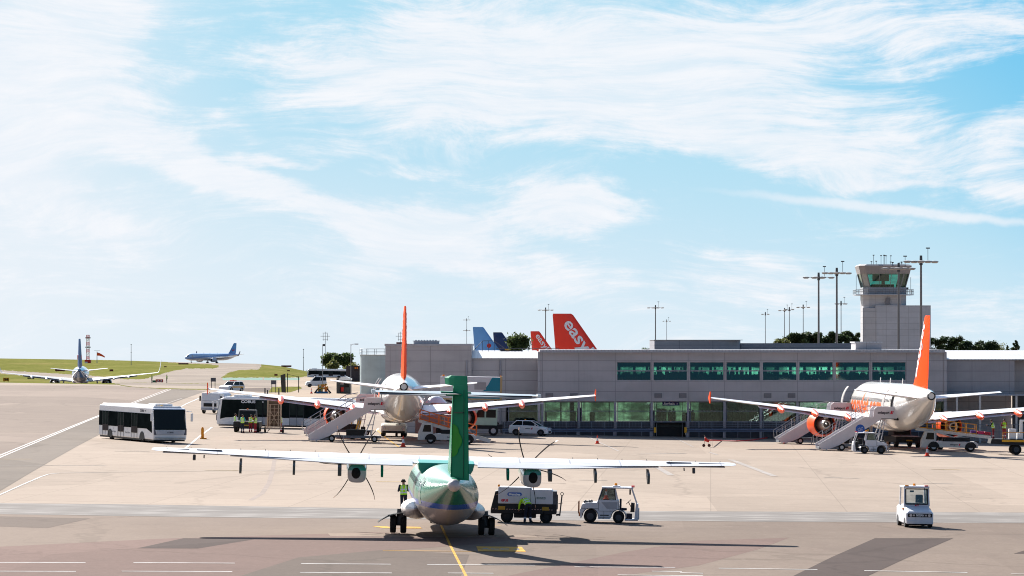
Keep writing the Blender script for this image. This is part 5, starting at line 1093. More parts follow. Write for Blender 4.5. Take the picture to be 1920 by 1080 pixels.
# front-on tractor at the right
def tractor_front(label, loc, rz):
    t = thing('baggage_tractor', label, 'tractor', loc, rz, 'white baggage tractors'); slope(t)      # y forward
    LB = PM('tractor_bluewhite', (.64, .64, .67), .4, 0, .05, 1.5, coat=.1, dirt=.2)
    m_ = MB(); m_.loft([[(x * w_, y, z) for x, z in ((-1, zb), (1, zb), (1, z1), (.86, z2), (-.86, z2), (-1, z1))] for y, w_, zb, z1, z2 in ((1.5, .66, .22, .70, .78), (1.42, .69, .2, .74, .83), (.55, .70, .2, .80, 1.06), (.5, .70, .2, .9, 1.08), (-1.4, .70, .25, .95, 1.08))], sm=False); m_.build('body', LB, t, bevel=.04)
    m_ = MB(); m_.prism([(.52, 1.06), (.36, 1.12), (.36, 1.16), (.55, 1.12)], 'x', -.66, .66); m_.box(-.65, .65, .40, .5, 1.02, 1.16); m_.build('cowl', LB, t, bevel=.02)
    m_ = MB()
    for s_ in (-1, 1):
        m_.bar((s_ * .63, .5, 1.08), (s_ * .60, .32, 2.0), .07); m_.bar((s_ * .64, -.75, 1.05), (s_ * .61, -.75, 2.0), .07); m_.box(s_ * .62 - .03, s_ * .62 + .03, -.1, .45, .7, 1.15)
    m_.build('cab_frame', LB, t)
    m_ = MB(); m_.box(-.66, .66, -.85, .42, 1.96, 2.06); m_.build('roof', LB, t, bevel=.03)
    sl = lambda z: lerp(.50, .34, (z - 1.12) / .84)
    m_ = MB()
    for a, b in (((-.56, 1.16), (.56, 1.16)), ((.56, 1.16), (.55, 1.92)), ((.55, 1.92), (-.55, 1.92)), ((-.55, 1.92), (-.56, 1.16))): m_.bar((a[0], sl(a[1]) + .01, a[1]), (b[0], sl(b[1]) + .01, b[1]), .055)
    ws_ = m_.build('windscreen_frame', BLACK, t); MB().quad((-.55, sl(1.17), 1.17), (.55, sl(1.17), 1.17), (.54, sl(1.9), 1.9), (-.54, sl(1.9), 1.9)).build('windscreen', SMOKE, ws_)
    m_ = MB(); m_.box(-.5, .5, -.3, .3, 1.0, 1.2); m_.build('dashboard', DGREY, t)
    m_ = MB(); m_.box(-.5, -.12, -.62, -.5, 1.05, 1.6); m_.box(-.5, -.12, -.5, -.1, 1.0, 1.1); m_.build('seat', NAVY, t, bevel=.05)
    m_ = MB(); m_.loft([[(-.30 + .17 * math.cos(a), -.02 + .1 * math.sin(a) + k, 1.32 + .13 * math.sin(a)) for a in [i * math.pi / 8 for i in range(16)]] for k in (0, .02)], 0, True, False); m_.build('steering_wheel', BLACK, t)
    m_ = MB(); m_.box(.12, .32, .26, .30, 1.75, 1.84); m_.build('rear_mirror', BLACK, t)
    m_ = MB(); m_.box(-.62, .62, 1.425, 1.52, .54, .72); gr = m_.build('grille', BLACK, t, bevel=.02)
    for s_ in (-1, 1):
        m_ = MB(); m_.cyl((s_ * .47, 1.50, .63), (s_ * .47, 1.53, .63), .07, .07, 14); m_.cyl((s_ * .30, 1.50, .63), (s_ * .30, 1.53, .63), .045, .045, 12) if s_ < 0 else m_.box(.27, .36, 1.5, 1.525, .59, .67); m_.build('headlight', HEADL, gr)
        m_ = MB(); m_.ell((s_ * .60 if s_ < 0 else .70, .95 if s_ < 0 else .5, .92), (.045, .05, .05), 8, 6); m_.build('indicator', AMBER, t)
        MB().box(s_ * .5 - .09, s_ * .5 + .09, .30, .42, 2.062, 2.11).build('marker_light', REDL if s_ < 0 else AMBER, t)
    sign_text('NISSAN', .15, TXT_WHITE, gr, (0, 1.528, .63), '+y', .004, width=.40)
    sign_text('BCT', .11, TXT_RED, t, (.0, .565, 1.08), '+y', .005, width=.2)
    m_ = MB(); m_.box(-.67, .67, 1.46, 1.54, .2, .36); m_.build('bumper', LB, t, bevel=.02)
    m_ = MB(); m_.box(-.6, .6, -1.2, 1.3, .12, .22); m_.build('chassis', BLACK, t)
    beacon(t, (-.0, -.3, 2.06), AMBER, .075)
    wheels(t, [(s_ * .60, 1.0, .26) for s_ in (-1, 1)], .265, .2, 'x', DGREY); wheels(t, [(s_ * .60, -1.0, .3) for s_ in (-1, 1)], .3, .22, 'x', DGREY)
    m_ = MB(); m_.box(-.69, -.66, -.7, .2, 1.15, 1.9); m_.build('side_curtain', SMOKE, t)
    return t
g = G(1719, 989); g.y += 1.2
tractor_front('white baggage tractor facing the camera alone on the apron at the right', g, R(180 + 4))

# ground power unit
g = G(988, 979)
t = thing('ground_power_unit', 'white and black wheeled ground power unit behind the right propeller', 'power unit', g, R(-1)); slope(t); ox = -1.45
m_ = MB(); m_.prism([(ox, .95), (ox, 1.77), (ox + 1.62, 1.77), (ox + 1.66, 1.67), (ox + 2.68, 1.67), (ox + 2.73, 1.60), (ox + 2.73, .95)], 'y', -.8, .8); hs = m_.build('housing', WPANEL, t, bevel=.03)
m_ = MB(); m_.bar((ox + 1.62, -.805, .98), (ox + 1.62, -.805, 1.74), .015, .008); m_.build('panel_gap', LINEM, hs)
m_ = MB(); m_.prism([(ox - .14, 1.56), (ox - .36, .68), (ox - .36, .45), (ox + 2.9, .45), (ox + 2.9, .948), (ox - .003, .948), (ox - .003, 1.58)], 'y', -.78, .78); m_.box(ox + .8, ox + 1.9, -.7, .7, .25, .45); m_.build('chassis', BLACK, t, bevel=.02)
m_ = MB()
for i in range(22): x = ox - .3 + i * .14; m_.add([(x, -.785, .655), (x + .07, -.785, .655), (x + .10, -.785, .69), (x + .03, -.785, .69)], [(0, 1, 2, 3)])
m_.build('hazard_stripe', PM('stripe_pale', (.6, .35, .3), .6), t)
for x in (ox + .02, ox + 2.2): MB().box(x, x + .34, -.79, -.782, .64, .82).build('yellow_plate', PM('dull_yellow', (.42, .24, .03), .6), t)
m_ = MB(); m_.box(ox + 2.735, ox + 2.93, -.75, .75, .5, 1.6); [m_.box(ox + 2.93, ox + 2.98, -.7 + i * .3, -.5 + i * .3, .7 + (i % 2) * .3, 1.1 + (i % 2) * .3) for i in range(5)]; m_.build('control_panel', PM('panel_dark', (.10, .10, .11), .5, .2, .4, 6), t)
m_ = MB(); m_.bar((ox + 2.9, 0, .4), (ox + 3.1, 0, .42), .1); m_.cyl((ox + 3.08, 0, .35), (ox + 3.18, 0, 1.38), .035); m_.loft([[(ox + 3.18 + q * math.cos(a), k, 1.45 + q * math.sin(a)) for a in [i * math.pi / 6 for i in range(12)]] for q, k in ((.06, -.02), (.09, 0), (.06, .02))], 0, True, False); m_.bar((ox + 3.0, 0, .95), (ox + 3.22, 0, 1.0), .03); m_.build('drawbar', DGREY, t)
wheels(t, [(ox + x, y, .31) for x in (.45, 2.4) for y in (-.62, .62)], .315, .24, hub=BLACK)
MB().ell((ox + .03, -.6, 1.83), (.06, .06, .07), 8, 6).build('beacon', AMBER, t)
m_ = MB(); lw, lh = .72, .19; m_.prism([(ox + .82 + (lw / 2 - lh / 2) * (1 if math.cos(a) > 0 else -1) + lh / 2 * math.cos(a), 1.42 + lh / 2 * math.sin(a)) for a in [math.pi * (i + .5) / 10 for i in range(20)]], 'y', -.806, -.801); lg = m_.build('logo_badge', BLUEP, hs)
sign_text('Menzies', .17, TXT_WHITE, hs, (ox + .82, -.81, 1.415), '-y', .008, width=.58); sign_text('GPU5', .15, TXT_RED, hs, (ox + .33, -.805, 1.10), '-y', .01, width=.36)
m_ = MB(); m_.box(ox + 1.92, ox + 2.36, -.806, -.801, 1.20, 1.30); m_.build('name_plate', PM('plate_green', (.06, .12, .11), .5), hs); sign_text('HOUCHIN', .09, TXT_WHITE, hs, (ox + 2.14, -.81, 1.25), '-y', .002, width=.38)
m_ = MB(); m_.tube([(ox + 1.5, -.5, .3), (ox + 1.75, -1.0, .05), (ox + 2.1, -1.1, .04), (ox + 2.3, -.85, .3), (ox + 2.3, -.8, .6)], .03); o = m_.build('power_cable', RUBBER, t)

# airport buses
BUSG = PM('bus_glass', (.012, .017, .017), .3, 0, .4, 1.2, spec=0.0)
def bus(label, loc, rz, dark=False, group='airside passenger buses', words=True):
    t = thing('airport_bus', label, 'bus', loc, rz, group); slope(t); L2 = 6.9; Wd = 1.5; BW = WHITE; wb = 1.05 if dark else 1.18
    prof = [(-L2, .30), (-L2 - .02, 1.2), (-L2 + .05, 2.85), (-L2 + .25, 2.98), (L2 - .7, 2.98), (L2 - .35, 2.86), (L2 - .02, 1.2), (L2, .75), (L2 - .05, .28)]
    m_ = MB(); m_.prism(prof, 'x', -Wd, Wd); m_.build('body', BW, t, bevel=.09)
    m_ = MB(); m_.loft([[(x, y, z) for x, z in ((-1.30, 2.98), (-1.2, 3.1), (1.2, 3.1), (1.30, 2.98))] for y in (-L2 + .2, L2 - .8)], sm=False); m_.build('roof', BW, t, bevel=.03)
    m_ = MB(); m_.box(-.8, .8, L2 - 3.3, L2 - 1.6, 3.1, 3.27); m_.build('air_conditioner', BW, t, bevel=.06)
    DOORM = PM('door_brown', (.06, .048, .046), .6, spec=.03)
    for s_ in (-1, 1):
        x0 = s_ * (Wd + .004); x1 = s_ * (Wd + .03); a_, b_ = min(x0, x1), max(x0, x1)
        top = 2.80 if dark else 2.45
        m_ = MB(); m_.prism([(-L2 + .12, wb), (-L2 + .12, top), (L2 - .55, top), (L2 - .38, 1.25 if not dark else 1.3), (L2 - .35, .85), (L2 - .9, 1.0), (L2 - 1.6, wb)] if True else 0, 'x', a_, b_); m_.build('window_band', BUSG, t)
        for k, yy in enumerate((-5.8, -1.85, 1.55)):
            d_ = MB(); dx0, dx1 = sorted((s_ * (Wd + .032), s_ * (Wd + .05)))
            for q in (0, .74): d_.box(dx0, dx1, yy + q, yy + q + .68, .38 if dark else .75, 1.3 if not dark else 1.1)
            d2 = d_.build('door', DOORM if not dark else GREYP, t); g_ = MB()
            for q in (0, .74): g_.box(dx0, dx1, yy + q + .06, yy + q + .62, 1.34, top - .08)
            g_.build('door_glass', PM('door_glass', (.03, .04, .036), .3, 0, .4, 1, spec=0.0), d2)
            g_ = MB()
            for q in (0, .70, 1.42): g_.box(dx0, dx1, yy + q - .02, yy + q + .02, .32, top - .02)
            g_.build('door_seal', DGREY, d2)
        for yy in (-3.9, 4.15):
            m_ = MB(); m_.prism([(yy + .62 * math.cos(a), .26 + .66 * math.sin(a)) for a in [i * math.pi / 10 for i in range(11)]], 'x', a_, b_); m_.build('wheel_arch', BLACK, t)
            MB().wheel((s_ * 1.32, yy, .46), .46, .3, 'x').build('wheel', [RUBBER, GREYP], t)
        if not dark:
            for yy in (-3.0, .6):
                sign_text('Bristol Airport', .22, PM('faint_lettering', (.30, .30, .32), .5), t, (s_ * (Wd + .006), yy if s_ > 0 else yy, .72), '+x' if s_ > 0 else '-x', 0, width=1.2); m_ = MB(); m_.prism([(yy - .05, .9), (yy + .02, .9), (yy + .05, 1.13), (yy - .02, 1.08)], 'x', *sorted((s_ * (Wd + .001), s_ * (Wd + .008)))); m_.build('emblem', GREYP, t)
            sign_text('COBUS', .26, TXT_DARK, t, (s_ * (Wd + .006), 4.0, 2.66), '+x' if s_ > 0 else '-x', .012, width=.95); sign_text('3000', .14, TXT_DARK, t, (s_ * (Wd + .006), 4.85 if s_ > 0 else 3.2, 2.66), '+x' if s_ > 0 else '-x', .0, width=.4)
        else:
            sign_text('COBUS', .36, TXT_WHITE, t, (s_ * (Wd + .035), 3.75, 2.6), '+x' if s_ > 0 else '-x', .016, width=1.45); sign_text('3000', .2, TXT_WHITE, t, (s_ * (Wd + .035), 2.35, 2.6), '+x' if s_ > 0 else '-x', .01, width=.6)
        m_ = MB(); m_.bar((s_ * 1.42, L2 - .25, 2.72), (s_ * 1.78, L2 + .30, 2.68), .06); m_.box(s_ * 1.80 - .09, s_ * 1.80 + .09, L2 + .25, L2 + .4, 1.85, 2.55); m_.build('mirror', WHITE, t, bevel=.03)
    # front: windscreen, lower mask, lamps
    sl = lambda z: tab(z, [(.75, L2), (1.2, L2 - .02), (2.86, L2 - .35)])
    m_ = MB(); m_.loft([[(-1.42, sl(z) + .03, z), (-1.3, sl(z) + .055, z), (1.3, sl(z) + .055, z), (1.42, sl(z) + .03, z), (1.42, sl(z) - .05, z), (-1.42, sl(z) - .05, z)] for z in (1.12, 1.3, 2.0, 2.76, 2.84)], sm=False); m_.build('windscreen', GLASSD, t, bevel=.02)
    m_ = MB(); m_.box(-1.2, 1.2, L2 + .02, L2 + .06, .72, 1.06); m_.build('front_mask', PM('mask_silver', (.50, .50, .53), .35), t, bevel=.02)
    m_ = MB(); m_.box(-1.35, 1.35, L2 - .02, L2 + .02, .42, .46); m_.build('bumper_slot', BLACK, t)
    sign_text('COBUS', .16, TXT_DARK, t, (0, L2 + .065, .9), '+y', .004, width=.55)
    for s_ in (-1, 1): m_ = MB(); m_.prism([(s_ * 1.24, .70), (s_ * 1.46, .70), (s_ * 1.46, 1.25), (s_ * 1.36, 1.15)], 'y', L2 - .05, L2 + .05); m_.build('headlight', PM('smoked_lamp', (.10, .10, .13), .15), t)
    m_ = MB(); m_.box(-1.4, 1.4, -L2 + .1, L2 - .2, .16, .3); m_.build('underbody', BLACK, t)
    beacon(t, (.35, L2 - 1.2, 2.98), PM('yellow_lens', (.95, .55, .01), .3), .12)
    return t
th = R(205.6); f = Vector((-math.sin(th), math.cos(th), 0)); F0 = G(319, 831)
b1 = F0 - f * 6.9; bus('white airport bus with dark windows driving toward the camera at the left', (b1.x, b1.y, gz(b1.x, b1.y)), th)
th = R(88); f = Vector((-math.sin(th), math.cos(th), 0)); F0 = G(407, 801); F0.y += 1.5
b2 = F0 - f * 6.9; bus('dark glazed bus parked sideways behind the left jet wing', (b2.x, b2.y, gz(b2.x, b2.y)), th, True)
p = D(614, 1290); bus('far white bus in front of the dark round trees', (p.x, p.y, p.z), R(92))

# cars
def car(name, label, cat, loc, rz, prof, roof, W2, wheel_y, wr, L2, mat, glass, suv=False):
    t = thing(name, label, cat, loc, rz); slope(t)       # y forward
    m_ = MB(); m_.loft([[(x, y, z) for y, z in [(py_ * k, lerp(.55, pz, kz)) for py_, pz in prof]] for x, k, kz in ((-W2, .97, .93), (-W2 + .08, 1, 1), (W2 - .08, 1, 1), (W2, .97, .93))], sm=False); m_.build('body', mat, t, bevel=.05)
    m_ = MB(); m_.loft([[(x * k, y, z) for y, z in q] for x, k, q in ((-1, W2 - .03, [roof[0], roof[0], roof[3], roof[3]]),) for _ in (0,)] * 0 or [[(s_ * w_, y, z) for s_, w_ in ((-1, wd), (1, wd))][::1] for y, z, wd in ()] or [[(0, 0, 0)] * 3] * 2, cap=False) if False else None
    z0, z1 = roof[0][1], roof[1][1]
    lo = [(-W2 + .04, roof[0][0], z0), (W2 - .04, roof[0][0], z0), (W2 - .04, roof[3][0], z0), (-W2 + .04, roof[3][0], z0)]; hi = [(-W2 + .22, roof[1][0], z1), (W2 - .22, roof[1][0], z1), (W2 - .22, roof[2][0], z1), (-W2 + .22, roof[2][0], z1)]
    m_ = MB(); m_.loft([lo, hi], sm=False); m_.build('glasshouse', glass, t)
    m_ = MB()
    for a, b in zip(lo, hi): m_.bar(Vector(a), Vector(b), .07)
    for x in (-1, 1):
        for q in (.42,): a = Vector(lo[0]).lerp(Vector(lo[3]), q); b = Vector(hi[0]).lerp(Vector(hi[3]), q); a.x = x * (W2 - .04); b.x = x * (W2 - .22); m_.bar(a, b, .06)
    m_.loft([[(-W2 + .20, y, z1 - .01), (-W2 + .3, y, z1 + .05), (W2 - .3, y, z1 + .05), (W2 - .20, y, z1 - .01)] for y in (roof[1][0] - .04 * 1, roof[2][0] + .04)], sm=False); m_.build('roof', mat, t, bevel=.02)
    for s_ in (-1, 1):
        for yy in wheel_y:
            m_ = MB(); m_.prism([(yy + (wr + .07) * math.cos(a), wr - .06 + (wr + .09) * math.sin(a)) for a in [i * math.pi / 9 for i in range(10)]], 'x', *sorted((s_ * (W2 + .003), s_ * (W2 - .3)))); m_.build('wheel_arch', BLACK, t); MB().wheel((s_ * (W2 - .10), yy, wr), wr, .21, 'x').build('wheel', [RUBBER, DGREY if not suv else STEEL], t)
        m_ = MB(); m_.ell((s_ * (W2 - .28), L2 - .10, .72), (.16, .16, .09), 10, 6); m_.build('headlight', HEADL, t)
        m_ = MB(); m_.ell((s_ * (W2 - .12), -L2 + .10, .85), (.07, .12, .16), 8, 6); m_.build('tail_light', REDL, t)
        m_ = MB(); m_.ell((s_ * (W2 + .06), roof[3][0] - .35, z0 + .08), (.10, .07, .07), 8, 6); m_.build('door_mirror', mat, t)
    m_ = MB(); m_.box(-W2 + .35, W2 - .35, L2 - .03, L2 + .02, .30, .48); m_.build('grille', BLACK, t)
    return t
hb = [(-1.95, .28), (-1.98, .6), (-1.90, .98), (-1.2, 1.02), (.75, .98), (1.6, .80), (1.93, .62), (1.97, .3), (1.9, .2), (-1.85, .2)]
g = G(994, 817); g.y += .9
t = car('hatchback_car', 'small white hatchback parked in front of the terminal barrier', 'car', g, R(-104), hb, [(-1.75, .95), (-1.25, 1.42), (.25, 1.42), (1.05, .93)], .84, (-1.22, 1.25), .31, 1.95, WHITE, GLASSD)
beacon(t, (0, -.5, 1.47)); sign_text('swissport', .13, TXT_DARK, t, (.85, -.05, .7), '+x', .004, width=.5); m_ = MB(); m_.prism([(.28, .62), (.40, .62), (.46, .8), (.34, .8)], 'x', .845, .852); m_.build('logo_mark', TXT_RED, t)
sv = [(-2.35, .45), (-2.4, .9), (-2.3, 1.12), (.9, 1.14), (2.1, 1.02), (2.36, .85), (2.4, .45), (2.2, .3), (-2.2, .3)]
g = G(434, 735); g.y += 1.0
t = car('patrol_car', 'white patrol car with roof light bar waiting beyond the grass strip', 'car', g, R(148), sv, [(-2.2, 1.1), (-1.9, 1.72), (.2, 1.72), (1.0, 1.1)], .98, (-1.45, 1.45), .40, 2.36, WHITE, GLASSD, True)
m_ = MB(); m_.box(-.6, .6, -.45, -.2, 1.78, 1.93); m_.build('light_bar', REDL, t); beacon(t, (0, -.3, 1.93)); m_ = MB(); m_.box(.985, 1.0, -1.9, 1.2, .75, .95); m_.box(-1.0, -.985, -1.9, 1.2, .75, .95); m_.build('side_stripe', YELLOW, t)
# truck behind the dark bus
g = G(404, 776); g.y += 3
t = thing('service_truck', 'white cab over truck standing behind the front of the dark bus', 'truck', g, R(168)); slope(t)
m_ = MB(); m_.prism([(1.2, .55), (1.2, 2.1), (1.35, 2.45), (2.75, 2.45), (3.0, 1.55), (3.05, .55)], 'x', -1.15, 1.15); m_.build('cab', WHITE, t, bevel=.06)
m_ = MB(); m_.loft([[(-1.0, 2.98 + .03, 1.5), (1.0, 2.98 + .03, 1.5), (1.0, 2.9, 1.5), (-1.0, 2.9, 1.5)], [(-.98, 2.80, 2.25), (.98, 2.80, 2.25), (.98, 2.7, 2.25), (-.98, 2.7, 2.25)]], sm=False); m_.build('windscreen', GLASSD, t)
m_ = MB(); m_.box(-.8, .8, 3.055, 3.09, .85, 1.25); m_.build('grille', BLACK, t)
m_ = MB(); m_.box(-1.12, 1.12, 3.0, 3.12, .42, .7); m_.build('bumper', GREYP, t, bevel=.03)
for s_ in (-1, 1): m_ = MB(); m_.box(s_ * 1.28 - .09, s_ * 1.28 + .09, 2.85, 2.95, 1.5, 2.1); m_.build('mirror', BLACK, t); m_ = MB(); m_.ell((s_ * .95, 3.1, .6), (.14, .05, .09), 8, 6); m_.build('headlight', HEADL, t)
m_ = MB(); m_.cyl((0, -3.2, 1.65), (0, 1.0, 1.65), .95, .95, 24); m_.build('tank', WPANEL, t)
m_ = MB(); m_.box(-.5, .5, -3.4, 2.9, .45, .75); m_.box(-1.1, 1.1, -3.3, -2.9, .5, .9); m_.build('chassis', DGREY, t)
wheels(t, [(s_ * 1.0, y, .47) for s_ in (-1, 1) for y in (2.2, -2.0)], .47, .28, 'x'); beacon(t, (0.4, 2.0, 2.45))

# passenger stairs
def stairs(label, jet_o, door_y, dx=-8.5, badge=False, warm=False):
    Mw = Matrix.Translation(jet_o.location) @ Matrix.Rotation(jet_o.rotation_euler.z, 4, 'Z'); p = Mw @ Vector((dx, door_y, 0))
    t = thing('passenger_stairs', label, 'stairs', (p.x, p.y, gz(p.x, p.y)), jet_o.rotation_euler.z, 'white boarding stairs at the parked jets'); slope(t)
    SW = PM('stairs_white', (.60, .58, .60), .45, 0, .05, .8, dirt=.15); W2 = 1.0
    for s_ in (-1, 1):
        y0, y1 = sorted((s_ * W2, s_ * (W2 + .05)))
        MB().prism([(0, .52), (.32, .10), (.9, .10), (1.9, .50), (5.6, 2.82), (5.55, 2.95), (4.15, 3.05)], 'y', y0, y1).build('side_panel', SW, t)
        m_ = MB(); m_.prism([(4.85, 2.92), (7.0, 2.92), (6.85, 3.95), (5.2, 3.95), (4.95, 3.75)], 'y', y0 - .02, y1 + .02); pn = m_.build('platform_panel', SW, t)
        if s_ < 0:
            sign_text('swissport', .34, TXT_DARK, pn, (5.78, y0 - .026, 3.42), '-y', .012, width=1.05); m_ = MB(); m_.prism([(6.36, 3.30), (6.50, 3.30), (6.58, 3.58), (6.44, 3.58)], 'y', y0 - .03, y0 - .022); m_.prism([(6.53, 3.30), (6.60, 3.30), (6.68, 3.58), (6.61, 3.58)], 'y', y0 - .03, y0 - .022); m_.build('logo_mark', TXT_RED, pn)
        m_ = MB(); y = s_ * W2
        m_.tube([(-.05, y, .45), (-.12, y, 1.25), (.25, y, 1.45), (4.0, y, 3.85), (5.1, y, 4.05)], .025); m_.tube([(.1, y, 1.0), (4.1, y, 3.5), (4.9, y, 3.6)], .018)
        for q in (.12, .35, .58, .8, .97): x = lerp(.25, 4.05, q); m_.bar((x, y, lerp(.7, 3.05, q)), (x, y, lerp(1.45, 3.88, q)), .03)
        m_.build('handrail', STEEL, t)
    m_ = MB(); n = 14
    for i in range(n): x = .35 + i * .335; z = .35 + i * .188; m_.box(x, x + .3, -W2, W2, z, z + .04); m_.box(x + .28, x + .3, -W2, W2, z + .04, z + .188)
    m_.build('steps', PM('tread_grey', (.20, .20, .21), .6), t)
    m_ = MB(); m_.box(4.95, 7.02, -W2, W2, 2.86, 2.93); m_.build('platform', PM('tread_grey', (.2, .2, .21), .6), t)
    m_ = MB(); m_.box(6.98, 7.14, -W2 - .02, W2 + .02, 2.75, 2.98); m_.build('bumper', RUBBER, t)
    m_ = MB(); m_.box(.5, 6.5, -.75, .75, .36, .58); m_.box(.1, 1.9, -.9, .9, .14, .34); ch_ = m_.build('chassis', PM('chassis_grey', (.17, .18, .20), .5, 0, .2, 2), t)
    m_ = MB(); m_.box(3.4, 5.0, -.7, .1, .58, 1.12); m_.build('engine_box', BLACK, t)
    for a_, b_, y in ((4.1, 4.5, -.5), (4.4, 4.7, .4)): MB().cyl((a_, y, .6), (b_, y, 1.9), .06).build('hydraulic_ram', YELLOW, t)
    for s_ in (-1, 1): m_ = MB(); m_.bar((5.05, s_ * .7, .6), (5.9, s_ * .7, 2.86), .09); m_.bar((5.6, s_ * .72, .6), (6.0, s_ * .72, 2.86), .07); m_.bar((5.2, s_ * .7, 1.5), (5.85, s_ * .7, 1.55), .05); m_.build('lift_leg', SW, t)
    for x in (.8, 3.2, 6.3): m_ = MB(); m_.cyl((x, -.85, .02), (x, -.85, .6), .04); m_.cyl((x, -.85, .0), (x, -.85, .03), .12); m_.build('jack_leg', STEEL, t)
    wheels(t, [(x, y, .30) for x in (2.15, 5.9) for y in (-.82, .82)], .30, .2)
    if badge:
        m_ = MB(); m_.cyl((3.72, -W2 - .055, 1.95), (3.72, -W2 - .07, 1.95), .40, .40, 24); bd = m_.build('round_badge', BLUEP, t); sign_text('call us', .18, TXT_WHITE, bd, (3.72, -W2 - .075, 2.02), '-y', 0, width=.5, roll=R(20)); sign_text('today', .18, TXT_WHITE, bd, (3.74, -W2 - .075, 1.86), '-y', 0, width=.4, roll=R(20))
    return t
stairs('boarding stairs at the rear door of the left jet', JL, -8.9, -8.3)
stairs('boarding stairs at the front door of the left jet behind its engine', JL, 12.0, -9.0)
stairs('boarding stairs with a round blue badge at the rear door of the right jet', JR, -8.9, -8.5, True)
stairs('boarding stairs at the front door of the right jet before the railing', JR, 12.0, -8.9)
g = G(1630, 850)
c_ = dup(TRA, (g.x, g.y, g.z), R(180), 'white baggage tractor parked against the badge bearing stairs'); slope(c_)

# belt loaders
def loader(label, loc, rz, z0, z1, x0, x1, railm):
    t = thing('belt_loader', label, 'belt loader', loc, rz, 'baggage belt loaders under the jets'); slope(t); LWm = PM('loader_white', (.62, .60, .58), .45, 0, .06, 1, dirt=.35)
    m_ = MB(); m_.prism([(0, .3), (.05, 1.0), (.35, 1.75), (.45, 1.82), (1.25, 1.82), (1.32, 1.15), (1.32, .3)], 'y', -.95, -.15); m_.build('cab', LWm, t, bevel=.04)
    m_ = MB(); m_.prism([(.42, 1.05), (.58, 1.65), (1.15, 1.65), (1.18, 1.05)], 'y', -.965, -.952); m_.build('cab_window', GLASSD, t)
    m_ = MB(); m_.prism([(1.4, .35), (1.4, .85), (1.7, .9), (4.9, .9), (5.1, .7), (5.1, .35)], 'y', -1.0, 1.0); m_.box(.2, 1.4, -.1, .95, .35, .8); m_.build('chassis', LWm, t, bevel=.03)
    m_ = MB(); m_.box(2.1, 3.6, -1.01, -.6, .93, 1.15); m_.box(2.0, 4.4, -.6, .6, .91, 1.25); m_.build('machinery', BLACK, t)
    sign_text('swissport', .2, TXT_DARK, t, (2.95, -1.006, .62), '-y', .004, width=.7); m_ = MB(); m_.prism([(3.36, .54), (3.46, .54), (3.52, .7), (3.42, .7)], 'y', -1.01, -1.002); m_.build('logo_mark', TXT_RED, t)
    wheels(t, [(x, y, .38) for x in (1.15, 4.45) for y in (-.88, .88)], .38, .24)
    for x in (1.15, 4.45): m_ = MB(); m_.prism([(x + .52 * math.cos(a), .36 + .52 * math.sin(a)) for a in [i * math.pi / 8 for i in range(9)]], 'y', -1.03, -1.004); m_.build('wheel_arch', BLACK, t)
    d = Vector((x1 - x0, 0, z1 - z0)); n_ = Vector((-d.z, 0, d.x)).normalized()
    A_, B_ = Vector((x0, 0, z0)), Vector((x1, 0, z1))
    m_ = MB(); m_.prism([(A_.x, A_.z), (B_.x, B_.z), (B_.x + n_.x * -.3, B_.z - .28), (A_.x, A_.z - .28)], 'y', -.55, .55); m_.build('belt_frame', LWm, t)
    m_ = MB(); m_.prism([(A_.x, A_.z + .004), (B_.x, B_.z + .004), (B_.x, B_.z + .03), (A_.x, A_.z + .03)], 'y', -.45, .45); m_.build('belt', RUBBER, t)
    m_ = MB()
    for s_ in (-1, 1):
        y = s_ * .6
        for h in (.05, .45, .85): m_.bar((lerp(x0, x1, .02), y, lerp(z0, z1, .02) + h), (lerp(x0, x1, .80), y, lerp(z0, z1, .80) + h), .05)
        for i in range(7): q = .02 + .78 * i / 6; m_.bar((lerp(x0, x1, q), y, lerp(z0, z1, q) - .05), (lerp(x0, x1, q), y, lerp(z0, z1, q) + .87), .05)
    m_.build('guard_rail', railm, t)
    m_ = MB()
    for s_ in (-.5, .5): q = .40; m_.bar((2.0, s_, .9), (lerp(x0, x1, .62), s_, lerp(z0, z1, .62) - .28), .09); m_.bar((4.3, s_, .9), (lerp(x0, x1, .32), s_, lerp(z0, z1, .32) - .28), .09)
    m_.build('lift_arm', LWm, t); beacon(t, (1.2, -.9, 1.84), AMBER, .06)
    return t
g = G(784, 831); LL = loader('belt loader with orange rails sloping down from the left jet hold', g, R(-2), 2.15, .45, .0, 6.4, PM('rail_orange', (.75, .16, .02), .45))
g = G(1724, 845); LR = loader('belt loader with yellow rails reaching toward the right jet hold', g, R(-1), 2.1, 1.45, -.4, 6.3, PM('rail_amber', (.72, .30, .02), .45))
# suitcases on the right belt
for i, (x, mt, lb) in enumerate(((4.75, PM('purple_case', (.10, .04, .28), .5), 'purple suitcase on the yellow railed belt loader'), (5.35, PM('pink_case', (.55, .02, .10), .5), 'pink suitcase nearest the handler on the belt loader'), (5.95, PM('red_case', (.45, .02, .04), .5), 'dark red suitcase at the low end of the belt loader'))):
    o = thing('suitcase', lb, 'suitcase', (0, 0, 0), 0, 'suitcases on the right belt loader'); q = (x + .4) / 6.7
    o.location = LR.matrix_basis @ Vector((x, -.25, lerp(2.1, 1.45, q) + .05)); o.rotation_euler = (0, R(5.5), .1 * i)
    MB().box(-.28, .28, -.2, .2, 0, .26).build('shell', mt, o, bevel=.04); m_ = MB(); m_.tube([(-.1, -.2, .12), (-.1, -.25, .13), (.1, -.25, .13), (.1, -.2, .12)], .012); m_.build('handle', BLACK, o)

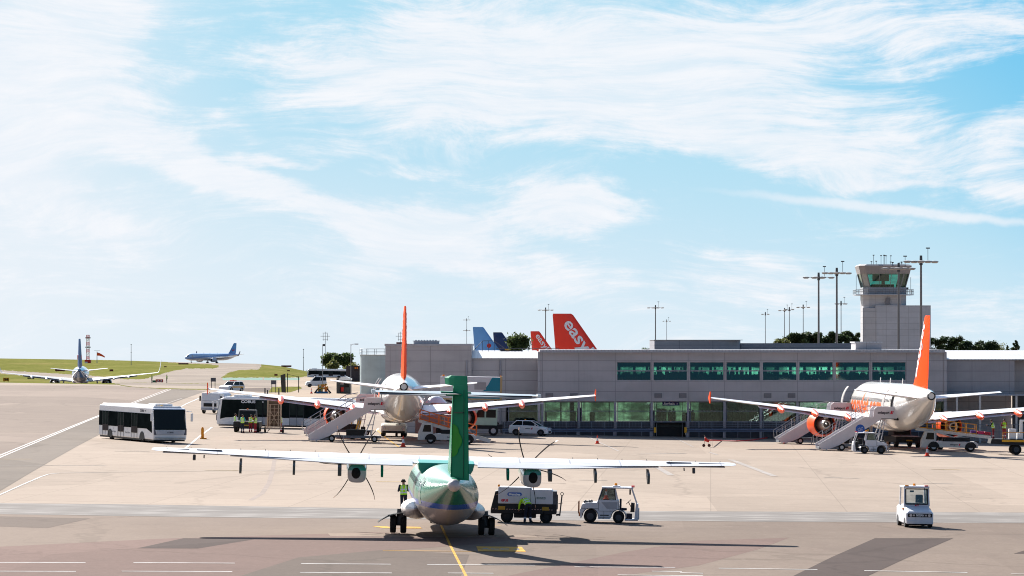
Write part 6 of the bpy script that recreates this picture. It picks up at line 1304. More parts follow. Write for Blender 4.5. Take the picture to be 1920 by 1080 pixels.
# white push-back tractor under the nose of the left jet
p = D(739, 356)
t = thing('pushback_tractor', 'low white pushback tractor facing the camera under the left jet', 'tractor', p, R(180)); slope(t)
m_ = MB(); m_.box(-1.15, 1.15, -2.2, 1.9, .35, .95); m_.prism([(1.9, .35), (2.15, .5), (2.1, 1.05), (1.7, 1.2), (-.2, 1.25), (-.2, .35)], 'x', -1.14, 1.14); m_.build('body', PM('warm_white', (.66, .63, .55), .4, coat=.3, dirt=.2), t, bevel=.05)
m_ = MB(); m_.box(-1.05, 1.05, 2.1, 2.2, .36, .55); m_.build('bumper', BLACK, t)
for s_ in (-1, 1): m_ = MB(); m_.ell((s_ * .85, 2.12, .82), (.13, .06, .12), 12, 8); m_.build('headlight', HEADL, t)
m_ = MB(); m_.box(-.95, .95, -1.6, -.2, 1.25, 1.75); m_.build('cab', WHITE, t, bevel=.04); MB().box(-.85, .85, -.19, -.17, 1.33, 1.68).build('windscreen', GLASSD, t)
wheels(t, [(s_ * 1.0, y, .42) for s_ in (-1, 1) for y in (1.3, -1.5)], .42, .35, 'x')
# dark tow tug with crew, seen from behind, in front of the dark bus
g = G(462, 810.5); g.y += 1.5
t = thing('tow_tug', 'dark grey tow tug with upright cab parked in front of the dark bus', 'tractor', g, 0, 'dark tow tugs'); slope(t)
m_ = MB(); m_.box(-1.25, 1.25, -1.6, 2.2, .45, 1.0); m_.build('body', BLACK, t, bevel=.04); m_ = MB(); m_.box(-1.2, 1.0, -1.5, .1, 1.0, 1.06); m_.build('deck', PM('deck_pale', (.4, .38, .36), .6), t)
m_ = MB(); m_.loft([[(-.95, .3, 1.0), (.85, .3, 1.0), (.85, 1.9, 1.0), (-.95, 1.9, 1.0)], [(-.88, .45, 2.1), (.78, .45, 2.1), (.78, 1.8, 2.1), (-.88, 1.8, 2.1)]], sm=False); m_.build('cab', DGREY, t, bevel=.04)
m_ = MB(); m_.loft([[(-.82, .30, 1.15), (.72, .30, 1.15), (.72, .35, 1.15), (-.82, .35, 1.15)], [(-.78, .415, 1.98), (.68, .415, 1.98), (.68, .47, 1.98), (-.78, .47, 1.98)]], sm=False); m_.build('rear_window', GLASSD, t)
m_ = MB(); m_.box(-.3, .3, -1.63, -1.6, .6, .72); m_.build('number_plate', PM('dull_yellow', (.42, .24, .03), .6), t)
wheels(t, [(s_ * 1.05, y, .42) for s_ in (-1, 1) for y in (-1.0, 1.5)], .42, .3, 'x', DGREY); beacon(t, (-.1, 1.2, 2.1), PM('orange_lens', (.95, .16, .01), .3), .09)
p = D(1694, 350); c_ = dup(t, p, R(12), 'dark tow tug in the shade under the belly of the right jet'); slope(c_)
# lattice mast trailer
g = G(513, 812); g.y += .6
t = thing('lift_trailer', 'tan lattice lift mast on a small wheeled trailer before the dark bus', 'trailer', g, 0); slope(t)
for s_ in (-1, 1):
    m_ = MB(); m_.box(s_ * .62 - .07, s_ * .62 + .07, -.07, .07, .55, 3.1); m_.box(s_ * .40 - .05, s_ * .40 + .05, -.14, -.04, .6, 2.75); m_.build('upright', TAN, t)
m_ = MB(); m_.bar((-.4, -.12, .8), (.4, -.12, 2.1), .05); m_.bar((.4, -.12, .8), (-.4, -.12, 2.1), .05); m_.bar((0, -.1, .6), (0, -.1, 2.6), .05)
for z in (.6, .95, 1.3, 1.65, 2.0, 2.35, 2.7, 3.05): m_.bar((-.62, .02, z), (.62, .02, z), .05)
m_.build('lattice', TAN, t); m_ = MB(); m_.box(-.60, .60, .07, .10, .7, 3.0); m_.build('back_plate', PM('brown_plate', (.12, .08, .05), .7), t)
m_ = MB(); m_.box(-.75, .75, -.5, .8, .42, .55); m_.bar((-.3, -.5, .45), (-.6, -1.1, .1), .07); m_.bar((-.75, -.45, .3), (-.75, -.45, 1.5), .06); m_.build('base_frame', TAN, t); wheels(t, [(s_ * .85, .2, .30) for s_ in (-1, 1)], .30, .18, 'x')
# catering truck with raised box
p = D(880, 366)
t = thing('catering_truck', 'high lift catering truck with raised white and teal box behind the green fin', 'truck', p, 0); slope(t)
s_ = FPX / 366; X = lambda px_: (px_ - 880) / s_; Zc = lambda py_: Z(py_, 366) - p.z
m_ = MB(); m_.box(X(824), X(939), -1.2, 1.2, Zc(747), Zc(706)); bx = m_.build('box_body', PM('box_white', (.58, .56, .58), .45, 0, .06, 1, dirt=.15), t, bevel=.03)
m_ = MB(); m_.add([(X(901), -1.21, Zc(733)), (X(906), -1.21, Zc(731)), (X(914), -1.21, Zc(720)), (X(921), -1.21, Zc(707)), (X(936), -1.21, Zc(707)), (X(936), -1.21, Zc(733))], [(0, 1, 2, 3, 4, 5)]); m_.add([(X(858), -1.21, Zc(746.4)), (X(880), -1.21, Zc(742)), (X(936), -1.21, Zc(742)), (X(936), -1.21, Zc(746.4))], [(0, 1, 2, 3)]); m_.add([(X(900), -1.21, Zc(741.9)), (X(910), -1.21, Zc(735)), (X(936), -1.21, Zc(735)), (X(936), -1.21, Zc(741.9))], [(0, 1, 2, 3)]); m_.build('teal_graphic', TEAL, bx)
m_ = MB(); m_.box(X(888), X(910), -1.215, -1.205, Zc(730), Zc(716)); m_.build('side_hatch', PM('hatch_grey', (.32, .30, .31), .5), bx)
m_ = MB(); m_.box(X(936), X(940), -1.25, 1.25, Zc(748), Zc(705)); m_.box(X(824), X(940), -1.22, 1.22, Zc(749.5), Zc(747)); m_.build('edge_trim', PM('trim_tan', (.42, .30, .16), .5), bx)
m_ = MB(); m_.cyl((X(830), -1.0, Zc(706)), (X(830), -1.0, Zc(703)), .1); m_.cyl((X(937), -1.0, Zc(705)), (X(937), -1.0, Zc(703)), .08); m_.build('marker_light', AMBER, bx)
for y in (-.9, .9):
    m_ = MB(); m_.bar((X(828), y, 1.15), (X(930), y, Zc(750)), .16); m_.bar((X(935), y, 1.15), (X(835), y, Zc(750)), .16); m_.build('scissor_leg', BLACK, t)
m_ = MB(); m_.box(X(818), X(942), -1.1, 1.1, .65, 1.1); m_.build('chassis', BLACK, t)
m_ = MB(); m_.prism([(X(884), 1.0), (X(886), 2.0), (X(896), 2.7), (X(932), 2.75), (X(932), 1.0)], 'y', -1.15, 1.15); m_.build('cab', PM('cab_pale_green', (.45, .55, .42), .4), t, bevel=.05)
m_ = MB(); m_.prism([(X(889), 1.75), (X(897), 2.5), (X(908), 2.5), (X(908), 1.75)], 'y', -1.18, -1.16); m_.prism([(X(911), 1.75), (X(911), 2.5), (X(929), 2.5), (X(929), 1.75)], 'y', -1.18, -1.16); m_.build('cab_window', GLASSD, t)
wheels(t, [(X(q), y, .48) for q in (832, 925) for y in (-1, 1)], .48, .3)
# radome-like white cover seen between fuselage and fin
g = D(817, 352); t = thing('satellite_cover', 'small white domed cover on a van roof beside the left jet', 'van', g, 0); Zv = lambda py_: Z(py_, 352) - g.z
m_ = MB(); m_.prism([(-1.9, .5), (-1.9, 1.9), (-1.6, 2.2), (1.7, 2.2), (1.9, 1.6), (1.95, .5)], 'y', -.9, .9); m_.build('body', PM('van_grey', (.3, .28, .28), .5), t, bevel=.05)
m_ = MB(); m_.cyl((0, 0, 2.2), (0, 0, Zv(754)), .5); m_.build('mast_box', GREYP, t); m_ = MB(); m_.loft([[(r_ * math.cos(a), r_ * .8 * math.sin(a), z) for a in [i * math.pi / 10 for i in range(20)]] for r_, z in ((1.05, Zv(755)), (.9, Zv(752.5)), (.6, Zv(746)), (.3, Zv(743)), (.02, Zv(742.3)))]); m_.build('dome', WHITE, t)
wheels(t, [(x, y, .34) for x in (-1.2, 1.25) for y in (-.85, .85)], .34, .22)
# flat platform trailer at the right edge with two handlers
g = G(1895, 852)
t = thing('platform_trailer', 'flat yellow edged platform trailer cut by the right edge', 'trailer', g, 0); slope(t)
m_ = MB(); m_.prism([(-1.95, .95), (-1.85, 1.35), (5, 1.35), (5, .85), (-.2, .85)], 'y', -1.1, 1.1); m_.build('deck', BLACK, t); m_ = MB(); m_.box(-.95, 5, -1.14, -1.105, 1.12, 1.30); m_.build('yellow_edge', YELLOW, t)
wheels(t, [(x, y, .46) for x in (.35, 3.4) for y in (-.8, .8)], .46, .3, hub=DGREY)
m_ = MB(); m_.tube([(-.85, -1.0, 1.35), (-.85, -1.0, 1.95), (1.2, -1.0, 1.95), (1.2, -1.0, 2.45), (5, -1.0, 2.45)], .03); m_.build('yellow_rail', PM('rail_amber', (.7, .3, .02), .5), t)
m_ = MB(); m_.box(-.25, .35, -.6, .2, 1.36, 2.25); m_.box(.5, 1.0, -.3, .4, 1.36, 1.9); m_.box(.7, .95, -.3, -.1, 1.9, 3.0); m_.box(.7, 1.5, -.3, -.1, 2.9, 3.05); m_.build('white_equipment', WHITE, t, bevel=.05)
PLAT = t
# ================================================================ PEOPLE
def person(label, loc, rz, pose='stand', top=HIVIS, sleeve=NAVY, legs=NAVY, hairm=HAIR, H=1.78, cap=False, ears=False, slope_=False):
    k = H / 1.78; t = thing('person', label, 'person', loc, rz)
    bend = {'stand': 0, 'phone': 0, 'walk': 0, 'bend': 62, 'reach': 14, 'look': 6}[pose]; b = R(bend); pel = Vector((0, -.10 if pose == 'bend' else 0, .95))
    if pose == 'bend': pel.z = .93
    def sp(h, off=0): return pel + Vector((off, math.sin(b) * h, math.cos(b) * h))
    spine, chest, neck = sp(.2), sp(.38), sp(.52); hd = sp(.60) + Vector((0, .02, 0)); ht = sp(.74) + Vector((0, .03 + (.03 if bend > 30 else 0), 0))
    sh = {s_: sp(.46, .19 * s_) for s_ in (-1, 1)}
    arm = {}
    for s_ in (-1, 1):
        if pose in ('stand', 'walk'): e = sh[s_] + Vector((.06 * s_, -.02 + (.08 * s_ if pose == 'walk' else 0), -.28)); w_ = e + Vector((.01 * s_, .09, -.24))
        elif pose in ('phone', 'look'): e = sh[s_] + Vector((.08 * s_, .0, -.27)); w_ = e + Vector((-.13 * s_, .22, .05))
        elif pose == 'bend': e = sh[s_] + Vector((.06 * s_, .12, -.25)); w_ = e + Vector((-.03 * s_, .10, -.22))
        else: e = sh[s_] + Vector((.05 * s_, .16, -.22)); w_ = e + Vector((-.03 * s_, .24, .04))
        arm[s_] = (e, w_)
    leg = {}
    for s_ in (-1, 1):
        st = {'bend': .16, 'walk': .09}.get(pose, .11); fy = {'walk': .22 * s_}.get(pose, 0); hip = pel + Vector((.09 * s_, 0, -.04)); an = Vector((st * s_, fy, .09)); kn = hip.lerp(an, .5) + Vector((0, .05 if pose in ('bend', 'walk') else .02, 0)); leg[s_] = (hip, kn, an, an + Vector((.02 * s_, .15, -.05)))
    V_, E_, R_ = [], [], []
    def add(p, r, par=None):
        V_.append(p * k); R_.append(r * k); i = len(V_) - 1
        if par is not None: E_.append((par, i))
        return i
    ip = add(pel, .12); i1 = add(spine, .115, ip); i2 = add(chest, .125, i1); i3 = add(neck, .06, i2); i4 = add(hd, .075, i3); i5 = add(hd.lerp(ht, .5), .09, i4); add(ht, .062, i5)
    for s_ in (-1, 1):
        a = add(sh[s_], .055, i2); e = add(arm[s_][0], .042, a); w_ = add(arm[s_][1], .028, e); dv = (arm[s_][1] - arm[s_][0]).normalized(); pm = add(arm[s_][1] + dv * .06, .034, w_)
        side = Vector((1, 0, 0)); dn = dv.cross(side).normalized() * -1
        for q in range(4): base = arm[s_][1] + dv * .085 + side * (.026 * (q - 1.5)); f1 = add(base, .010, pm); f2 = add(base + dv * .035 * (1 - .1 * abs(q - 1.3)) + dn * .008, .009, f1); add(base + dv * .06 * (1 - .12 * abs(q - 1.3)) + dn * .03, .007, f2)
        th_ = add(arm[s_][1] + dv * .03 - side * .035 * s_, .011, w_); add(arm[s_][1] + dv * .065 - side * .05 * s_ + dn * .01, .009, th_)
        h_ = add(leg[s_][0], .085, ip); kn = add(leg[s_][1], .058, h_); an = add(leg[s_][2], .04, kn); add(leg[s_][3], .035, an)
    me = bpy.data.meshes.new('body'); me.from_pydata([tuple(v_) for v_ in V_], E_, []); o = bpy.data.objects.new('body', me); COL.objects.link(o)
    sk = o.modifiers.new('s', 'SKIN'); ss = o.modifiers.new('u', 'SUBSURF'); ss.levels = 1; ss.render_levels = 1
    for i, v_ in enumerate(me.skin_vertices[0].data): v_.radius = (R_[i], R_[i]); v_.use_root = (i == 0)
    dg = bpy.context.evaluated_depsgraph_get(); nm = bpy.data.meshes.new_from_object(o.evaluated_get(dg)); bpy.data.objects.remove(o)
    mb = MB(); mb.add([tuple(v_.co) for v_ in nm.vertices], [tuple(p.vertices) for p in nm.polygons], 0, True)
    hc = hd.lerp(ht, .55) * k; fwd = Vector((0, math.cos(b * .8), -math.sin(b * .8)))
    mb.ell(hc + fwd * .1, (.014, .02, .022), 6, 5); mb.ell(hc + Vector((-.088, 0, 0)), (.014, .025, .032), 6, 5); mb.ell(hc + Vector((.088, 0, 0)), (.014, .025, .032), 6, 5)
    for s_ in (-1, 1): mb.ell(hc + fwd * .083 + Vector((s_ * .033, 0, .02)), (.011, .009, .007), 6, 4, 1)
    mb.ell(hc + fwd * .085 - Vector((0, 0, .045)), (.024, .01, .006), 6, 4, 2)
    mb.build('body', [SKIN, BLACK, PM('lips', (.30, .10, .08), .5)], t); bpy.data.meshes.remove(nm)
    m_ = MB(); hh = (hd.lerp(ht, .72) - fwd * .018) * k; m_.ell(hh, (.098, .105, .088), 12, 8)
    if cap: m_.prism([(hh.x - .08, hh.y + .05), (hh.x + .08, hh.y + .05), (hh.x + .06, hh.y + .17), (hh.x - .06, hh.y + .17)], 'z', hh.z - .01, hh.z + .01)
    m_.build('cap' if cap else 'hair', hairm, t)
    if ears: m_ = MB(); m_.ell(hc + Vector((-.105, 0, .0)), (.03, .04, .05), 8, 6); m_.ell(hc + Vector((.105, 0, .0)), (.03, .04, .05), 8, 6); m_.tube([tuple(hc + Vector((.11 * math.cos(a), 0, .13 * math.sin(a)))) for a in [i * math.pi / 6 for i in range(7)]], .012); m_.build('ear_defenders', DGREY, t)
    def ring(c_, ax, rx, ry, n=16):
        up = ax.normalized(); fx = Vector((1, 0, 0)); fy = up.cross(fx).normalized(); return [tuple((c_ + fx * rx * math.cos(a) + fy * ry * math.sin(a)) * k) for a in [2 * math.pi * i / n for i in range(n)]]
    ax = sp(1) - sp(0)
    m_ = MB(); prof = [(-.02, .185, .135), (.08, .18, .13), (.22, .185, .135), (.36, .205, .14), (.45, .20, .125), (.50, .13, .09)]; m_.loft([ring(sp(h), ax, a, c_) for h, a, c_ in prof]); ve = m_.build('vest', top, t)
    m_ = MB()
    for h in (.06, .24): m_.loft([ring(sp(h), ax, .19, .142), ring(sp(h + .05), ax, .191, .144)], 0, True, False)
    for s_ in (-1, 1): m_.bar((sp(.06, .1 * s_) + Vector((0, -.13 if bend < 30 else -.0, .0 if bend < 30 else .13))) * k, (sp(.47, .1 * s_) + Vector((0, -.125 if bend < 30 else 0, 0 if bend < 30 else .12))) * k, .045, .012)
    m_.build('reflective_band', REFL, ve)
    m_ = MB()
    for s_ in (-1, 1):
        a, e, w_ = sh[s_] * k, arm[s_][0] * k, arm[s_][1] * k; m_.cyl(a, e, .066, .052, 10); m_.ell(a, (.068, .066, .066), 10, 6); m_.ell(e, (.052,) * 3, 8, 6); m_.cyl(e, e.lerp(w_, .92), .051, .038, 10)
    m_.build('sleeves', sleeve, t)
    m_ = MB()
    for s_ in (-1, 1):
        h_, kn, an, toe = [q * k for q in leg[s_]]; m_.cyl(h_ + Vector((0, 0, .04)), kn, .10, .072, 12); m_.ell(kn, (.073,) * 3, 10, 6); m_.cyl(kn, an + Vector((0, 0, .0)), .072, .062, 12)
    m_.loft([ring(pel + Vector((0, 0, -.08)), Vector((0, 0, 1)), .17, .12), ring(pel + Vector((0, 0, .06)), Vector((0, 0, 1)), .17, .125)]); tr = m_.build('trousers', legs, t)
    m_ = MB()
    for s_ in (-1, 1): kn, an = leg[s_][1] * k, leg[s_][2] * k; m_.cyl(kn.lerp(an, .45), kn.lerp(an, .60), .071, .069, 12)
    m_.build('ankle_band', REFL, tr)
    m_ = MB()
    for s_ in (-1, 1): an = leg[s_][2] * k; m_.loft([[(an.x + x * .05, an.y + y, z) for x, y in ((-1, -.07), (1, -.07), (1, .12), (.6, .2), (-.6, .2), (-1, .12))] for z in (0, .05)], sm=False); m_.cyl((an.x, an.y, .04), (an.x, an.y, .16), .056, .052)
    m_.build('boots', BLACK, t, bevel=.01)
    return t
VEST2 = PM('yellow_green_vest', (.42, .75, .02), .8, 0, .12, 8)
g = G(757, 961); person('worker in hi vis vest and ear defenders standing behind the left wheels', g, R(10), 'look', ears=True)
g = G(989, 979); g.y -= 1.2; person('worker in hi vis jacket bending over in front of the power unit', g, R(25), 'bend', sleeve=HIVIS)
g = G(455, 812); person('worker in turquoise sleeves and hi vis vest at the back of the dark tug', g, R(-30), 'phone', sleeve=TEALC, H=1.82)
g = G(441, 810); person('worker in white sleeves at the left corner of the dark tug', g + Vector((0, .5, 0)), R(-60), 'stand', sleeve=REFL, H=1.8)
g = G(470, 811); person('worker with red sleeves leaning on the dark tug', g, R(-20), 'reach', VEST2, REDP, MAROON)
g = G(479, 812); person('worker in black sleeves and maroon trousers right of the dark tug', g, R(60), 'phone', VEST2, BLACK, MAROON, H=1.8)
g = G(526, 811); person('worker in maroon trousers beside the tan lattice mast', g + Vector((0, .9, 0)), R(80), 'look', VEST2, NAVY, MAROON, H=1.8)
Pp = PLAT.location
def on_plat(px): return Vector((XX(px, Pp.y), Pp.y - .1, Pp.z + 1.36))
person('handler bending toward the suitcases at the end of the belt loader', on_plat(1862) + Vector((0, 0, -.02)), R(75), 'reach', VEST2, NAVY, MAROON)
person('handler standing upright on the platform trailer facing the belt', on_plat(1882), R(-160), 'phone', VEST2, MAROON, MAROON, cap=True)
g = D(1901, 366); person('distant worker in green vest behind the canopy post at right', g, R(90), 'stand', PM('green_vest', (.1, .5, .03), .8), NAVY, NAVY)

# ================================================================ SMALL THINGS
def FG(px, py):       # far ground point whose picture row is py
    best = None; d = 720.0
    while d < 2450:
        X = XX(px, d); y = HY + FPX * (CH - gz(X, d)) / d
        if y <= py: return Vector((X, d, gz(X, d)))
        d += 4
    X = XX(px, 2440); return Vector((X, 2440, gz(X, 2440)))
# storage tank
p = D(722, 633); dK = 633.0; hk = Z(666, dK) - p.z
t = thing('storage_tank', 'pale cylindrical storage tank with a railed top left of the terminal', 'tank', p)
m_ = MB(); m_.loft([[(4.2 * math.cos(a), 4.2 * math.sin(a), z) for a in [i * math.pi / 24 for i in range(48)]] for z in (-1, hk)]); m_.build('shell', seam_mat('tank_paint', (.40, .48, .49), 0, 0, 1.8, .5, dark=.85), t)
m_ = MB(); m_.cyl((0, 0, hk), (0, 0, hk + .12), 4.28, 4.28, 48); m_.build('rim', PM('tank_rim', (.5, .5, .5), .5), t)
m_ = MB(); ang = [i * math.pi / 16 for i in range(33)]
for h in (.55, 1.05): m_.tube([(4.2 * math.cos(a), 4.2 * math.sin(a), hk + h) for a in ang], .035, 5)
for a in ang[:-1:2]: m_.bar((4.2 * math.cos(a), 4.2 * math.sin(a), hk), (4.2 * math.cos(a), 4.2 * math.sin(a), hk + 1.08), .06)
m_.build('top_railing', PM('rail_darkgrey', (.08, .08, .09), .5), t)
m_ = MB(); x0 = 3.0; [m_.bar((x0 + q, -3.2, 0), (x0 + q, -3.2, hk + 1), .06) for q in (0, .5)]; [m_.bar((x0, -3.2, z * .35), (x0 + .5, -3.2, z * .35), .04) for z in range(int(hk / .35))]; m_.build('ladder', DGREY, t)
# roof railing by the left tails
t = thing('roof_railing', 'thin dark railing on the roof below the light blue fin', 'railing', (tx(886), TD + 10.5, tz(658)))
m_ = MB(); pts = [(0, 0, 0), (.9, 0, 1.0), (2.1, 0, 1.0), (3.3, 0, .15)]; m_.tube([(x, y, z) for x, y, z in pts], .03); [m_.bar((x, 0, -.3), (x, 0, 1.0), .04) for x in (.9, 1.5, 2.1)]; m_.tube([(2.3, 0, .25), (8.7, 0, .25)], .03); m_.build('rails', PM('rail_darkgrey', (.08, .08, .09), .5), t)
[MB().bar((2.6 + i * .75, 0, -.6), (2.6 + i * .75, 0, .27), .04).build('post', MATS['rail_darkgrey'], t) for i in range(9)]
m_ = MB(); m_.box(2.7, 5.0, .3, .5, -.5, .05); m_.build('dark_box', DGREY, t)
# red and white lattice tower
p = FG(165, 681); s_ = FPX / p.y; H = 53 / s_
t = thing('lattice_tower', 'red and white lattice tower on the grassy skyline', 'tower', p); w_ = 2.6 / s_ * .85
for i in range(7):
    z0, z1 = H * .12 + H * .88 * i / 7, H * .12 + H * .88 * (i + 1) / 7; m_ = MB(); q = [(-w_, -w_), (w_, -w_), (w_, w_), (-w_, w_)]
    for j in range(4): a, b = q[j], q[(j + 1) % 4]; m_.bar((*a, z0), (*a, z1), w_ * .5); m_.bar((*a, z0), (*b, z1), w_ * .3); m_.bar((*a, z1 - .05), (*b, z1 - .05), w_ * .3)
    m_.build('red_section' if i % 2 == 0 else 'white_section', REDP if i % 2 == 0 else WHITE, t)
m_ = MB(); m_.box(-w_ * 2.6, w_ * 2.6, -w_ * 2, w_ * 2, -1, H * .12); m_.build('hut', REDP, t); m_ = MB(); m_.box(-w_ * 2.6, 0, -w_ * 2.05, -w_ * 2.02, 0, H * .05); m_.build('hut_door', WHITE, t)
m_ = MB(); [m_.box(-w_ * 2.2, w_ * 2.2, -w_ * 1.2, w_ * 1.2, H * f_, H * f_ + .5) for f_ in (.88, .55)]; m_.build('platform', DGREY, t)
# windsock
p = FG(182, 681); s_ = FPX / p.y; H = 22 / s_
t = thing('windsock', 'orange windsock streaming to the right beside the lattice tower', 'windsock', p); MB().cyl((0, 0, -1), (0, 0, H), .22, .15, 8).build('pole', GREYP, t)
m_ = MB(); m_.loft([[(x, r_ * math.cos(a), z + r_ * math.sin(a)) for a in [i * math.pi / 6 for i in range(12)]] for x, z, r_ in ((.2, H - 1.4, .9), (1.4, H - 1.6, .75), (2.8, H - 2.2, .55), (4.2, H - 3.0, .35))]); m_.build('sock', ORANGE, t); m_ = MB(); m_.bar((-1.6, 0, H + .4), (1.6, 0, H + .4), .15); m_.build('crossbar', GREYP, t)
def pole(name, label, cat, px, ytop, ybase, wd=1.1, kind='plain', d=None):
    p = FG(px, ybase) if d is None else D(px, d); s_ = FPX / p.y; H = Z(ytop, p.y) - p.z; t = thing(name, label, cat, p); r_ = wd / s_ / 2
    MB().cyl((0, 0, -1), (0, 0, H), r_, r_ * .6, 8).build('pole', PM('pole_grey', (.25, .25, .26), .5, .3), t)
    m_ = MB()
    if kind == 'antenna':
        for q, L in ((.97, 5), (.9, 9), (.82, 5)): m_.bar((-L / s_, 0, H * q), (L / s_, 0, H * q), .8 / s_)
        m_.bar((-4 / s_, 0, H * .8), (-4 / s_, 0, H * .96), .7 / s_); m_.bar((4 / s_, 0, H * .8), (4 / s_, 0, H * .96), .7 / s_); m_.build('dipoles', MATS['pole_grey'], t)
    elif kind == 'lamp': m_.cyl((0, 0, H), (2 / s_, 0, H + .5 / s_), .8 / s_); m_.box(.5 / s_, 5 / s_, -.2, .2, H - 3 / s_, H + 1 / s_); m_.build('lamp_head', DGREY, t)
    elif kind == 'arm': m_.tube([(0, 0, H - 3 / s_), (2 / s_, 0, H - .6 / s_), (7 / s_, 0, H)], .5 / s_); m_.box(7 / s_, 14 / s_, -.15, .15, H - 1.2 / s_, H + .8 / s_); m_.build('lamp_head', GREYP, t)
    else: m_.cb((0, 0, H * .97), (2.2 / s_, 1 / s_, 1 / s_)); m_.cb((0, 0, H * .6), (1.8 / s_, 1 / s_, 1 / s_)); m_.build('fittings', MATS['pole_grey'], t)
    return t
pole('thin_mast', 'thin grey mast on the grass halfway between the two blue jets', 'mast', 246, 645, 685, 1.3)
pole('thin_mast', 'thin pale mast at the foot of the grassy slope left of the far bus', 'mast', 569, 654, 695, 1.2)
pole('radio_mast', 'radio mast with crossed aerials above the far bus', 'mast', 610, 622, 706, 1.2, 'antenna')
pole('radio_mast', 'radio mast with crossed aerials behind the left terminal block', 'mast', 751, 622, 706, 1.1, 'antenna')
pole('lamp_post', 'dark lamp post in front of the round trees', 'lamp post', 605, 646, 735, 1.6, 'lamp', 640)
pole('lamp_post', 'lamp post with a curved arm left of the storage tank', 'lamp post', 658, 645, 730, 1.7, 'arm', 625)
# airfield signs
def board(label, px, py, wp, hp, mat, far=True, legs=False, cat='sign', text=None, tm=None):
    p = FG(px, py) if far else G(px, py); s_ = FPX / p.y; W_, H_ = wp / s_, hp / s_; lg = H_ * .25 if not legs else legs / s_
    t = thing('airfield_sign' if not legs else 'notice_board', label, cat, p, 0, 'airfield signs'); MB().box(-W_ / 2, W_ / 2, 0, .25, lg, lg + H_).build('panel', mat, t)
    m_ = MB(); [m_.box(x * W_ - .05, x * W_ + .05, .05, .18, 0, lg) for x in (-.35, .35)]; m_.build('legs', DGREY, t)
    if text: sign_text(text, H_ * .8, tm, t, (0, -.02, lg + H_ / 2), '-y', .01, width=W_ * .8)
    return t
TY = PM('sign_yellow_text', (.7, .45, .03), .5)
board('dark red sign behind the tail of the near blue jet', 113, 697, 19, 4.2, BROWNRED); board('small dark red sign on the grass right of the near blue jet', 209, 697, 7, 3.6, BROWNRED); board('wide dark sign below the nose of the skyline jet', 344, 684, 19, 2.6, BROWNRED); board('tiny dark sign beyond the winglet of the near blue jet', 310, 689, 5, 1.8, BROWNRED)
board('red box sign on the taxiway edge above the grass strip', 299, 718, 14, 5.5, REDP, False, text='23', tm=TXT_WHITE); board('green box next to the red box sign on the taxiway edge', 289, 718, 6, 4, PM('box_green', (.03, .12, .07), .6), False)
board('wide dark sign on the grassy slope left of the far mast', 537, 689, 19, 3.2, BROWNRED); board('small brown sign below the wide dark sign on the slope', 541, 696.5, 5, 2, BROWNRED); board('small brown sign low on the slope by the green line', 517.5, 705.5, 6, 3.5, PM('rust_sign', (.30, .08, .04), .6))
board('orange sign on the grass at the far left edge', 11.5, 720.3, 11, 6.5, PM('orange_sign', (.70, .30, .01), .5), text='04', tm=TXT_DARK); board('dark low sign on the grass left of the near blue jet', 58, 711, 13, 2.6, PM('dark_green_sign', (.03, .07, .03), .6)); 
board('grey board on two legs left of the patrol car', 400, 729, 9.5, 7.2, PM('board_grey', (.10, .10, .12), .6), False, 13.5); board('grey board on two legs on the small grass island', 513, 736, 9.5, 7.5, MATS['board_grey'], False, 15.5)
for px_, lb in ((285, 'ground crew member left of the green box on the taxiway'), (313, 'ground crew member right of the red box sign on the taxiway')):
    g = G(px_, 718.5); person(lb, g, R(90), 'stand', VEST2, NAVY, NAVY)
# gate and fence
g = G(541, 736); s_ = FPX / g.y
t = thing('open_gate', 'dark solid gate leaf and open wire frame between two posts', 'gate', g); h = 37 / s_
m_ = MB(); m_.loft([[(-13 / s_, 0, 0), (-4 / s_, -1.2, 0), (-4 / s_, -1.1, 0), (-13 / s_, .1, 0)], [(-15 / s_, 0, h * .88), (-5 / s_, -1.2, h * .96), (-5 / s_, -1.1, h * .96), (-15 / s_, .1, h * .88)]], sm=False); m_.build('gate_leaf', PM('gate_dark', (.035, .034, .032), .7, 0, .3, 3), t)
for x, q in ((-2, .97), (19, .82)): m_ = MB(); m_.box(x / s_ - .07, x / s_ + .07, -.07, .07, 0, h * q); m_.build('post', MATS['gate_dark'], t)
m_ = MB(); m_.bar((-2 / s_, 0, h * .93), (19 / s_, 0, h * .80), .06); m_.build('top_rail', MATS['gate_dark'], t)
g = D(664, 1000); t = thing('screen_fence', 'dark screen fence with an orange direction sign near the tank', 'fence', g); s_ = FPX / 1000; hz = Z(686, 1000) - g.z
m_ = MB(); m_.box(-15 / s_, 12 / s_, 0, .1, 0, hz); m_.build('panel', PM('fence_dark', (.05, .045, .05), .8, 0, .3, 2), t); m_ = MB(); m_.box(0, 8 / s_, -.15, -.05, hz * .70, hz * 1.02); sg2 = m_.build('sign', PM('sign_black', (.03, .02, .02), .6), t); sign_text('24', .7, PM('orange_letters', (.8, .22, .01), .5), sg2, (4 / s_, -.17, hz * .86), '-y', .02, width=.95)
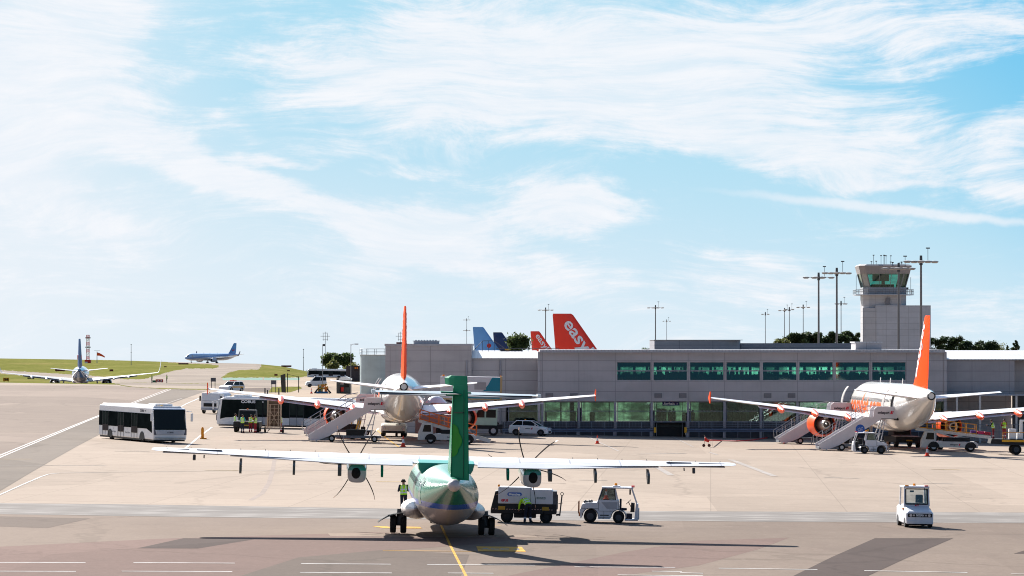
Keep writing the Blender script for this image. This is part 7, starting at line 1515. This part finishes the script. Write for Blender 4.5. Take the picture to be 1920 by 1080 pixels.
# kiosk
g = G(645, 738); s_ = FPX / g.y
t = thing('guard_kiosk', 'dark grey kiosk with white roof beside the storage tank', 'kiosk', g)
m_ = MB(); m_.box(-14 / s_, -8 / s_, 0, 2.4, 0, 29 / s_); m_.box(-8 / s_, 13 / s_, .8, 2.4, 0, 26 / s_); m_.build('walls', PM('kiosk_grey', (.07, .075, .075), .7, 0, .4, 3), t); m_ = MB(); m_.prism([(-10 / s_, 25 / s_), (-8 / s_, 30 / s_), (4 / s_, 32 / s_), (14 / s_, 28 / s_), (14 / s_, 25 / s_)], 'y', -.3, 2.6); m_.build('roof', WHITE, t)
m_ = MB(); m_.box(-7 / s_, -1 / s_, .72, .79, 17 / s_, 24 / s_); nb = m_.build('notice', PM('notice_pale', (.5, .45, .45), .6), t); m_ = MB(); m_.box(-5 / s_, -3 / s_, .68, .71, 19 / s_, 22 / s_); m_.build('notice_mark', REDP, nb)
m_ = MB(); m_.box(-6 / s_, -1 / s_, .3, .7, 4 / s_, 12 / s_); m_.build('extinguisher_box', REDP, t); m_ = MB(); m_.box(1 / s_, 9 / s_, .72, .78, 12 / s_, 22 / s_); m_.build('window', GLASSD, t)
# maintenance rig by the lamp post
g = G(606, 738); s_ = FPX / g.y
t = thing('work_platform', 'cluttered yellow and green work platform on a blue base', 'equipment', g)
m_ = MB(); m_.box(-13 / s_, 9 / s_, -.8, .8, .05, .35); m_.build('base', PM('base_blue', (.02, .14, .30), .5), t); m_ = MB()
for x0, z0, x1, z1 in ((-15, 0, -9, 10), (12, 0, 8, 14), (-9, 4, -9, 17), (-2, 3, -2, 18), (5, 3, 5, 19), (-9, 16, 8, 17), (-9, 10, 8, 10)): m_.bar((x0 / s_, -.5, z0 / s_), (x1 / s_, -.5, z1 / s_), .16)
m_.build('frame', PM('rig_yellow', (.6, .33, .03), .5), t); m_ = MB(); m_.box(-9 / s_, -2 / s_, -.4, .5, 4 / s_, 14 / s_); m_.box(-4 / s_, 3 / s_, -.5, .3, 8 / s_, 12 / s_); m_.build('tank_unit', PM('rig_green', (.12, .20, .16), .6, 0, .5, 4), t); m_ = MB(); m_.box(3 / s_, 8 / s_, -.6, .2, 2 / s_, 13 / s_); m_.box(-1 / s_, 3 / s_, -.7, -.3, 13 / s_, 16 / s_); m_.build('orange_unit', PM('rig_orange', (.6, .16, .02), .5), t)
for q in ([(-16 / s_, -.6, .1), (-10 / s_, -.8, 9 / s_)], [(8 / s_, -.6, 9 / s_), (15 / s_, -.7, .1)]): MB().tube(q, .12).build('hose', RUBBER, t)
g = G(592, 726); hb2 = [(-1.9, .3), (-1.95, 1.0), (-1.8, 1.3), (.7, 1.2), (1.9, .95), (2.0, .4), (1.9, .25), (-1.85, .25)]
car('parked_van', 'small white van parked behind the yellow work platform', 'van', g + Vector((0, 1, 0)), R(100), hb2, [(-1.85, 1.2), (-1.8, 1.95), (.3, 1.9), (1.1, 1.15)], .85, (-1.2, 1.25), .32, 1.95, WHITE, GLASSD)
# yellow bollard stand by the bus
g = G(380, 823); t = thing('chock_stand', 'yellow upright post stand on a foot in front of the white bus', 'post', g)
m_ = MB(); m_.box(-.12, .12, -.1, .1, .08, .95); m_.build('post', PM('stand_orange', (.78, .30, .01), .5), t, bevel=.02); m_ = MB(); m_.box(-.2, .36, -.2, .2, 0, .1); m_.build('foot', MATS['stand_orange'], t); m_ = MB(); m_.cyl((0, 0, .95), (0, 0, 1.05), .08); m_.build('cap', MATS['stand_orange'], t)
# wheeled extinguisher with red hose
g = G(1324, 838); t = thing('wheeled_extinguisher', 'red and white two wheeled fire extinguisher alone on the apron', 'extinguisher', g)
m_ = MB(); m_.cyl((-.15, 0, .62), (.25, 0, .50), .10); m_.cyl((-.12, 0, .85), (.08, 0, .62), .08); m_.build('bottle', REDP, t); m_ = MB(); [m_.bar((x, 0, .1), (x * .6, 0, .72), .035) for x in (-.2, .2)]; m_.bar((-.12, 0, .9), (-.2, 0, 1.08), .04); m_.bar((.55, 0, .02), (.5, 0, .75), .02); m_.bar((.2, 0, .6), (.5, 0, .72), .02); m_.build('frame', TAN, t)
wheels(t, [(-.22, 0, .14), (.26, 0, .14)], .14, .06, hub=BROWNRED)
pts = [g + Vector((.2, .1, .6)), G(1352, 827, .05), G(1380, 828, .05), G(1410, 826, .05), G(1440, 821.5, .06), G(1456, 820, .2)]
m_ = MB(); m_.tube(pts, .055); tag(m_.build('red_hose', PM('hose_red', (.55, .04, .04), .6)), 'red hose trailing across the apron to the right front stairs', 'hose')
# small bollards near the far apron edge
for i, (px_, lb) in enumerate(((497, 'short dark bollard, left of the pair near the grass island'), (501.5, 'short dark bollard, right of the pair near the grass island'), (523, 'short grey post by the foot of the dark gate'))):
    g = G(px_, 740); tag(MB().cyl(g, g + Vector((0, 0, 1.05 if i != 1 else .75)), .11, .10).build('bollard', DGREY), lb, 'bollard', 'bollards by the gate')
# reflective puddle-free wheel chocks by the turboprop
for i, (px_, lb) in enumerate(((738, 'black wheel chock behind the outer left wheel'), (757, 'black wheel chock behind the inner left wheel'))):
    pass
